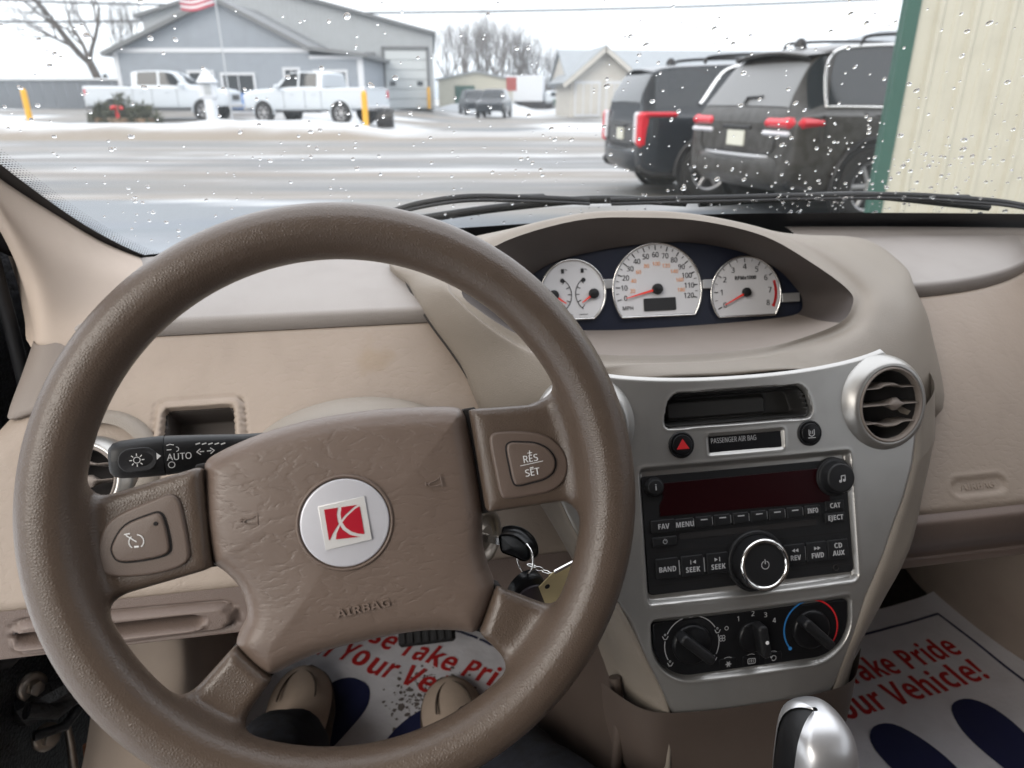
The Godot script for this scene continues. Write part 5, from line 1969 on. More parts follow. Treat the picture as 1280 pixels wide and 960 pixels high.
func make_wipers() -> void:
	var sets := [
		["left windscreen wiper arching over the lower middle of the glass", [Vector2(0.005, 1.076), Vector2(0.045, 1.0885), Vector2(0.107, 1.096), Vector2(0.19, 1.091), Vector2(0.269, 1.0845)], [Vector2(0.04, 1.050), Vector2(0.12, 1.061), Vector2(0.186, 1.068), Vector2(0.25, 1.073), Vector2(0.32, 1.073), Vector2(0.42, 1.065)]],
		["right windscreen wiper lying along the foot of the glass", [Vector2(0.30, 1.083), Vector2(0.45, 1.084), Vector2(0.569, 1.086), Vector2(0.703, 1.087), Vector2(0.785, 1.082), Vector2(0.845, 1.077), Vector2(0.895, 1.069)], [Vector2(0.44, 1.064), Vector2(0.56, 1.071), Vector2(0.66, 1.075), Vector2(0.72, 1.071), Vector2(0.80, 1.062), Vector2(0.86, 1.056)]]]
	for s in sets:
		var t := thing("wiper", s[0], "wiper", Vector3.ZERO, 0.0, "windscreen wipers")
		for part in 2:
			var ps := []
			for q in smooth_row(s[1 + part], 6):
				ps.append(glass_frame(q.x, q.y) * V(0, 0, -0.010 if part == 0 else -0.020))
			var mb := MB.new()
			if part == 0:
				mb.tube(ps, 0.0042, 6)
				var low := ps.map(func(p): return p + V(0, -0.004, 0.006))
				mb.tube(low, 0.0022, 5)
				obj("blade", mb, M.rubber, t)
			else:
				mb.tube(ps, 0.0062, 6)
				obj("arm", mb, M.black, t)
		var mid: Vector2 = s[1][int(s[1].size() * 0.6)]
		var mb := MB.new()
		mb.box(V(0, -0.006, -0.013), V(0.040, 0.009, 0.010), 0.003, glass_frame(mid.x, mid.y))
		obj("clip", mb, M.black, t)


func make_drops() -> void:
	# rain on the outside of the windscreen: many small flattened domes, thickest low on the right
	var mm := MultiMesh.new()
	mm.transform_format = MultiMesh.TRANSFORM_3D
	var sp := SphereMesh.new()
	sp.radius = 1.0
	sp.height = 2.0
	sp.radial_segments = 16
	sp.rings = 8
	sp.material = M.water
	mm.mesh = sp
	var list := []
	var cl := noise(44, 5.0, FastNoiseLite.TYPE_SIMPLEX_SMOOTH, 2)
	while list.size() < 1300:
		var x := rng.randf_range(-0.31, 0.95)
		var y := rng.randf_range(1.06, 1.42)
		var dense := 0.25 + 0.5 * smoothstep(0.30, 0.62, x) * smoothstep(1.25, 1.10, y) * smoothstep(0.80, 0.70, x) + 0.22 * cl.get_noise_2d(x * 2.0, y * 2.0)
		if rng.randf() > dense:
			continue
		var r := 0.0008 + 0.0016 * pow(rng.randf(), 2.4)
		if x > 0.38 and y < 1.2 and rng.randf() < 0.5:
			r *= 1.4
		var fr := glass_frame(x, y)
		var long := rng.randf_range(0.9, 1.7)
		var b := fr.basis * Basis(Vector3(0, 0, 1), rng.randf_range(-0.5, 0.5)) * Basis.from_scale(V(r * rng.randf_range(0.85, 1.3), r * long, r * rng.randf_range(0.55, 0.8)))
		list.append(Transform3D(b, fr * V(0, 0, -0.0002 - r * 0.25)))
	mm.instance_count = list.size()
	for k in list.size():
		mm.set_instance_transform(k, list[k])
	var o := MultiMeshInstance3D.new()
	o.name = "raindrops"
	o.multimesh = mm
	add_child(o)
	tag(o, "clear raindrops scattered over the windscreen", "raindrops")
	kind(o, "stuff")


# ---------------------------------------------------------------- the street
func land(r: float, f: float) -> float:
	var left := smoothstep(-2.0, -9.0, r)
	var y := -0.08 * smoothstep(8.5, 11.5, f)
	y += 0.08 * smoothstep(24.0, 28.0, f)
	y += left * (curve1([Vector2(28, 0.0), Vector2(30, 0.10), Vector2(33, 0.30), Vector2(38, 0.42), Vector2(46, 0.50), Vector2(200, 0.5)], f))
	return y


func ground_sheet(called: String, r0: float, r1: float, f0: float, f1: float, nr: int, nf: int, material: Material, colour: Callable, height: Callable, is_kind := "structure") -> void:
	var mb := MB.new()
	mb.tinted = true
	var n := mb.V.size()
	for j in nf + 1:
		for i in nr + 1:
			var r := lerpf(r0, r1, float(i) / nr)
			var f := lerpf(f0, f1, float(j) / nf)
			mb.tint = colour.call(r, f)
			mb.vert(street(r, f, height.call(r, f)))
	for j in nf:
		for i in nr:
			var a := n + j * (nr + 1) + i
			mb.quad(a, a + nr + 1, a + nr + 2, a + 1)
	kind(obj(called, mb, material), is_kind)


func make_ground() -> void:
	var n1 := noise(51, 0.09, FastNoiseLite.TYPE_SIMPLEX_SMOOTH, 4)
	var n2 := noise(52, 0.35, FastNoiseLite.TYPE_SIMPLEX_SMOOTH, 4)
	var snow := Color(0.50, 0.51, 0.525)
	var slush := Color(0.19, 0.182, 0.17)
	var tan_ := Color(0.19, 0.16, 0.13)
	var wet := Color(0.10, 0.112, 0.125)
	var apron := func(r: float, f: float) -> Color:
		var k := n1.get_noise_2d(r * 1.6, f * 4.0) + 0.5 * n2.get_noise_2d(r, f * 1.5)
		var c: Color = wet.lerp(slush, smoothstep(-0.15, 0.25, k + 0.25 * smoothstep(6.0, 9.0, f)))
		c = c.lerp(tan_, 0.5 * smoothstep(0.1, 0.5, n2.get_noise_2d(r * 0.5 + 40.0, f)))
		return c.lerp(snow, smoothstep(0.2, 0.55, n1.get_noise_2d(r * 2.0 + 9.0, f * 3.0) + 0.15 * smoothstep(2.0, 8.0, r) + 0.5 * smoothstep(2.0, -3.0, f)))
	var flat_ := func(r: float, f: float) -> float: return land(r, f) + 0.02 * n2.get_noise_2d(r * 2.0, f * 2.0)
	var apron2 := func(r: float, f: float) -> Color:
		var c: Color = apron.call(r, f)
		var p := smoothstep(-0.1, 0.3, n1.get_noise_2d(r * 1.2 + 31.0, f * 2.2) + 0.35 - 0.05 * absf(r + 3.0))
		c = c.lerp(Color(0.16, 0.18, 0.205), 0.8 * p * smoothstep(1.5, 3.0, f))
		c = c.lerp(snow, 0.8 * smoothstep(0.28, 0.5, n2.get_noise_2d(r * 0.8 + 5.0, f * 1.6)))
		return c.lerp(Color(0.78, 0.79, 0.80), smoothstep(-0.8, -1.8, r) * smoothstep(2.2, 0.8, f))  # unseen pale ground added by the doorway to bounce light into the cabin
	ground_sheet("driveway", -60, 60, -14, 9.5, 120, 94, M.road, apron2, flat_)
	var streak := noise(53, 1.0, FastNoiseLite.TYPE_SIMPLEX_SMOOTH, 3)
	var lane := func(r: float, f: float) -> Color:
		var t := (f - 9.5) / 14.8
		t += 0.035 * n1.get_noise_2d(r * 0.3, f * 1.5) + 0.012 * n2.get_noise_2d(r * 1.5, f * 2.0)
		var c: Color = Color(0.205, 0.192, 0.175)
		for w in [[0.13, 0.10, 0.7], [0.42, 0.12, 0.9], [0.64, 0.05, 0.4], [0.84, 0.11, 0.75]]:
			c = c.lerp(wet, w[2] * 0.8 * exp(-pow((t - w[0]) / w[1], 2.0)))
		c = c.lerp(tan_, 0.7 * exp(-pow((t - 0.27) / 0.05, 2.0)) + 0.6 * exp(-pow((t - 0.02) / 0.06, 2.0)) + 0.45 * exp(-pow((t - 0.72) / 0.04, 2.0)))
		var lump := n2.get_noise_2d(r * 0.9, f * 2.6)
		c = c.lerp(snow, clampf((0.55 + 0.9 * lump) * exp(-pow((t - 0.555) / 0.03, 2.0)) + (0.3 + 0.8 * lump) * exp(-pow((t - 0.33) / 0.03, 2.0)), 0.0, 0.7))
		var k := streak.get_noise_2d(r * 0.12, f * 1.1)
		c = c.lerp(wet, clampf(k * 0.9, 0.0, 0.5)).lerp(snow, clampf(-k * 0.7 + 0.4 * lump - 0.05, 0.0, 0.4))
		return c.lerp(tan_, clampf(streak.get_noise_2d(r * 0.15 + 50.0, f * 0.8) * 0.9, 0.0, 0.5))
	ground_sheet("road", -90, 90, 9.5, 24.3, 220, 110, M.road, lane, func(r, f): return land(r, f) + 0.004)
	# ploughed snow along the far kerb, brown at its foot
	var bank := func(r: float, f: float) -> float:
		var t := (f - 24.3) / 4.7
		var gap := smoothstep(-6.0, -3.5, r)
		var h := (0.42 + 0.16 * n1.get_noise_2d(r * 1.4, 3.0)) * sin(PI * clampf(t * 1.15, 0, 1)) * (1.0 - gap * 0.9)
		return land(r, f) + maxf(0.0, h) * (1.0 + 0.35 * n2.get_noise_2d(r * 1.2, f * 2.0)) + 0.002
	var bank_c := func(r: float, f: float) -> Color:
		var t := (f - 24.3) / 4.7
		var c: Color = Color(0.21, 0.18, 0.145).lerp(snow, smoothstep(0.10, 0.34, t + 0.10 * n2.get_noise_2d(r, f)))
		var gap := smoothstep(-5.0, -2.5, r)
		return c.lerp(slush.lerp(tan_, 0.4), gap * (0.55 + 0.45 * n2.get_noise_2d(r * 0.6, f * 2.0)))
	ground_sheet("snow_bank", -90, 90, 24.3, 29.0, 320, 22, M.snow, bank_c, bank)
	var lot := func(r: float, f: float) -> Color:
		var k := n1.get_noise_2d(r * 0.8, f * 1.6) + 0.5 * n2.get_noise_2d(r * 0.8, f)
		var c: Color = slush.lerp(wet, smoothstep(0.0, 0.5, k))
		c = c.lerp(tan_, 0.6 * smoothstep(0.0, 0.4, n2.get_noise_2d(r * 0.3 + 7.0, f * 0.8)))
		var s := n1.get_noise_2d(r * 0.9 + 77.0, f * 0.9)
		return c.lerp(snow, smoothstep(0.0, 0.25, s + 0.35 * smoothstep(40.0, 75.0, f) + 0.25 * smoothstep(-26.0, -32.0, r)))
	ground_sheet("parking_lot", -90, 90, 29.0, 90.0, 200, 120, M.road, lot, func(r, f): return land(r, f) + 0.03 * n2.get_noise_2d(r, f))
	var far_c := func(r: float, f: float) -> Color: return snow.lerp(tan_, 0.35 + 0.3 * n1.get_noise_2d(r * 0.05, f * 0.05))
	ground_sheet("snow_field", -900, 900, 90.0, 1500.0, 40, 40, M.snow, far_c, func(r, f): return land(clampf(r, -90, 90), 90.0))
	# snow heaps at the edges of the lots
	for h in [[-24.5, 33.0, 3.2, 0.55, "low heap of white snow beside the left yellow post"], [-2.2, 64.0, 5.5, 1.1, "long snow heap beside the small green-doored shed"], [8.5, 72.0, 6.5, 0.9, "snow heap in front of the white box truck"]]:
		var mb := MB.new()
		var rows := []
		for j in 13:
			var row := PackedVector3Array()
			for i in 33:
				var t := TAU * i / 32
				var s := j / 12.0
				var rr: float = h[2] * s * (1.0 + 0.25 * n2.get_noise_2d(cos(t) * 4 + h[0], sin(t) * 4))
				var yy: float = h[3] * pow(cos(s * PI / 2), 1.3) * (1.0 + 0.3 * n2.get_noise_2d(cos(t) * 6 * s, sin(t) * 6 * s + h[1]))
				row.append(V(cos(t) * rr, yy - 0.05, sin(t) * rr * 0.6))
			rows.append(row)
		mb.net(rows)
		var o := obj("snow_heap", mb, M.snow_pile)
		o.position = street(h[0], h[1], land(h[0], h[1]))
		o.rotation.y = deg_to_rad(YAW)
		tag(o, h[4], "snow heap", "heaps of cleared snow")


func place(called: String, label: String, category: String, r: float, f: float, turn := 0.0, group := "", y := 0.0) -> Node3D:
	return thing(called, label, category, street(r, f, land(r, f) + y), deg_to_rad(YAW + turn), group)


func wall_box(mb: MB, x0: float, x1: float, y0: float, y1: float, z0: float, z1: float, bev := 0.01) -> void:
	mb.box(V((x0 + x1) / 2, (y0 + y1) / 2, (z0 + z1) / 2), V(x1 - x0, y1 - y0, z1 - z0), bev)


func slab(mb: MB, a: Vector3, b: Vector3, c: Vector3, d: Vector3, t: float) -> void:   # a roof plane with thickness t below it
	var n := (b - a).cross(d - a).normalized()
	if n.y < 0:
		n = -n
	var lo := [a - n * t, b - n * t, c - n * t, d - n * t]
	var hi := [a, b, c, d]
	mb.face(hi)
	mb.face([lo[3], lo[2], lo[1], lo[0]])
	for k in 4:
		var m := (k + 1) % 4
		mb.face([hi[k], lo[k], lo[m], hi[m]])


func window(parent: Node3D, x: float, y: float, w: float, h: float, z: float) -> void:   # faces +z
	var mb := MB.new()
	for k in [[0, h / 2 + 0.07, w + 0.28, 0.14], [0, -h / 2 - 0.07, w + 0.28, 0.14], [-w / 2 - 0.07, 0, 0.14, h], [w / 2 + 0.07, 0, 0.14, h]]:
		mb.box(V(x + k[0], y + k[1], z + 0.03), V(k[2], k[3], 0.09), 0.01)
	var o := obj("window", mb, M.white_trim, parent)
	mb = MB.new()
	mb.box(V(x, y, z + 0.008), V(w, h, 0.02), 0.002)
	obj("pane", mb, M.pane, o)
	mb = MB.new()
	mb.box(V(x, y, z + 0.03), V(0.05, h, 0.03), 0.005)
	obj("mullion", mb, M.white_trim, o)


func make_buildings() -> void:
	# blue-grey workshop with a broad gable; local x along the street, +z toward us
	var b := place("workshop", "blue-grey workshop with broad white-banded gable and low right wing", "building", -15.0, 45.0)
	var mb := MB.new()
	var gable := PackedVector2Array([V2(-7.9, 0), V2(3.3, 0), V2(3.3, 3.30), V2(-1.6, 5.75), V2(-7.9, 3.30)])
	mb.prism(gable, -14.0, 0.0)
	wall_box(mb, 3.3, 6.3, 0, 3.0, -14.0, -0.004)
	obj("wall", mb, M.blue_wall, b)
	mb = MB.new()
	for k in 26:
		wall_box(mb, -7.88, 6.28 if k < 20 else 3.2, 0.12 + k * 0.148, 0.126 + k * 0.148, 0.0, 0.012, 0.002)
	obj("siding_laps", mb, M.blue_wall, b)
	mb = MB.new()
	wall_box(mb, -7.9, 3.3, 3.12, 3.36, 0.0, 0.05)
	wall_box(mb, -7.98, -7.72, 0, 3.3, -0.2, 0.06)
	wall_box(mb, 6.05, 6.36, 0, 2.95, -0.2, 0.06)
	wall_box(mb, 3.3, 6.3, 2.78, 2.96, 0.0, 0.05)
	obj("white_trim", mb, M.white_trim, b)
	mb = MB.new()
	slab(mb, V(-8.5, 3.12, 0.5), V(-1.6, 5.95, 0.5), V(-1.6, 5.95, -14.3), V(-8.5, 3.12, -14.3), 0.22)
	slab(mb, V(3.6, 3.35, 0.5), V(-1.6, 5.95, 0.5), V(-1.6, 5.95, -14.3), V(3.6, 3.35, -14.3), 0.22)
	slab(mb, V(3.5, 3.42, 0.5), V(6.75, 3.05, 0.5), V(6.75, 3.05, -14.3), V(3.5, 3.42, -14.3), 0.2)
	obj("roof", mb, M.roof_edge, b)
	for w in [[-0.95, 1.30, 1.75, 1.25], [-3.1, 1.55, 1.3, 1.0], [2.2, 1.85, 0.75, 0.7], [4.45, 1.55, 1.75, 1.05]]:
		window(b, w[0], w[1], w[2], w[3], 0.0)
	for q in [[-2.1, -0.05, 0.95], [5.6, 6.0, 1.1]]:
		mb = MB.new()
		wall_box(mb, q[0], q[1], 0.1, q[2], 0.05, 0.35)
		obj("blue_panel", mb, M.blue_panel, b)
	# tall grey metal hall behind it, with a roll-up door and two wall lamps
	var h := place("metal_hall", "tall pale grey corrugated hall with big roll-up door behind the workshop", "building", -13.8, 52.0, 6.0)
	mb = MB.new()
	var prof2 := PackedVector2Array([V2(-10.0, 0), V2(8.5, 0), V2(8.5, 4.75), V2(-3.2, 7.55), V2(-10.0, 5.6)])
	mb.prism(prof2, -22.0, 0.0)
	obj("wall", mb, M.grey_metal, h)
	mb = MB.new()
	for k in 61:
		var x := -9.9 + k * 0.3
		var top := 4.75 + (8.5 - x) * 0.2393 if x > -3.2 else 7.55 + (x + 3.2) * 0.287
		if x > 5.0 and x < 8.2:
			wall_box(mb, x, x + 0.05, 3.75, top, 0.0, 0.025, 0.005)
		else:
			wall_box(mb, x, x + 0.05, 0.0, top, 0.0, 0.025, 0.005)
	obj("rib", mb, M.grey_metal, h)
	mb = MB.new()
	slab(mb, V(8.75, 4.78, 0.4), V(-3.2, 7.68, 0.4), V(-3.2, 7.68, -22.3), V(8.75, 4.78, -22.3), 0.2)
	slab(mb, V(-10.4, 5.6, 0.4), V(-3.2, 7.68, 0.4), V(-3.2, 7.68, -22.3), V(-10.4, 5.6, -22.3), 0.2)
	obj("roof", mb, M.roof_edge, h)
	var door := MB.new()
	for k in 6:
		wall_box(door, 5.25, 8.05, 0.02 + k * 0.61, 0.60 + k * 0.61, 0.01, 0.07, 0.03)
	var d := obj("door", door, M.door_panel, h)
	mb = MB.new()
	wall_box(mb, 5.05, 5.25, 0, 3.85, 0.0, 0.12)
	wall_box(mb, 8.05, 8.2, 0, 3.85, 0.0, 0.12)
	wall_box(mb, 5.05, 8.2, 3.68, 3.9, 0.0, 0.12)
	obj("frame", mb, M.roof_edge, d)
	for x in [5.7, 7.55]:
		mb = MB.new()
		wall_box(mb, x - 0.2, x + 0.2, 1.45, 1.75, 0.07, 0.10, 0.01)
		obj("pane", mb, M.pane, d)
	for x in [4.85, 8.1]:
		mb = MB.new()
		mb.lathe([Vector2(0.11, 0), Vector2(0.11, 1.25), Vector2(0.08, 1.35), Vector2(0.01, 1.38)], Transform3D(Basis(Vector3.RIGHT, -PI / 2), V(x, 0, 0.6)), 12)
		obj("guard_post", mb, M.yellow, h)
	# gap between the two: dark downpipe and porch
	mb = MB.new()
	wall_box(mb, 4.0, 4.7, 0, 3.5, 0.2, 0.9)
	obj("lean_to", mb, M.roof_edge, h)
	# small pale shed with a green door
	var s := place("shed", "small cream shed with dark green door far across the lot", "building", -3.3, 70.0)
	mb = MB.new()
	mb.prism(PackedVector2Array([V2(-3.4, 0), V2(3.4, 0), V2(3.4, 2.75), V2(0, 3.3), V2(-3.4, 2.75)]), -7.0, 0.0)
	obj("wall", mb, M.cream, s)
	mb = MB.new()
	slab(mb, V(-3.7, 2.72, 0.3), V(0, 3.42, 0.3), V(0, 3.42, -7.3), V(-3.7, 2.72, -7.3), 0.12)
	slab(mb, V(3.7, 2.72, 0.3), V(0, 3.42, 0.3), V(0, 3.42, -7.3), V(3.7, 2.72, -7.3), 0.12)
	obj("roof", mb, M.snow_roof, s)
	mb = MB.new()
	wall_box(mb, -1.9, -0.1, 0.02, 2.15, 0.0, 0.08)
	obj("door", mb, M.green, s)
	# cream barn with tall doors and a snowy roof that runs off to the right
	var c := place("barn", "cream barn with tall panelled doors and long snowy roof", "building", 5.9, 50.0, 6.0)
	mb = MB.new()
	mb.prism(PackedVector2Array([V2(-2.1, 0), V2(2.3, 0), V2(2.3, 2.35), V2(0.0, 4.1), V2(-2.1, 2.45)]), -6.0, 0.0)
	wall_box(mb, 2.3, 15.0, 0, 2.2, -9.0, -1.0)
	mb.prism(PackedVector2Array([V2(-9.0, 2.2), V2(-1.0, 2.2), V2(-5.0, 4.1)]), -2.0, 15.0, Transform3D(Basis(V(0, 0, 1), V(0, 1, 0), V(1, 0, 0)), Vector3.ZERO))
	obj("wall", mb, M.barn, c)
	mb = MB.new()
	slab(mb, V(-2.7, 2.1, 0.5), V(0, 4.3, 0.5), V(0, 4.3, -6.0), V(-2.7, 2.1, -6.0), 0.12)
	slab(mb, V(2.9, 2.1, 0.5), V(0, 4.3, 0.5), V(0, 4.3, -6.0), V(2.9, 2.1, -6.0), 0.12)
	slab(mb, V(-2.2, 4.32, -5.0), V(15.4, 4.32, -5.0), V(15.4, 2.05, -0.5), V(-2.2, 2.05, -0.5), 0.12)
	slab(mb, V(-2.2, 4.32, -5.0), V(15.4, 4.32, -5.0), V(15.4, 2.05, -9.5), V(-2.2, 2.05, -9.5), 0.12)
	obj("roof", mb, M.snow_roof, c)
	mb = MB.new()
	slab(mb, V(-2.75, 2.0, 0.62), V(0, 4.22, 0.62), V(0, 4.22, 0.5), V(-2.75, 2.0, 0.5), 0.26)
	slab(mb, V(2.95, 2.0, 0.62), V(0, 4.22, 0.62), V(0, 4.22, 0.5), V(2.95, 2.0, 0.5), 0.26)
	obj("barge_board", mb, M.barn, c)
	for x in [-1.0, 1.05]:
		mb = MB.new()
		wall_box(mb, x - 0.85, x + 0.85, 0.05, 2.2, 0.0, 0.07)
		var dd := obj("door", mb, M.white_trim, c)
		for q in 3:
			mb = MB.new()
			wall_box(mb, x - 0.75 + q * 0.52, x - 0.31 + q * 0.52, 0.2, 2.05, 0.07, 0.10, 0.015)
			obj("plank", mb, M.barn, dd)
	# a longer snowy roof further off
	var g := place("far_hall", "long low building under snow far behind the dark cars", "building", 33.5, 62.0, 8.0)
	mb = MB.new()
	wall_box(mb, -12.0, 16.0, 0, 3.1, -12.0, 0.0)
	obj("wall", mb, M.barn, g)
	mb = MB.new()
	slab(mb, V(-12.5, 3.1, 0.5), V(16.5, 3.1, 0.5), V(16.5, 6.6, -6.0), V(-1.0, 6.6, -6.0), 0.2)
	slab(mb, V(-12.5, 3.1, -12.5), V(16.5, 3.1, -12.5), V(16.5, 6.6, -6.0), V(-1.0, 6.6, -6.0), 0.2)
	mb.face([V(-12.5, 3.1, 0.5), V(-1.0, 6.6, -6.0), V(-12.5, 3.1, -12.5)])
	obj("roof", mb, M.snow_roof, g)
	# corrugated cream wall with green corner, close on the right
	var w := place("ribbed_shed", "cream ribbed metal shed wall with dark green corner close on the right", "building", 2.62, 5.3, -4.0)
	mb = MB.new()
	wall_box(mb, 0.0, 6.5, -0.3, 3.6, -0.05, 0.0)
	obj("wall", mb, M.cream, w)
	for k in 27:
		var x := 0.22 + k * 0.229
		mb = MB.new()
		mb.prism(PackedVector2Array([V2(x - 0.032, 0), V2(x + 0.032, 0), V2(x + 0.014, 0.022), V2(x - 0.014, 0.022)]), -0.3, 3.6, Transform3D(Basis(V(1, 0, 0), V(0, 0, 1), V(0, 1, 0)), V(0, 0, 0.0)))
		obj("rib", mb, M.cream, w)
		if k < 26:
			mb = MB.new()
			mb.prism(PackedVector2Array([V2(x + 0.095, 0), V2(x + 0.135, 0), V2(x + 0.127, 0.006), V2(x + 0.103, 0.006)]), -0.3, 3.6, Transform3D(Basis(V(1, 0, 0), V(0, 0, 1), V(0, 1, 0)), Vector3.ZERO))
			obj("small_rib", mb, M.cream, w)
	mb = MB.new()
	wall_box(mb, -0.012, 0.078, -0.3, 3.6, -0.05, 0.034, 0.004)
	wall_box(mb, -0.016, 0.0, -0.3, 3.6, -0.052, -0.02, 0.002)
	obj("corner_trim", mb, M.green, w)
	mb = MB.new()
	slab(mb, V(-0.3, 3.6, 0.3), V(6.8, 3.6, 0.3), V(6.8, 3.9, -1.5), V(-0.3, 3.9, -1.5), 0.08)
	obj("roof", mb, M.green, w)
	# grey board fence with a snowy top beyond the left lot
	var f := place("fence", "dark grey board fence with snow on top at far left", "fence", -33.0, 52.0)
	for k in 44:
		mb = MB.new()
		wall_box(mb, -22.0 + k * 0.8, -21.22 + k * 0.8, 0.0, 1.75, -0.04, 0.0, 0.01)
		obj("board", mb, M.fence, f)
	mb = MB.new()
	wall_box(mb, -22.0, 13.2, 1.75, 1.92, -0.25, 0.15, 0.06)
	obj("snow_cap", mb, M.snow_pile, f)


func V2(x: float, y: float) -> Vector2:
	return Vector2(x, y)


# ---------------------------------------------------------------- vehicles: a body lofted through stations along its length
# station: [x, y under, y belt, half width, y top, half width of top]
func section(st: Array, k: float) -> Array:
	var i := clampi(int(k), 0, st.size() - 2)
	var t := k - i
	var q := []
	for c in 6:
		q.append(cr(st[maxi(i - 1, 0)][c], st[i][c], st[i + 1][c], st[mini(i + 2, st.size() - 1)][c], t))
	var wb: float = q[3]
	var wr: float = q[5]
	var hb: float = q[2] - q[1]
	var hr: float = q[4] - q[2]
	return [V(q[0], q[1], wb * 0.86), V(q[0], q[1] + hb * 0.08, wb * 0.97), V(q[0], q[1] + hb * 0.5, wb), V(q[0], q[2] - hb * 0.04, wb * 0.985), V(q[0], q[2] + hr * 0.06, lerpf(wb, wr, 0.25)), V(q[0], q[4] - hr * 0.16, wr), V(q[0], q[4] - hr * 0.03, wr * 0.90), V(q[0], q[4], wr * 0.5), V(q[0], q[4] + 0.004, 0.0)]


func body_point(st: Array, k: float, v: float, side: float, off := 0.0) -> Vector3:
	var s := section(st, k)
	var i := clampi(int(v), 0, s.size() - 2)
	var p: Vector3 = cr(s[maxi(i - 1, 0)], s[i], s[i + 1], s[mini(i + 2, s.size() - 1)], v - i)
	var up := clampf((v - 4.5) / 2.5, 0.0, 1.0)
	p += V(0, up, 1.0 - up * 0.8) * off
	p.z *= side
	return p


func body_mesh(st: Array) -> MB:
	var rows := []
	var n := (st.size() - 1) * 5
	for j in n + 1:
		var k := float(j) / 5.0
		var row := PackedVector3Array()
		for side in [1.0, -1.0]:
			for i in 25:
				var v: float = i / 3.0 if side > 0 else (24 - i) / 3.0
				if side < 0 and i == 0:
					continue
				row.append(body_point(st, k, v, side))
		rows.append(row)
	var mb := MB.new()
	mb.net(rows)
	for e in [0, rows.size() - 1]:
		var f := []
		for p in rows[e]:
			f.append(p)
		if e == 0:
			f.reverse()
		var c := Vector3.ZERO
		for p in f:
			c += p
		c /= f.size()
		for q in f.size():
			mb.face([c, f[q], f[(q + 1) % f.size()]])
	return mb


func patch(st: Array, side: float, k00: float, k10: float, k11: float, k01: float, v0: float, v1: float, off: float, nu := 10, nv := 6) -> MB:
	var rows := []
	for j in nv + 1:
		var row := PackedVector3Array()
		for i in nu + 1:
			var u := float(i) / nu
			var w := float(j) / nv
			row.append(body_point(st, lerpf(lerpf(k00, k10, u), lerpf(k01, k11, u), w), lerpf(v0, v1, w), side, off))
		rows.append(row)
	var mb := MB.new()
	mb.net(rows, false, side > 0)
	return mb


func edge_strip(st: Array, side: float, pts: Array, r: float, off: float) -> MB:     # a chrome strip through (station, section) points
	var ps := []
	for p in smooth_row(pts, 4):
		ps.append(body_point(st, p.x, p.y, side, off))
	var mb := MB.new()
	mb.tube(ps, r, 6)
	return mb


func add_wheels(t: Node3D, xs: Array, half: float, r: float, w: float) -> void:
	for x in xs:
		for side in [-1.0, 1.0]:
			var n := Node3D.new()
			n.name = "wheel"
			t.add_child(n, true)
			n.position = V(x, r, side * (half - w * 0.5 + 0.035))
			var o := Transform3D(Basis(Vector3.UP, 0.0 if side > 0 else PI), Vector3.ZERO)
			var mb := MB.new()
			mb.lathe([Vector2(r * 0.64, -w / 2), Vector2(r * 0.93, -w / 2), Vector2(r, -w * 0.36), Vector2(r, w * 0.36), Vector2(r * 0.93, w / 2), Vector2(r * 0.66, w / 2), Vector2(r * 0.63, w * 0.42)], o, 32)
			obj("tyre", mb, M.tyre, n)
			mb = MB.new()
			mb.lathe([Vector2(r * 0.66, w * 0.46), Vector2(r * 0.60, w * 0.44), Vector2(r * 0.57, w * 0.30)], o, 32)
			mb.lathe([Vector2(r * 0.16, w * 0.36), Vector2(r * 0.10, w * 0.42), Vector2(0.001, w * 0.43)], o, 16)
			for k in 6:
				mb.box(V(r * 0.36, 0, w * 0.37), V(r * 0.46, r * 0.12, w * 0.1), 0.01, o * Transform3D(Basis(Vector3(0, 0, 1), TAU * k / 6), Vector3.ZERO))
			obj("rim", mb, M.alloy, n)
			mb = MB.new()
			mb.lathe([Vector2(r * 0.58, w * 0.2), Vector2(0.001, w * 0.18)], o, 20)
			obj("brake_disc", mb, M.car_black, n)


func add_arches(t: Node3D, xs: Array, half: float, r: float, material: Material) -> void:
	for x in xs:
		for side in [-1.0, 1.0]:
			var mb := MB.new()
			var ps := []
			for k in 17:
				var a := deg_to_rad(lerpf(-8.0, 188.0, k / 16.0))
				ps.append(V(x + cos(a) * r * 1.22, r + sin(a) * r * 1.20, side * (half + 0.004)))
			mb.tube(ps, 0.035, 6)
			var lin_ := obj("wheel_arch", mb, material, t)
			mb = MB.new()
			mb.lathe([Vector2(r * 1.2, 0.0), Vector2(r * 1.2, 0.010), Vector2(0.001, 0.011)], Transform3D(Basis(Vector3.UP, 0.0 if side > 0 else PI), V(x, r, side * half)), 24)
			obj("liner", mb, M.car_black, lin_)


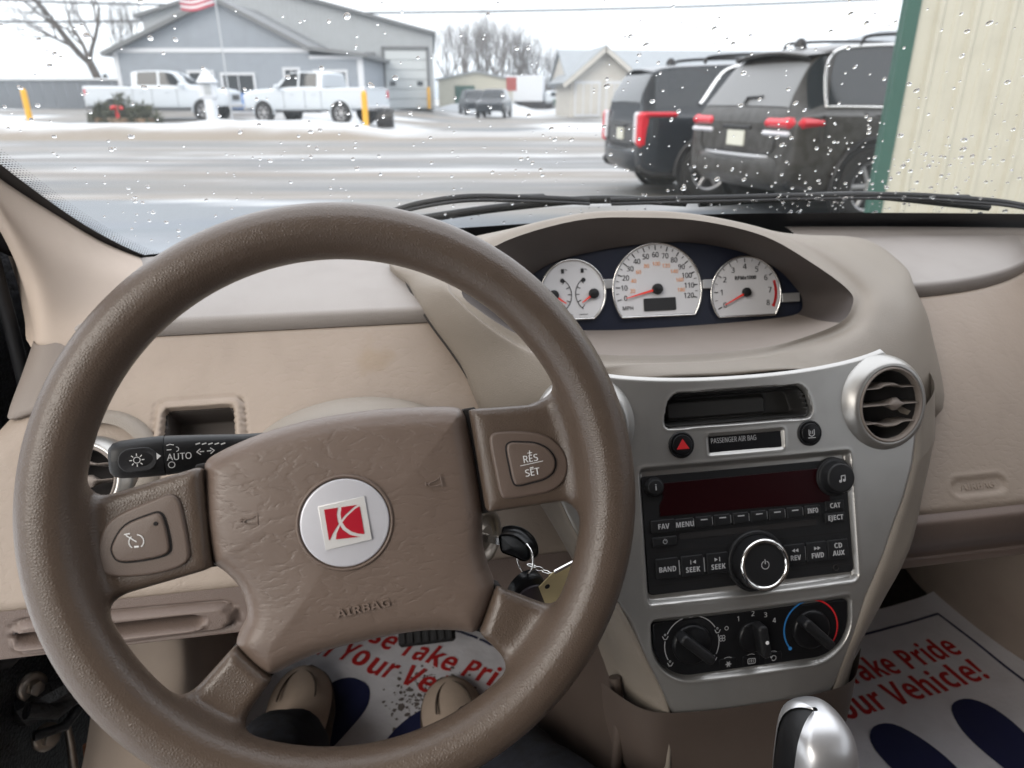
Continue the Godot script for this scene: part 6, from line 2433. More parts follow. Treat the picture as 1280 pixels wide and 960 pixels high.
func make_pickup(label: String, r: float, f: float, turn: float) -> Node3D:
	var t := place("pickup_truck", label, "pickup truck", r, f, turn, "white pickup trucks outside the workshop")
	var low := [[-2.95, 0.62, 1.20, 0.93, 1.30, 0.90], [-2.90, 0.56, 1.24, 0.985, 1.36, 0.95], [-1.9, 0.55, 1.25, 1.0, 1.36, 0.96], [-1.0, 0.50, 1.25, 1.0, 1.34, 0.96], [0.0, 0.48, 1.24, 1.0, 1.33, 0.96], [1.2, 0.48, 1.22, 1.0, 1.32, 0.94], [1.7, 0.50, 1.20, 1.0, 1.33, 0.90], [2.6, 0.55, 1.12, 0.98, 1.26, 0.86], [2.88, 0.58, 1.05, 0.92, 1.18, 0.80], [2.95, 0.62, 0.98, 0.84, 1.08, 0.74]]
	obj("lower_body", body_mesh(low), M.white_paint, t)
	var cab := [[-1.0, 1.22, 1.30, 0.97, 1.86, 0.80], [-0.9, 1.20, 1.30, 0.985, 1.93, 0.80], [-0.2, 1.20, 1.30, 0.99, 1.97, 0.80], [0.5, 1.20, 1.30, 0.985, 1.94, 0.79], [0.85, 1.20, 1.30, 0.975, 1.78, 0.78], [1.3, 1.20, 1.28, 0.95, 1.46, 0.80], [1.55, 1.20, 1.26, 0.93, 1.31, 0.80]]
	obj("cab", body_mesh(cab), M.white_paint, t)
	for side in [-1.0, 1.0]:
		obj("side_window", patch(cab, side, 1.25, 2.35, 2.35, 1.3, 4.15, 5.2, 0.006), M.car_glass, t)
		obj("side_window", patch(cab, side, 2.48, 4.7, 3.55, 2.48, 4.15, 5.2, 0.006), M.car_glass, t)
	var mb := MB.new()
	mb.net([PackedVector3Array([body_point(cab, 3.55, 5.6, 1, 0.008), body_point(cab, 3.5, 8, 1, 0.008), body_point(cab, 3.55, 5.6, -1, 0.008)]), PackedVector3Array([body_point(cab, 4.3, 5.6, 1, 0.01), body_point(cab, 4.3, 8, 1, 0.01), body_point(cab, 4.3, 5.6, -1, 0.01)]), PackedVector3Array([body_point(cab, 5.2, 5.4, 1, 0.01), body_point(cab, 5.2, 8, 1, 0.01), body_point(cab, 5.2, 5.4, -1, 0.01)])])
	obj("windscreen", mb, M.car_glass, t)
	mb = MB.new()
	wall_box(mb, -2.80, -1.05, 1.335, 1.372, -0.82, 0.82, 0.005)
	obj("bed_opening", mb, M.car_black, t)
	for side in [-1.0, 1.0]:
		mb = MB.new()
		wall_box(mb, -2.975, -2.86, 0.95, 1.27, side * 0.90 - 0.08, side * 0.90 + 0.08, 0.03)
		obj("tail_light", mb, M.tail_red, t)
		mb = MB.new()
		wall_box(mb, 2.72, 2.93, 0.93, 1.10, side * 0.80 - 0.14, side * 0.80 + 0.14, 0.04)
		obj("headlight", mb, M.tail_pale, t)
		mb = MB.new()
		wall_box(mb, 0.95, 1.15, 1.30, 1.48, side * 1.09 - 0.09, side * 1.09 + 0.09, 0.04)
		obj("mirror", mb, M.white_paint, t)
		mb = MB.new()
		wall_box(mb, -0.9, 1.3, 0.42, 0.50, side * 0.95 - 0.06, side * 0.95 + 0.06, 0.02)
		obj("running_board", mb, M.car_black, t)
		for x in [-0.62, 0.42]:
			mb = MB.new()
			wall_box(mb, x - 0.11, x + 0.11, 1.10, 1.14, side * 1.005 - 0.02, side * 1.005 + 0.02, 0.01)
			obj("door_handle", mb, M.white_paint, t)
		for x in [-0.98, -0.2, 0.82]:
			mb = MB.new()
			wall_box(mb, x - 0.006, x + 0.006, 0.56, 1.24, side * 0.998 - 0.006, side * 0.998 + 0.006, 0.001)
			obj("door_gap", mb, M.car_black, t)
	mb = MB.new()
	wall_box(mb, 2.80, 3.02, 0.48, 0.66, -0.86, 0.86, 0.05)
	obj("front_bumper", mb, M.alloy, t)
	mb = MB.new()
	wall_box(mb, 2.82, 2.965, 0.78, 1.04, -0.55, 0.55, 0.03)
	obj("grille", mb, M.car_black, t)
	mb = MB.new()
	wall_box(mb, -3.06, -2.88, 0.50, 0.68, -0.88, 0.88, 0.05)
	obj("rear_bumper", mb, M.alloy, t)
	add_arches(t, [-1.85, 1.87], 0.998, 0.41, M.white_paint)
	add_wheels(t, [-1.85, 1.87], 1.01, 0.41, 0.27)
	return t


func make_suv(called: String, label: String, r: float, f: float, turn: float, style: int) -> Node3D:
	var t := place(called, label, "suv", r, f, turn, "dark suvs parked on the right")
	var paint: Material = M.grey_paint if style == 0 else M.black_paint
	var st := [[-2.42, 0.50, 0.90, 0.80, 0.98, 0.72], [-2.40, 0.42, 0.96, 0.90, 1.06, 0.76], [-2.33, 0.36, 1.03, 0.945, 1.18, 0.73], [-2.14, 0.32, 1.06, 0.965, 1.47, 0.66], [-1.93, 0.30, 1.07, 0.97, 1.66, 0.63], [-1.4, 0.28, 1.06, 0.975, 1.735, 0.62], [-0.4, 0.27, 1.04, 0.98, 1.765, 0.63], [0.4, 0.27, 1.03, 0.98, 1.74, 0.63], [0.8, 0.28, 1.02, 0.975, 1.62, 0.68], [1.4, 0.29, 1.02, 0.97, 1.17, 0.74], [2.0, 0.32, 0.98, 0.955, 1.08, 0.76], [2.32, 0.38, 0.88, 0.90, 0.98, 0.70], [2.42, 0.46, 0.78, 0.78, 0.86, 0.60]]
	if style == 1:
		for s in st:
			s[4] = (s[4] as float) - (0.02 if s[0] > -2.2 else 0.0)
		st[2] = [-2.36, 0.36, 1.03, 0.95, 1.30, 0.74]
		st[3] = [-2.25, 0.32, 1.06, 0.975, 1.53, 0.69]
		st[4] = [-2.08, 0.30, 1.07, 0.985, 1.67, 0.66]
	obj("body", body_mesh(st), paint, t)
	# tailgate glass, spoiler, wiper
	var rows := []
	for q in [[1.75, 5.0], [2.3, 5.2], [3.0, 5.3], [3.35, 5.4]]:
		var row := PackedVector3Array()
		for i in 13:
			var u := i / 12.0 * 2.0 - 1.0
			var v: float = lerpf(8.0, q[1], pow(absf(u), 0.8))
			var p := body_point(st, q[0], v, 1.0 if u >= 0 else -1.0)
			row.append(p + V(-0.010, 0.004, 0))
		rows.append(row)
	var mb := MB.new()
	mb.net(rows, false, true)
	obj("rear_window", mb, M.dusty_glass if style == 0 else M.car_glass, t)
	mb = MB.new()
	rows = []
	for k in [[-2.30, -0.030, 0.62], [-2.34, -0.01, 0.64], [-2.31, 0.012, 0.66], [-2.1, 0.03, 0.68], [-1.9, 0.045, 0.62]]:
		var row := []
		for i in 9:
			var u := i / 8.0 * 2.0 - 1.0
			row.append(V(k[0] + 0.05 * u * u + (0.17 if style == 0 else 0.08), 1.655 + k[1] - 0.055 * u * u, u * (k[2] - 0.04)))
		rows.append(row)
	loft(mb, rows, 3, 3)
	obj("spoiler", mb, paint, t)
	mb = MB.new()
	mb.tube([V(-2.375, 1.16, 0.02), V(-2.34, 1.22, 0.02), V(-2.32, 1.23, 0.25)], 0.016, 6)
	obj("rear_wiper", mb, M.car_black, t)
	# side glass with bright surround
	for side in [-1.0, 1.0]:
		if style == 0:
			obj("side_window", patch(st, side, 3.75, 8.6, 7.7, 4.45, 4.15, 5.25, 0.006, 20), M.car_glass, t)
			obj("window_surround", edge_strip(st, side, [Vector2(8.6, 4.1), Vector2(6.0, 4.08), Vector2(3.85, 4.1), Vector2(3.65, 4.2), Vector2(3.95, 4.8), Vector2(4.4, 5.3), Vector2(4.9, 5.42), Vector2(6.5, 5.42), Vector2(7.7, 5.3)], 0.016, 0.006), M.chrome, t)
			obj("quarter_glass", patch(st, side, 2.5, 3.55, 4.1, 3.1, 4.2, 5.2, 0.005), M.car_glass, t)
		else:
			obj("side_window", patch(st, side, 4.9, 8.6, 7.7, 5.5, 4.15, 5.25, 0.006, 20), M.car_glass, t)
			obj("window_surround", edge_strip(st, side, [Vector2(4.75, 4.25), Vector2(5.0, 4.65), Vector2(5.3, 5.15), Vector2(5.6, 5.38), Vector2(6.2, 5.42)], 0.030, 0.006), M.chrome, t)
			obj("quarter_glass", patch(st, side, 2.6, 4.65, 5.25, 3.5, 4.2, 5.2, 0.005), M.car_glass, t)
		# lamps wrap the rear corner
		if style == 0:
			mb = MB.new()
			mb.box(V(-2.36, 0.985, side * 0.67), V(0.17, 0.115, 0.44), 0.045)
			mb.box(V(-2.22, 0.99, side * 0.925), V(0.30, 0.10, 0.10), 0.04)
			obj("tail_light", mb, M.tail_red, t)
			mb = MB.new()
			mb.box(V(-2.37, 0.890, side * 0.66), V(0.15, 0.05, 0.42), 0.02)
			obj("reversing_light", mb, M.tail_pale, t)
		else:
			mb = MB.new()
			mb.box(V(-2.37, 0.90, side * 0.87), V(0.16, 0.44, 0.16), 0.04)
			mb.box(V(-2.16, 1.09, side * 0.958), V(0.44, 0.06, 0.05), 0.02)
			obj("tail_light", mb, M.tail_red, t)
			mb = MB.new()
			mb.box(V(-2.42, 0.92, side * 0.74), V(0.08, 0.40, 0.09), 0.03)
			obj("reversing_light", mb, M.tail_pale, t)
		mb = MB.new()
		mb.box(V(-2.385, 0.52, side * 0.74), V(0.06, 0.06, 0.18), 0.02)
		obj("rear_reflector", mb, M.tail_red, t)
		mb = MB.new()
		mb.tube(smooth_row([V(-1.5, 1.72, side * 0.60), V(-1.35, 1.80, side * 0.60), V(-0.3, 1.835, side * 0.61), V(0.6, 1.79, side * 0.60), V(0.75, 1.72, side * 0.60)], 5), 0.018 if style == 0 else 0.024, 6)
		obj("roof_rail", mb, M.car_black, t)
		for x in [-0.82, 0.25]:
			mb = MB.new()
			mb.box(V(x, 0.99, side * 0.985), V(0.2, 0.035, 0.05), 0.015)
			obj("door_handle", mb, paint, t)
	mb = MB.new()
	rows = []
	for k in [[0.66, -2.44], [0.62, -2.475], [0.50, -2.48], [0.40, -2.45], [0.33, -2.36]]:
		var row := []
		for i in 11:
			var u := i / 10.0 * 2.0 - 1.0
			row.append(V(k[1] + 0.16 * pow(absf(u), 4.0), k[0], u * 0.93))
		rows.append(row)
	loft(mb, rows, 3, 4)
	obj("rear_bumper", mb, paint, t)
	mb = MB.new()
	var strip := []
	for i in 13:
		var u := i / 12.0 * 2.0 - 1.0
		strip.append(V(-2.475 + 0.13 * pow(absf(u), 4.0), 0.655, u * 0.66))
	mb.tube(strip, 0.024 if style == 0 else 0.014, 6)
	obj("bumper_strip", mb, M.alloy if style == 0 else M.car_black, t)
	mb = MB.new()
	mb.box(V(-2.425, 0.82, 0), V(0.02, 0.155, 0.31), 0.006)
	obj("number_plate", mb, M.plate, t)
	for side in [-1.0, 1.0]:
		obj("door_gap", edge_strip(st, side, [Vector2(4.6, 1.2), Vector2(4.9, 2.0), Vector2(5.0, 3.0), Vector2(4.7, 3.9)], 0.006, 0.002), M.car_black, t)
		obj("door_gap", edge_strip(st, side, [Vector2(6.3, 0.9), Vector2(6.3, 2.0), Vector2(6.3, 3.0), Vector2(6.3, 4.0)], 0.006, 0.002), M.car_black, t)
		obj("sill_cladding", edge_strip(st, side, [Vector2(1.2, 0.9), Vector2(3.0, 0.8), Vector2(6.0, 0.8), Vector2(9.5, 0.8)], 0.05, -0.02), M.car_black, t)
	var cap := []
	for k in 24:
		var a := TAU * k / 24
		cap.append(body_point(st, 3.15 + 0.20 * signf(cos(a)) * pow(absf(cos(a)), 0.6), 2.75 + 0.42 * signf(sin(a)) * pow(absf(sin(a)), 0.6), 1.0, 0.002))
	mb = MB.new()
	mb.tube(cap, 0.006, 5, true)
	obj("filler_flap", mb, M.car_black, t)
	mb = MB.new()
	mb.tube([V(-2.43, 0.70, -0.62), V(-2.43, 0.74, -0.66), V(-2.43, 0.90, -0.66)], 0.006, 5)
	mb.tube([V(-2.43, 0.70, 0.62), V(-2.43, 0.74, 0.66), V(-2.43, 0.90, 0.66)], 0.006, 5)
	mb.tube([V(-2.44, 0.695, -0.62), V(-2.44, 0.695, 0.62)], 0.006, 5)
	kind(obj("tailgate_gap", mb, M.car_black, t), "stuff")
	mb = MB.new()
	mb.box(V(-2.43, 0.935, 0), V(0.03, 0.035, 0.5), 0.01)
	obj("tailgate_handle", mb, M.car_black, t)
	mb = MB.new()
	mb.lathe([Vector2(0.07, 0), Vector2(0.06, 0.05), Vector2(0.03, 0.085), Vector2(0.001, 0.09)], Transform3D(Basis(Vector3.RIGHT, -PI / 2), V(-1.75, 1.715, 0)), 12)
	obj("aerial", mb, M.car_black, t)
	add_arches(t, [-1.46, 1.46], 0.972, 0.38, M.car_black)
	add_wheels(t, [-1.46, 1.46], 0.985, 0.38, 0.25)
	return t


func make_vehicles() -> void:
	make_pickup("white pickup facing right behind the evergreen planters", -15.0, 33.2, 4.0)
	make_pickup("white pickup facing left behind the right yellow post", -8.25, 32.0, 160.0)
	make_suv("suv", "dusty charcoal suv nearest on the right with wide red tail light", 4.72, 8.85, 18.0, 0)
	make_suv("suv", "black suv behind the charcoal one with upright tail light", 3.95, 11.1, 8.0, 1)
	# two small dark cars far off by the shed
	for k in [[-2.75, 56.0, -78.0, "dark van parked nose-on beside the far shed", "van"], [-1.15, 49.5, -97.0, "dark purple-grey suv parked beside the far shed", "suv"]]:
		var t := place("parked_car", k[3], k[4], k[0], k[1], k[2], "dark vehicles by the far shed")
		var st := [[-2.2, 0.45, 0.9, 0.8, 1.0, 0.7], [-2.1, 0.32, 1.0, 0.9, 1.5, 0.66], [-1.6, 0.28, 1.02, 0.92, 1.72, 0.66], [-0.2, 0.27, 1.0, 0.93, 1.74, 0.66], [0.5, 0.27, 1.0, 0.93, 1.66, 0.64], [1.1, 0.28, 1.0, 0.92, 1.12, 0.72], [1.9, 0.32, 0.92, 0.9, 1.0, 0.7], [2.2, 0.42, 0.75, 0.8, 0.82, 0.6]]
		obj("body", body_mesh(st), M.black_paint, t)
		for side in [-1.0, 1.0]:
			obj("side_window", patch(st, side, 1.6, 4.9, 4.4, 2.0, 4.15, 5.25, 0.006), M.car_glass, t)
			var mb := MB.new()
			mb.box(V(2.1, 0.72, side * 0.66), V(0.14, 0.12, 0.26), 0.04)
			obj("headlight", mb, M.tail_pale, t)
			mb = MB.new()
			mb.box(V(-2.15, 0.95, side * 0.72), V(0.12, 0.22, 0.14), 0.03)
			obj("tail_light", mb, M.tail_red, t)
		var mb := MB.new()
		mb.net([PackedVector3Array([body_point(st, 4.2, 5.6, 1, 0.01), body_point(st, 4.2, 8, 1, 0.01), body_point(st, 4.2, 5.6, -1, 0.01)]), PackedVector3Array([body_point(st, 4.9, 5.4, 1, 0.01), body_point(st, 4.9, 8, 1, 0.01), body_point(st, 4.9, 5.4, -1, 0.01)])])
		obj("windscreen", mb, M.car_glass, t)
		add_wheels(t, [-1.35, 1.35], 0.92, 0.33, 0.2)
	# white box truck far off
	var b := place("box_truck", "white box truck beyond the snow heap between bare trees", "truck", 2.4, 84.0, -8.0)
	var mb := MB.new()
	mb.box(V(-1.0, 2.1, 0), V(4.2, 2.6, 2.3), 0.06)
	obj("box", mb, M.white_trim, b)
	mb = MB.new()
	mb.box(V(2.0, 1.25, 0), V(1.5, 1.3, 2.0), 0.25)
	mb.box(V(2.9, 0.95, 0), V(0.7, 0.7, 1.9), 0.15)
	obj("cab", mb, M.white_paint, b)
	mb = MB.new()
	mb.box(V(2.3, 1.5, 0), V(0.8, 0.5, 2.02), 0.08)
	obj("side_window", mb, M.car_glass, b)
	add_wheels(b, [-1.8, 2.4], 1.1, 0.42, 0.25)


# ---------------------------------------------------------------- trees and street furniture
func branch(mb: MB, p: Vector3, d: Vector3, length: float, r: float, depth: int, spread: float, rg: RandomNumberGenerator, up: float) -> void:
	var n := 4
	var pts := [p]
	var rad := [r]
	for k in n:
		d = (d + V(rg.randf_range(-1, 1), rg.randf_range(-0.6, 1) * 0.6 + up, rg.randf_range(-1, 1)) * 0.16).normalized()
		pts.append(pts[-1] + d * length / n)
		rad.append(lerpf(r, r * 0.55, (k + 1.0) / n))
	mb.tube(pts, rad, 5 if depth > 1 else 3)
	if depth == 0:
		return
	var kids := 3 if depth > 2 else 4
	for k in kids:
		var at := rg.randf_range(0.35, 1.0) if k > 0 else 1.0
		var q: Vector3 = (pts[0] as Vector3).lerp(pts[-1], at)
		var i := clampi(int(at * n), 0, n - 1)
		q = (pts[i] as Vector3).lerp(pts[i + 1], at * n - i)
		var ang := rg.randf_range(0, TAU)
		var side := d.cross(V(cos(ang), 0.3, sin(ang))).normalized()
		var nd := (d + side * spread * rg.randf_range(0.6, 1.2)).normalized()
		branch(mb, q, nd, length * rg.randf_range(0.6, 0.8), rad[i] * 0.62, depth - 1, spread, rg, up)


func bare_tree(label: String, r: float, f: float, height: float, seed_: int, material: Material, depth := 4, spread := 0.7, lean := Vector3.ZERO, group := "", up := 0.25) -> Node3D:
	var t := place("bare_tree", label, "tree", r, f, 0.0, group)
	var rg := RandomNumberGenerator.new()
	rg.seed = seed_
	var mb := MB.new()
	var base := height * 0.22
	var top := (V(0, base, 0) + lean * base)
	mb.tube([V(0, -0.2, 0), V(0, base * 0.4, 0) + lean * base * 0.3, top], [height * 0.028, height * 0.022, height * 0.019], 8)
	obj("trunk", mb, material, t)
	mb = MB.new()
	for k in 4:
		var a := TAU * k / 4 + rg.randf_range(-0.4, 0.4)
		branch(mb, top + V(0, -0.1 * k, 0), (V(cos(a) * spread * 0.8, 1.0, sin(a) * spread * 0.8) + lean).normalized(), height * 0.27, height * 0.0115, depth, spread, rg, up)
	obj("branches", mb, material, t)
	return t


func make_greenery() -> void:
	bare_tree("big leaning bare tree behind the left end of the workshop", -30.6, 58.0, 14.5, 7, M.bark, 5, 0.85, V(-0.28, 0, 0), "", 0.12)
	bare_tree("bare tree close behind the workshop's left corner", -29.4, 58.5, 9.5, 12, M.bark, 4, 0.5, V(0.10, 0, 0))
	var spots := [[-8.0, 96.0, 11.0], [-5.2, 92.0, 10.0], [-3.4, 99.0, 12.0], [-1.2, 95.0, 11.5], [0.6, 100.0, 10.5], [2.2, 97.0, 8.5], [4.2, 101.0, 9.0], [6.0, 98.0, 7.5], [11.0, 104.0, 6.0], [-7.0, 108.0, 13.0], [-4.4, 112.0, 13.0], [-2.4, 110.0, 14.0], [-0.2, 113.0, 13.0], [1.6, 111.0, 12.0], [3.4, 114.0, 11.0]]
	var words := ["leftmost bare tree of the row, right against the metal hall", "tall narrow bare tree above the shed's left end", "tallest bare tree above the middle of the shed", "thick-branched bare tree above the shed's right end", "bare tree above the small red sign", "shorter bare tree just left of the box truck", "bare tree straight behind the box truck", "low bushy bare tree just right of the box truck", "thin small bare tree beside the cream barn", "second-row bare tree seen between the metal hall and the shed's end tree", "second-row bare tree above the shed's left half", "second-row bare tree above the shed's right half", "second-row bare tree above the small red sign", "second-row bare tree left of the box truck", "second-row bare tree right behind the box truck"]
	for k in spots.size():
		bare_tree(words[k], spots[k][0], spots[k][1], spots[k][2], 100 + k, M.bark_grey if k % 2 else M.bark, 4, 0.5, Vector3.ZERO, "bare trees beyond the shed", 0.5)
	# brush at the foot of the trees, which nobody could count
	var mb := MB.new()
	var rg := RandomNumberGenerator.new()
	rg.seed = 71
	for k in 1500:
		var r := rg.randf_range(1.0, 8.0)
		var f := rg.randf_range(88.0, 96.0)
		if k % 3 == 0:
			r = rg.randf_range(-60, -24)
			f = rg.randf_range(90, 110)
		var p := street(r, f, land(r, f))
		var h := rg.randf_range(0.8, 3.0) * (1.0 if k % 3 else 0.7)
		mb.tube([p, p + V(rg.randf_range(-0.4, 0.4), h * 0.6, rg.randf_range(-0.4, 0.4)), p + V(rg.randf_range(-0.9, 0.9), h, rg.randf_range(-0.9, 0.9))], [0.06, 0.04, 0.02], 3)
	kind(tag(obj("undergrowth", mb, M.bark), "brown winter brush at the foot of the far trees", "brush"), "stuff")
	# conifers at the far left
	for c in [[-50.0, 95.0, 3.4, "small dark conifer left of the big leaning tree"], [-43.0, 96.0, 4.4, "taller dark conifer beside the big leaning tree"], [-39.5, 92.0, 3.0, "low dark conifer nearest the workshop"]]:
		var t := place("conifer", c[3], "tree", c[0], c[1], 0.0, "far conifers")
		mb = MB.new()
		mb.tube([V(0, 0, 0), V(0, c[2], 0)], [0.12, 0.02], 6)
		obj("trunk", mb, M.bark, t)
		mb = MB.new()
		for k in 420:
			var s := rg.randf()
			var a := rg.randf_range(0, TAU)
			var w: float = (1.0 - s) * c[2] * 0.32 * rg.randf_range(0.3, 1.0)
			var y: float = c[2] * (0.12 + 0.88 * s)
			var p := V(cos(a) * w, y - w * 0.25, sin(a) * w)
			var d := V(cos(a), -0.35, sin(a)) * 0.34
			var side := V(-sin(a), 0.2, cos(a)) * 0.13
			mb.face([p - side, p + side, p + d])
		obj("crown", mb, M.pine, t)


func make_street_things() -> void:
	# yellow posts by the snow bank
	for p in [[-19.3, 30.3, "yellow safety post standing alone at the left end of the snow bank"], [-5.55, 28.7, "yellow safety post at the tail of the right pickup"]]:
		var t := place("safety_post", p[2], "bollard", p[0], p[1], 0.0, "yellow safety posts")
		var mb := MB.new()
		mb.lathe([Vector2(0.11, -0.1), Vector2(0.11, 1.30), Vector2(0.10, 1.36), Vector2(0.06, 1.42), Vector2(0.001, 1.44)], Transform3D(Basis(Vector3.RIGHT, -PI / 2), Vector3.ZERO), 20)
		obj("sleeve", mb, M.yellow, t)
		mb = MB.new()
		mb.lathe([Vector2(0.16, -0.02), Vector2(0.15, 0.05), Vector2(0.112, 0.06)], Transform3D(Basis(Vector3.RIGHT, -PI / 2), Vector3.ZERO), 16)
		obj("collar", mb, M.snow_roof, t)
	# white carved post with a pointed top, in front of the left pickup
	var m := place("white_post", "white painted carved post with pointed head by the snow bank", "post", -11.3, 28.6)
	var mb := MB.new()
	mb.box(V(0, 0.55, 0), V(0.36, 1.3, 0.36), 0.04)
	mb.box(V(0, 0.02, 0), V(0.56, 0.24, 0.56), 0.04)
	obj("shaft", mb, M.white_trim, m)
	mb = MB.new()
	mb.box(V(-0.02, 1.42, 0), V(0.62, 0.62, 0.46), 0.10)
	mb.lathe([Vector2(0.42, 0), Vector2(0.26, 0.22), Vector2(0.08, 0.42), Vector2(0.001, 0.5)], Transform3D(Basis(Vector3.RIGHT, -PI / 2), V(-0.02, 1.7, 0)), 8)
	obj("head", mb, M.white_trim, m)
	mb = MB.new()
	mb.box(V(0.05, 1.44, 0.235), V(0.26, 0.34, 0.02), 0.01)
	obj("plaque", mb, M.grey_metal, m)
	# planters with evergreen sprigs and a red bow
	var rg := RandomNumberGenerator.new()
	rg.seed = 5
	for p in [[-14.65, 28.6, 0.58, "wooden planter with evergreen sprigs and a red bow", 1], [-13.75, 28.35, 0.40, "smaller wooden planter with evergreen sprigs near the white post", 0], [-15.55, 28.7, 0.30, "low dark planter of evergreen sprigs left of the red bow", 0]]:
		var t := place("planter", p[3], "planter", p[0], p[1], 0.0, "evergreen planters on the snow bank", -0.08)
		mb = MB.new()
		var w: float = p[2]
		mb.lathe([Vector2(w * 0.75, -0.1), Vector2(w, 0.52), Vector2(w * 0.96, 0.56), Vector2(w * 0.85, 0.5), Vector2(0.001, 0.46)], Transform3D(Basis(Vector3.RIGHT, -PI / 2), Vector3.ZERO), 12)
		obj("tub", mb, M.basket, t)
		mb = MB.new()
		for k in 520:
			var a := rg.randf_range(0, TAU)
			var spread := rg.randf()
			var q := V(cos(a) * spread * w * 1.7, 0.30 + rg.randf() * (1.15 if p[4] else 0.8) * (1.0 - 0.6 * spread), sin(a) * spread * w * 1.2)
			var d := V(rg.randf_range(-1, 1), rg.randf_range(0.0, 1.2), rg.randf_range(-1, 1)).normalized() * 0.24
			var s := d.cross(V(rg.randf(), 1, rg.randf())).normalized() * 0.035
			mb.face([q - s, q + s, q + d])
		obj("sprigs", mb, M.pine, t)
		if p[4]:
			mb = MB.new()
			for sg in [-1.0, 1.0]:
				mb.lathe([Vector2(0.001, -0.13), Vector2(0.10, -0.06), Vector2(0.12, 0.05), Vector2(0.001, 0.14)], Transform3D(Basis(Vector3.UP, PI / 2) * Basis(Vector3.RIGHT, sg * 0.4), V(sg * 0.13, 0.92, w * 0.7)), 10, Vector2(1, 0.6))
				mb.box(V(sg * 0.08, 0.62, w * 0.72), V(0.10, 0.5, 0.03), 0.01, Transform3D(Basis(Vector3(0, 0, 1), sg * 0.1), Vector3.ZERO))
			mb.box(V(0, 0.92, w * 0.75), V(0.1, 0.1, 0.1), 0.03)
			obj("bow", mb, M.red, t)
	# flagpole with a striped flag
	var fp := place("flagpole", "tall thin flagpole in front of the workshop", "flagpole", -11.3, 30.6)
	mb = MB.new()
	mb.tube([V(0, 0, 0), V(-0.05, 7.0, 0)], [0.035, 0.025], 10)
	obj("shaft", mb, M.pole, fp)
	mb = MB.new()
	mb.lathe([Vector2(0.22, 0), Vector2(0.2, 0.12), Vector2(0.06, 0.16)], Transform3D(Basis(Vector3.RIGHT, -PI / 2), Vector3.ZERO), 16)
	obj("base", mb, M.white_trim, fp)
	var fl := place("flag", "red and white striped flag hanging from the flagpole", "flag", -11.3, 30.6, 0.0, "", 4.35)
	var wave := func(x: float, y: float) -> Vector3: return V(-0.08 - x, y - 0.10 * x - 0.12 * sin(x * 2.2), 0.12 * sin(x * 4.0 + y * 1.5))
	for k in 9:
		var rows := []
		for j in 2:
			var row := PackedVector3Array()
			for i in 13:
				row.append(wave.call(i / 12.0 * 1.35, (k + j) * 0.09))
			rows.append(row)
		mb = MB.new()
		mb.net(rows)
		obj("stripe", mb, M.flag_red if k % 2 == 0 else M.flag_white, fl)
	# overhead wires
	for w in [[V(-16, 7.3, 62), V(36, 8.6, 62), "long overhead wire crossing the sky above the bare tree row"], [V(-52, 7.0, 62), V(-20, 7.0, 62), "lower overhead wire at far left through the big tree"], [V(-50, 9.0, 64), V(-20, 8.1, 64), "upper overhead wire at far left near the workshop gable"]]:
		var a := street(w[0].x, w[0].z, w[0].y)
		var b := street(w[1].x, w[1].z, w[1].y)
		var ps := []
		for k in 25:
			var t := k / 24.0
			ps.append(a.lerp(b, t) - Vector3.UP * 1.2 * t * (1 - t))
		mb = MB.new()
		mb.tube(ps, 0.085, 5)
		tag(obj("overhead_wire", mb, M.wire), w[2], "wire", "overhead wires")
	# mobile crane or digger of which the boom shows at far left
	var d := place("digger", "yellow digger with dark boom far at the left edge", "digger", -46.5, 62.0)
	mb = MB.new()
	mb.box(V(0, 1.4, 0), V(3.6, 1.1, 2.2), 0.2)
	mb.box(V(-0.6, 2.3, 0), V(1.2, 1.0, 1.6), 0.15)
	obj("body", mb, M.yellow, d)
	mb = MB.new()
	mb.tube([V(-2.6, 5.4, 0), V(1.2, 3.0, 0), V(2.6, 1.9, 0)], [0.16, 0.2, 0.16], 6)
	mb.tube([V(0.6, 3.3, 0), V(0.2, 2.4, 0)], 0.14, 6)
	mb.box(V(3.0, 1.4, 0), V(0.9, 0.9, 1.0), 0.1)
	obj("boom", mb, M.car_black, d)
	for sg in [-1.0, 1.0]:
		mb = MB.new()
		mb.box(V(0, 0.45, sg * 0.9), V(3.4, 0.85, 0.5), 0.3)
		obj("track", mb, M.tyre, d)
	# small things by the far shed
	var rs := place("sign", "small red sign on the shed's right side", "sign", -0.05, 67.0)
	mb = MB.new()
	mb.box(V(0, 2.3, 0), V(0.9, 1.1, 0.06), 0.01)
	obj("board", mb, M.brick_red, rs)
	mb = MB.new()
	mb.tube([V(0, 0, -0.05), V(0, 2.8, -0.05)], 0.05, 8)
	obj("post", mb, M.pole, rs)
	var gb := place("skip", "green skip on the snow left of the barn", "skip", 5.4, 78.0)
	mb = MB.new()
	mb.prism(PackedVector2Array([V2(-0.9, 0), V2(0.9, 0), V2(1.15, 1.0), V2(-1.15, 1.0)]), -0.8, 0.8)
	obj("tub", mb, M.green, gb)
	mb = MB.new()
	mb.box(V(0, 1.02, 0), V(2.4, 0.08, 1.7), 0.02)
	obj("rim", mb, M.green, gb)
	var rh := place("garden_shed", "low reddish-brown hut behind the green skip", "hut", 6.0, 84.0)
	mb = MB.new()
	mb.prism(PackedVector2Array([V2(-1.5, 0), V2(1.5, 0), V2(1.5, 2.0), V2(0, 2.7), V2(-1.5, 2.0)]), -2.0, 0.0)
	obj("wall", mb, M.basket, rh)
	mb = MB.new()
	slab(mb, V(-1.8, 1.95, 0.2), V(0, 2.8, 0.2), V(0, 2.8, -2.2), V(-1.8, 1.95, -2.2), 0.1)
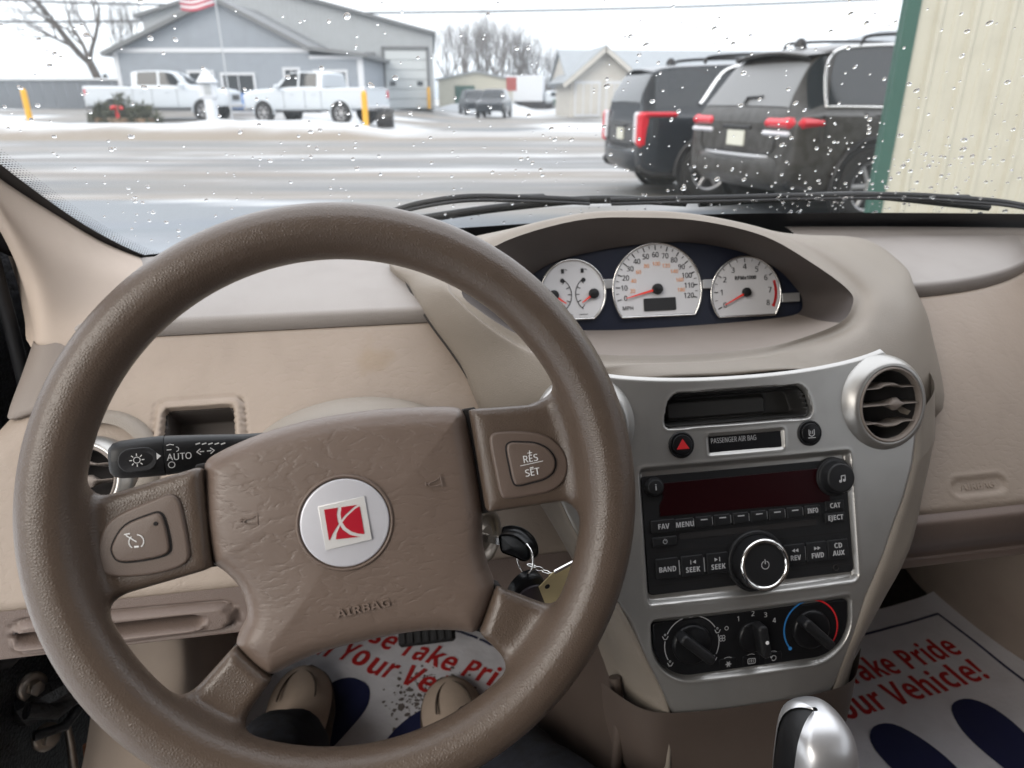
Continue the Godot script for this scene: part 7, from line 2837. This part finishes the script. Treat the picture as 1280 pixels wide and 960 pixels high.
	slab(mb, V(1.8, 1.95, 0.2), V(0, 2.8, 0.2), V(0, 2.8, -2.2), V(1.8, 1.95, -2.2), 0.1)
	obj("roof", mb, M.roof_edge, rh)
	# dark curved plough blade left by the right pickup's tail
	var st := place("plough_blade", "dark curved snow plough blade standing behind the right pickup's tail", "plough blade", -5.15, 30.6, -12.0)
	mb = MB.new()
	var rows := []
	for k in 13:
		var a := deg_to_rad(lerpf(-50.0, 62.0, k / 12.0))
		rows.append(PackedVector3Array([V(-0.35, 0.36 + 0.46 * sin(a), -0.4 + 0.46 * cos(a)), V(0.35, 0.36 + 0.44 * sin(a), -0.4 + 0.46 * cos(a))]))
	for k in 13:
		var a := deg_to_rad(lerpf(62.0, -50.0, k / 12.0))
		rows.append(PackedVector3Array([V(-0.35, 0.36 + 0.42 * sin(a), -0.44 + 0.46 * cos(a)), V(0.35, 0.36 + 0.40 * sin(a), -0.44 + 0.46 * cos(a))]))
	mb.net(rows)
	obj("blade", mb, M.car_black, st)
	for x in [-0.3, 0.0, 0.3]:
		mb = MB.new()
		mb.box(V(x, 0.4, -0.12), V(0.05, 0.7, 0.2), 0.01)
		obj("rib", mb, M.roof_edge, st)


func _ready() -> void:
	rng.seed = 11
	# camera: a phone's main lens held before the driver, tilted down 22 degrees and turned 10 to the right; focus on the wheel and dash
	var cam := Camera3D.new()
	cam.fov = 56.86
	cam.near = 0.02
	cam.far = 4000.0
	cam.position = EYE
	cam.rotation = Vector3(deg_to_rad(-22.0), deg_to_rad(YAW), 0)
	var at := CameraAttributesPhysical.new()
	at.frustum_focal_length = 22.2
	at.frustum_focus_distance = 0.56
	at.exposure_aperture = 7.5
	at.frustum_near = 0.02
	at.frustum_far = 4000.0
	cam.attributes = at
	add_child(cam)
	cam.fov = 56.86
	# overcast winter sky, brighter overhead
	var env := Environment.new()
	env.background_mode = Environment.BG_SKY
	var sky := Sky.new()
	var sm := ProceduralSkyMaterial.new()
	sm.sky_top_color = lin(0.92, 0.95, 1.0)
	sm.sky_horizon_color = lin(0.545, 0.58, 0.61)
	sm.sky_curve = 0.25
	sm.sky_energy_multiplier = 1.25
	sm.ground_bottom_color = lin(0.45, 0.45, 0.46)
	sm.ground_horizon_color = lin(0.55, 0.58, 0.60)
	sm.sun_angle_max = 0.0
	sky.sky_material = sm
	env.sky = sky
	env.tonemap_mode = Environment.TONE_MAPPER_LINEAR
	env.tonemap_exposure = 1.7
	env.sdfgi_enabled = true
	env.ssao_enabled = true
	env.ssil_enabled = true
	env.fog_enabled = true
	env.fog_density = 0.0016
	env.fog_light_color = Color(0.86, 0.90, 0.94)
	var we := WorldEnvironment.new()
	we.environment = env
	add_child(we)
	var sun := DirectionalLight3D.new()
	sun.light_energy = 0.5
	sun.light_color = Color(1.0, 0.98, 0.95)
	sun.light_angular_distance = 40.0
	sun.shadow_enabled = true
	sun.rotation = Vector3(deg_to_rad(-31.0), deg_to_rad(312.0), 0)
	add_child(sun)
	make_materials()
	# the street
	make_ground()
	make_buildings()
	make_vehicles()
	make_greenery()
	make_street_things()
	# the cabin
	make_car()
	make_dashboard()
	make_console()
	make_wheel()
	make_stalk()
	make_keys()
	make_floor_things()
	make_person()
	make_wipers()
	make_drops()
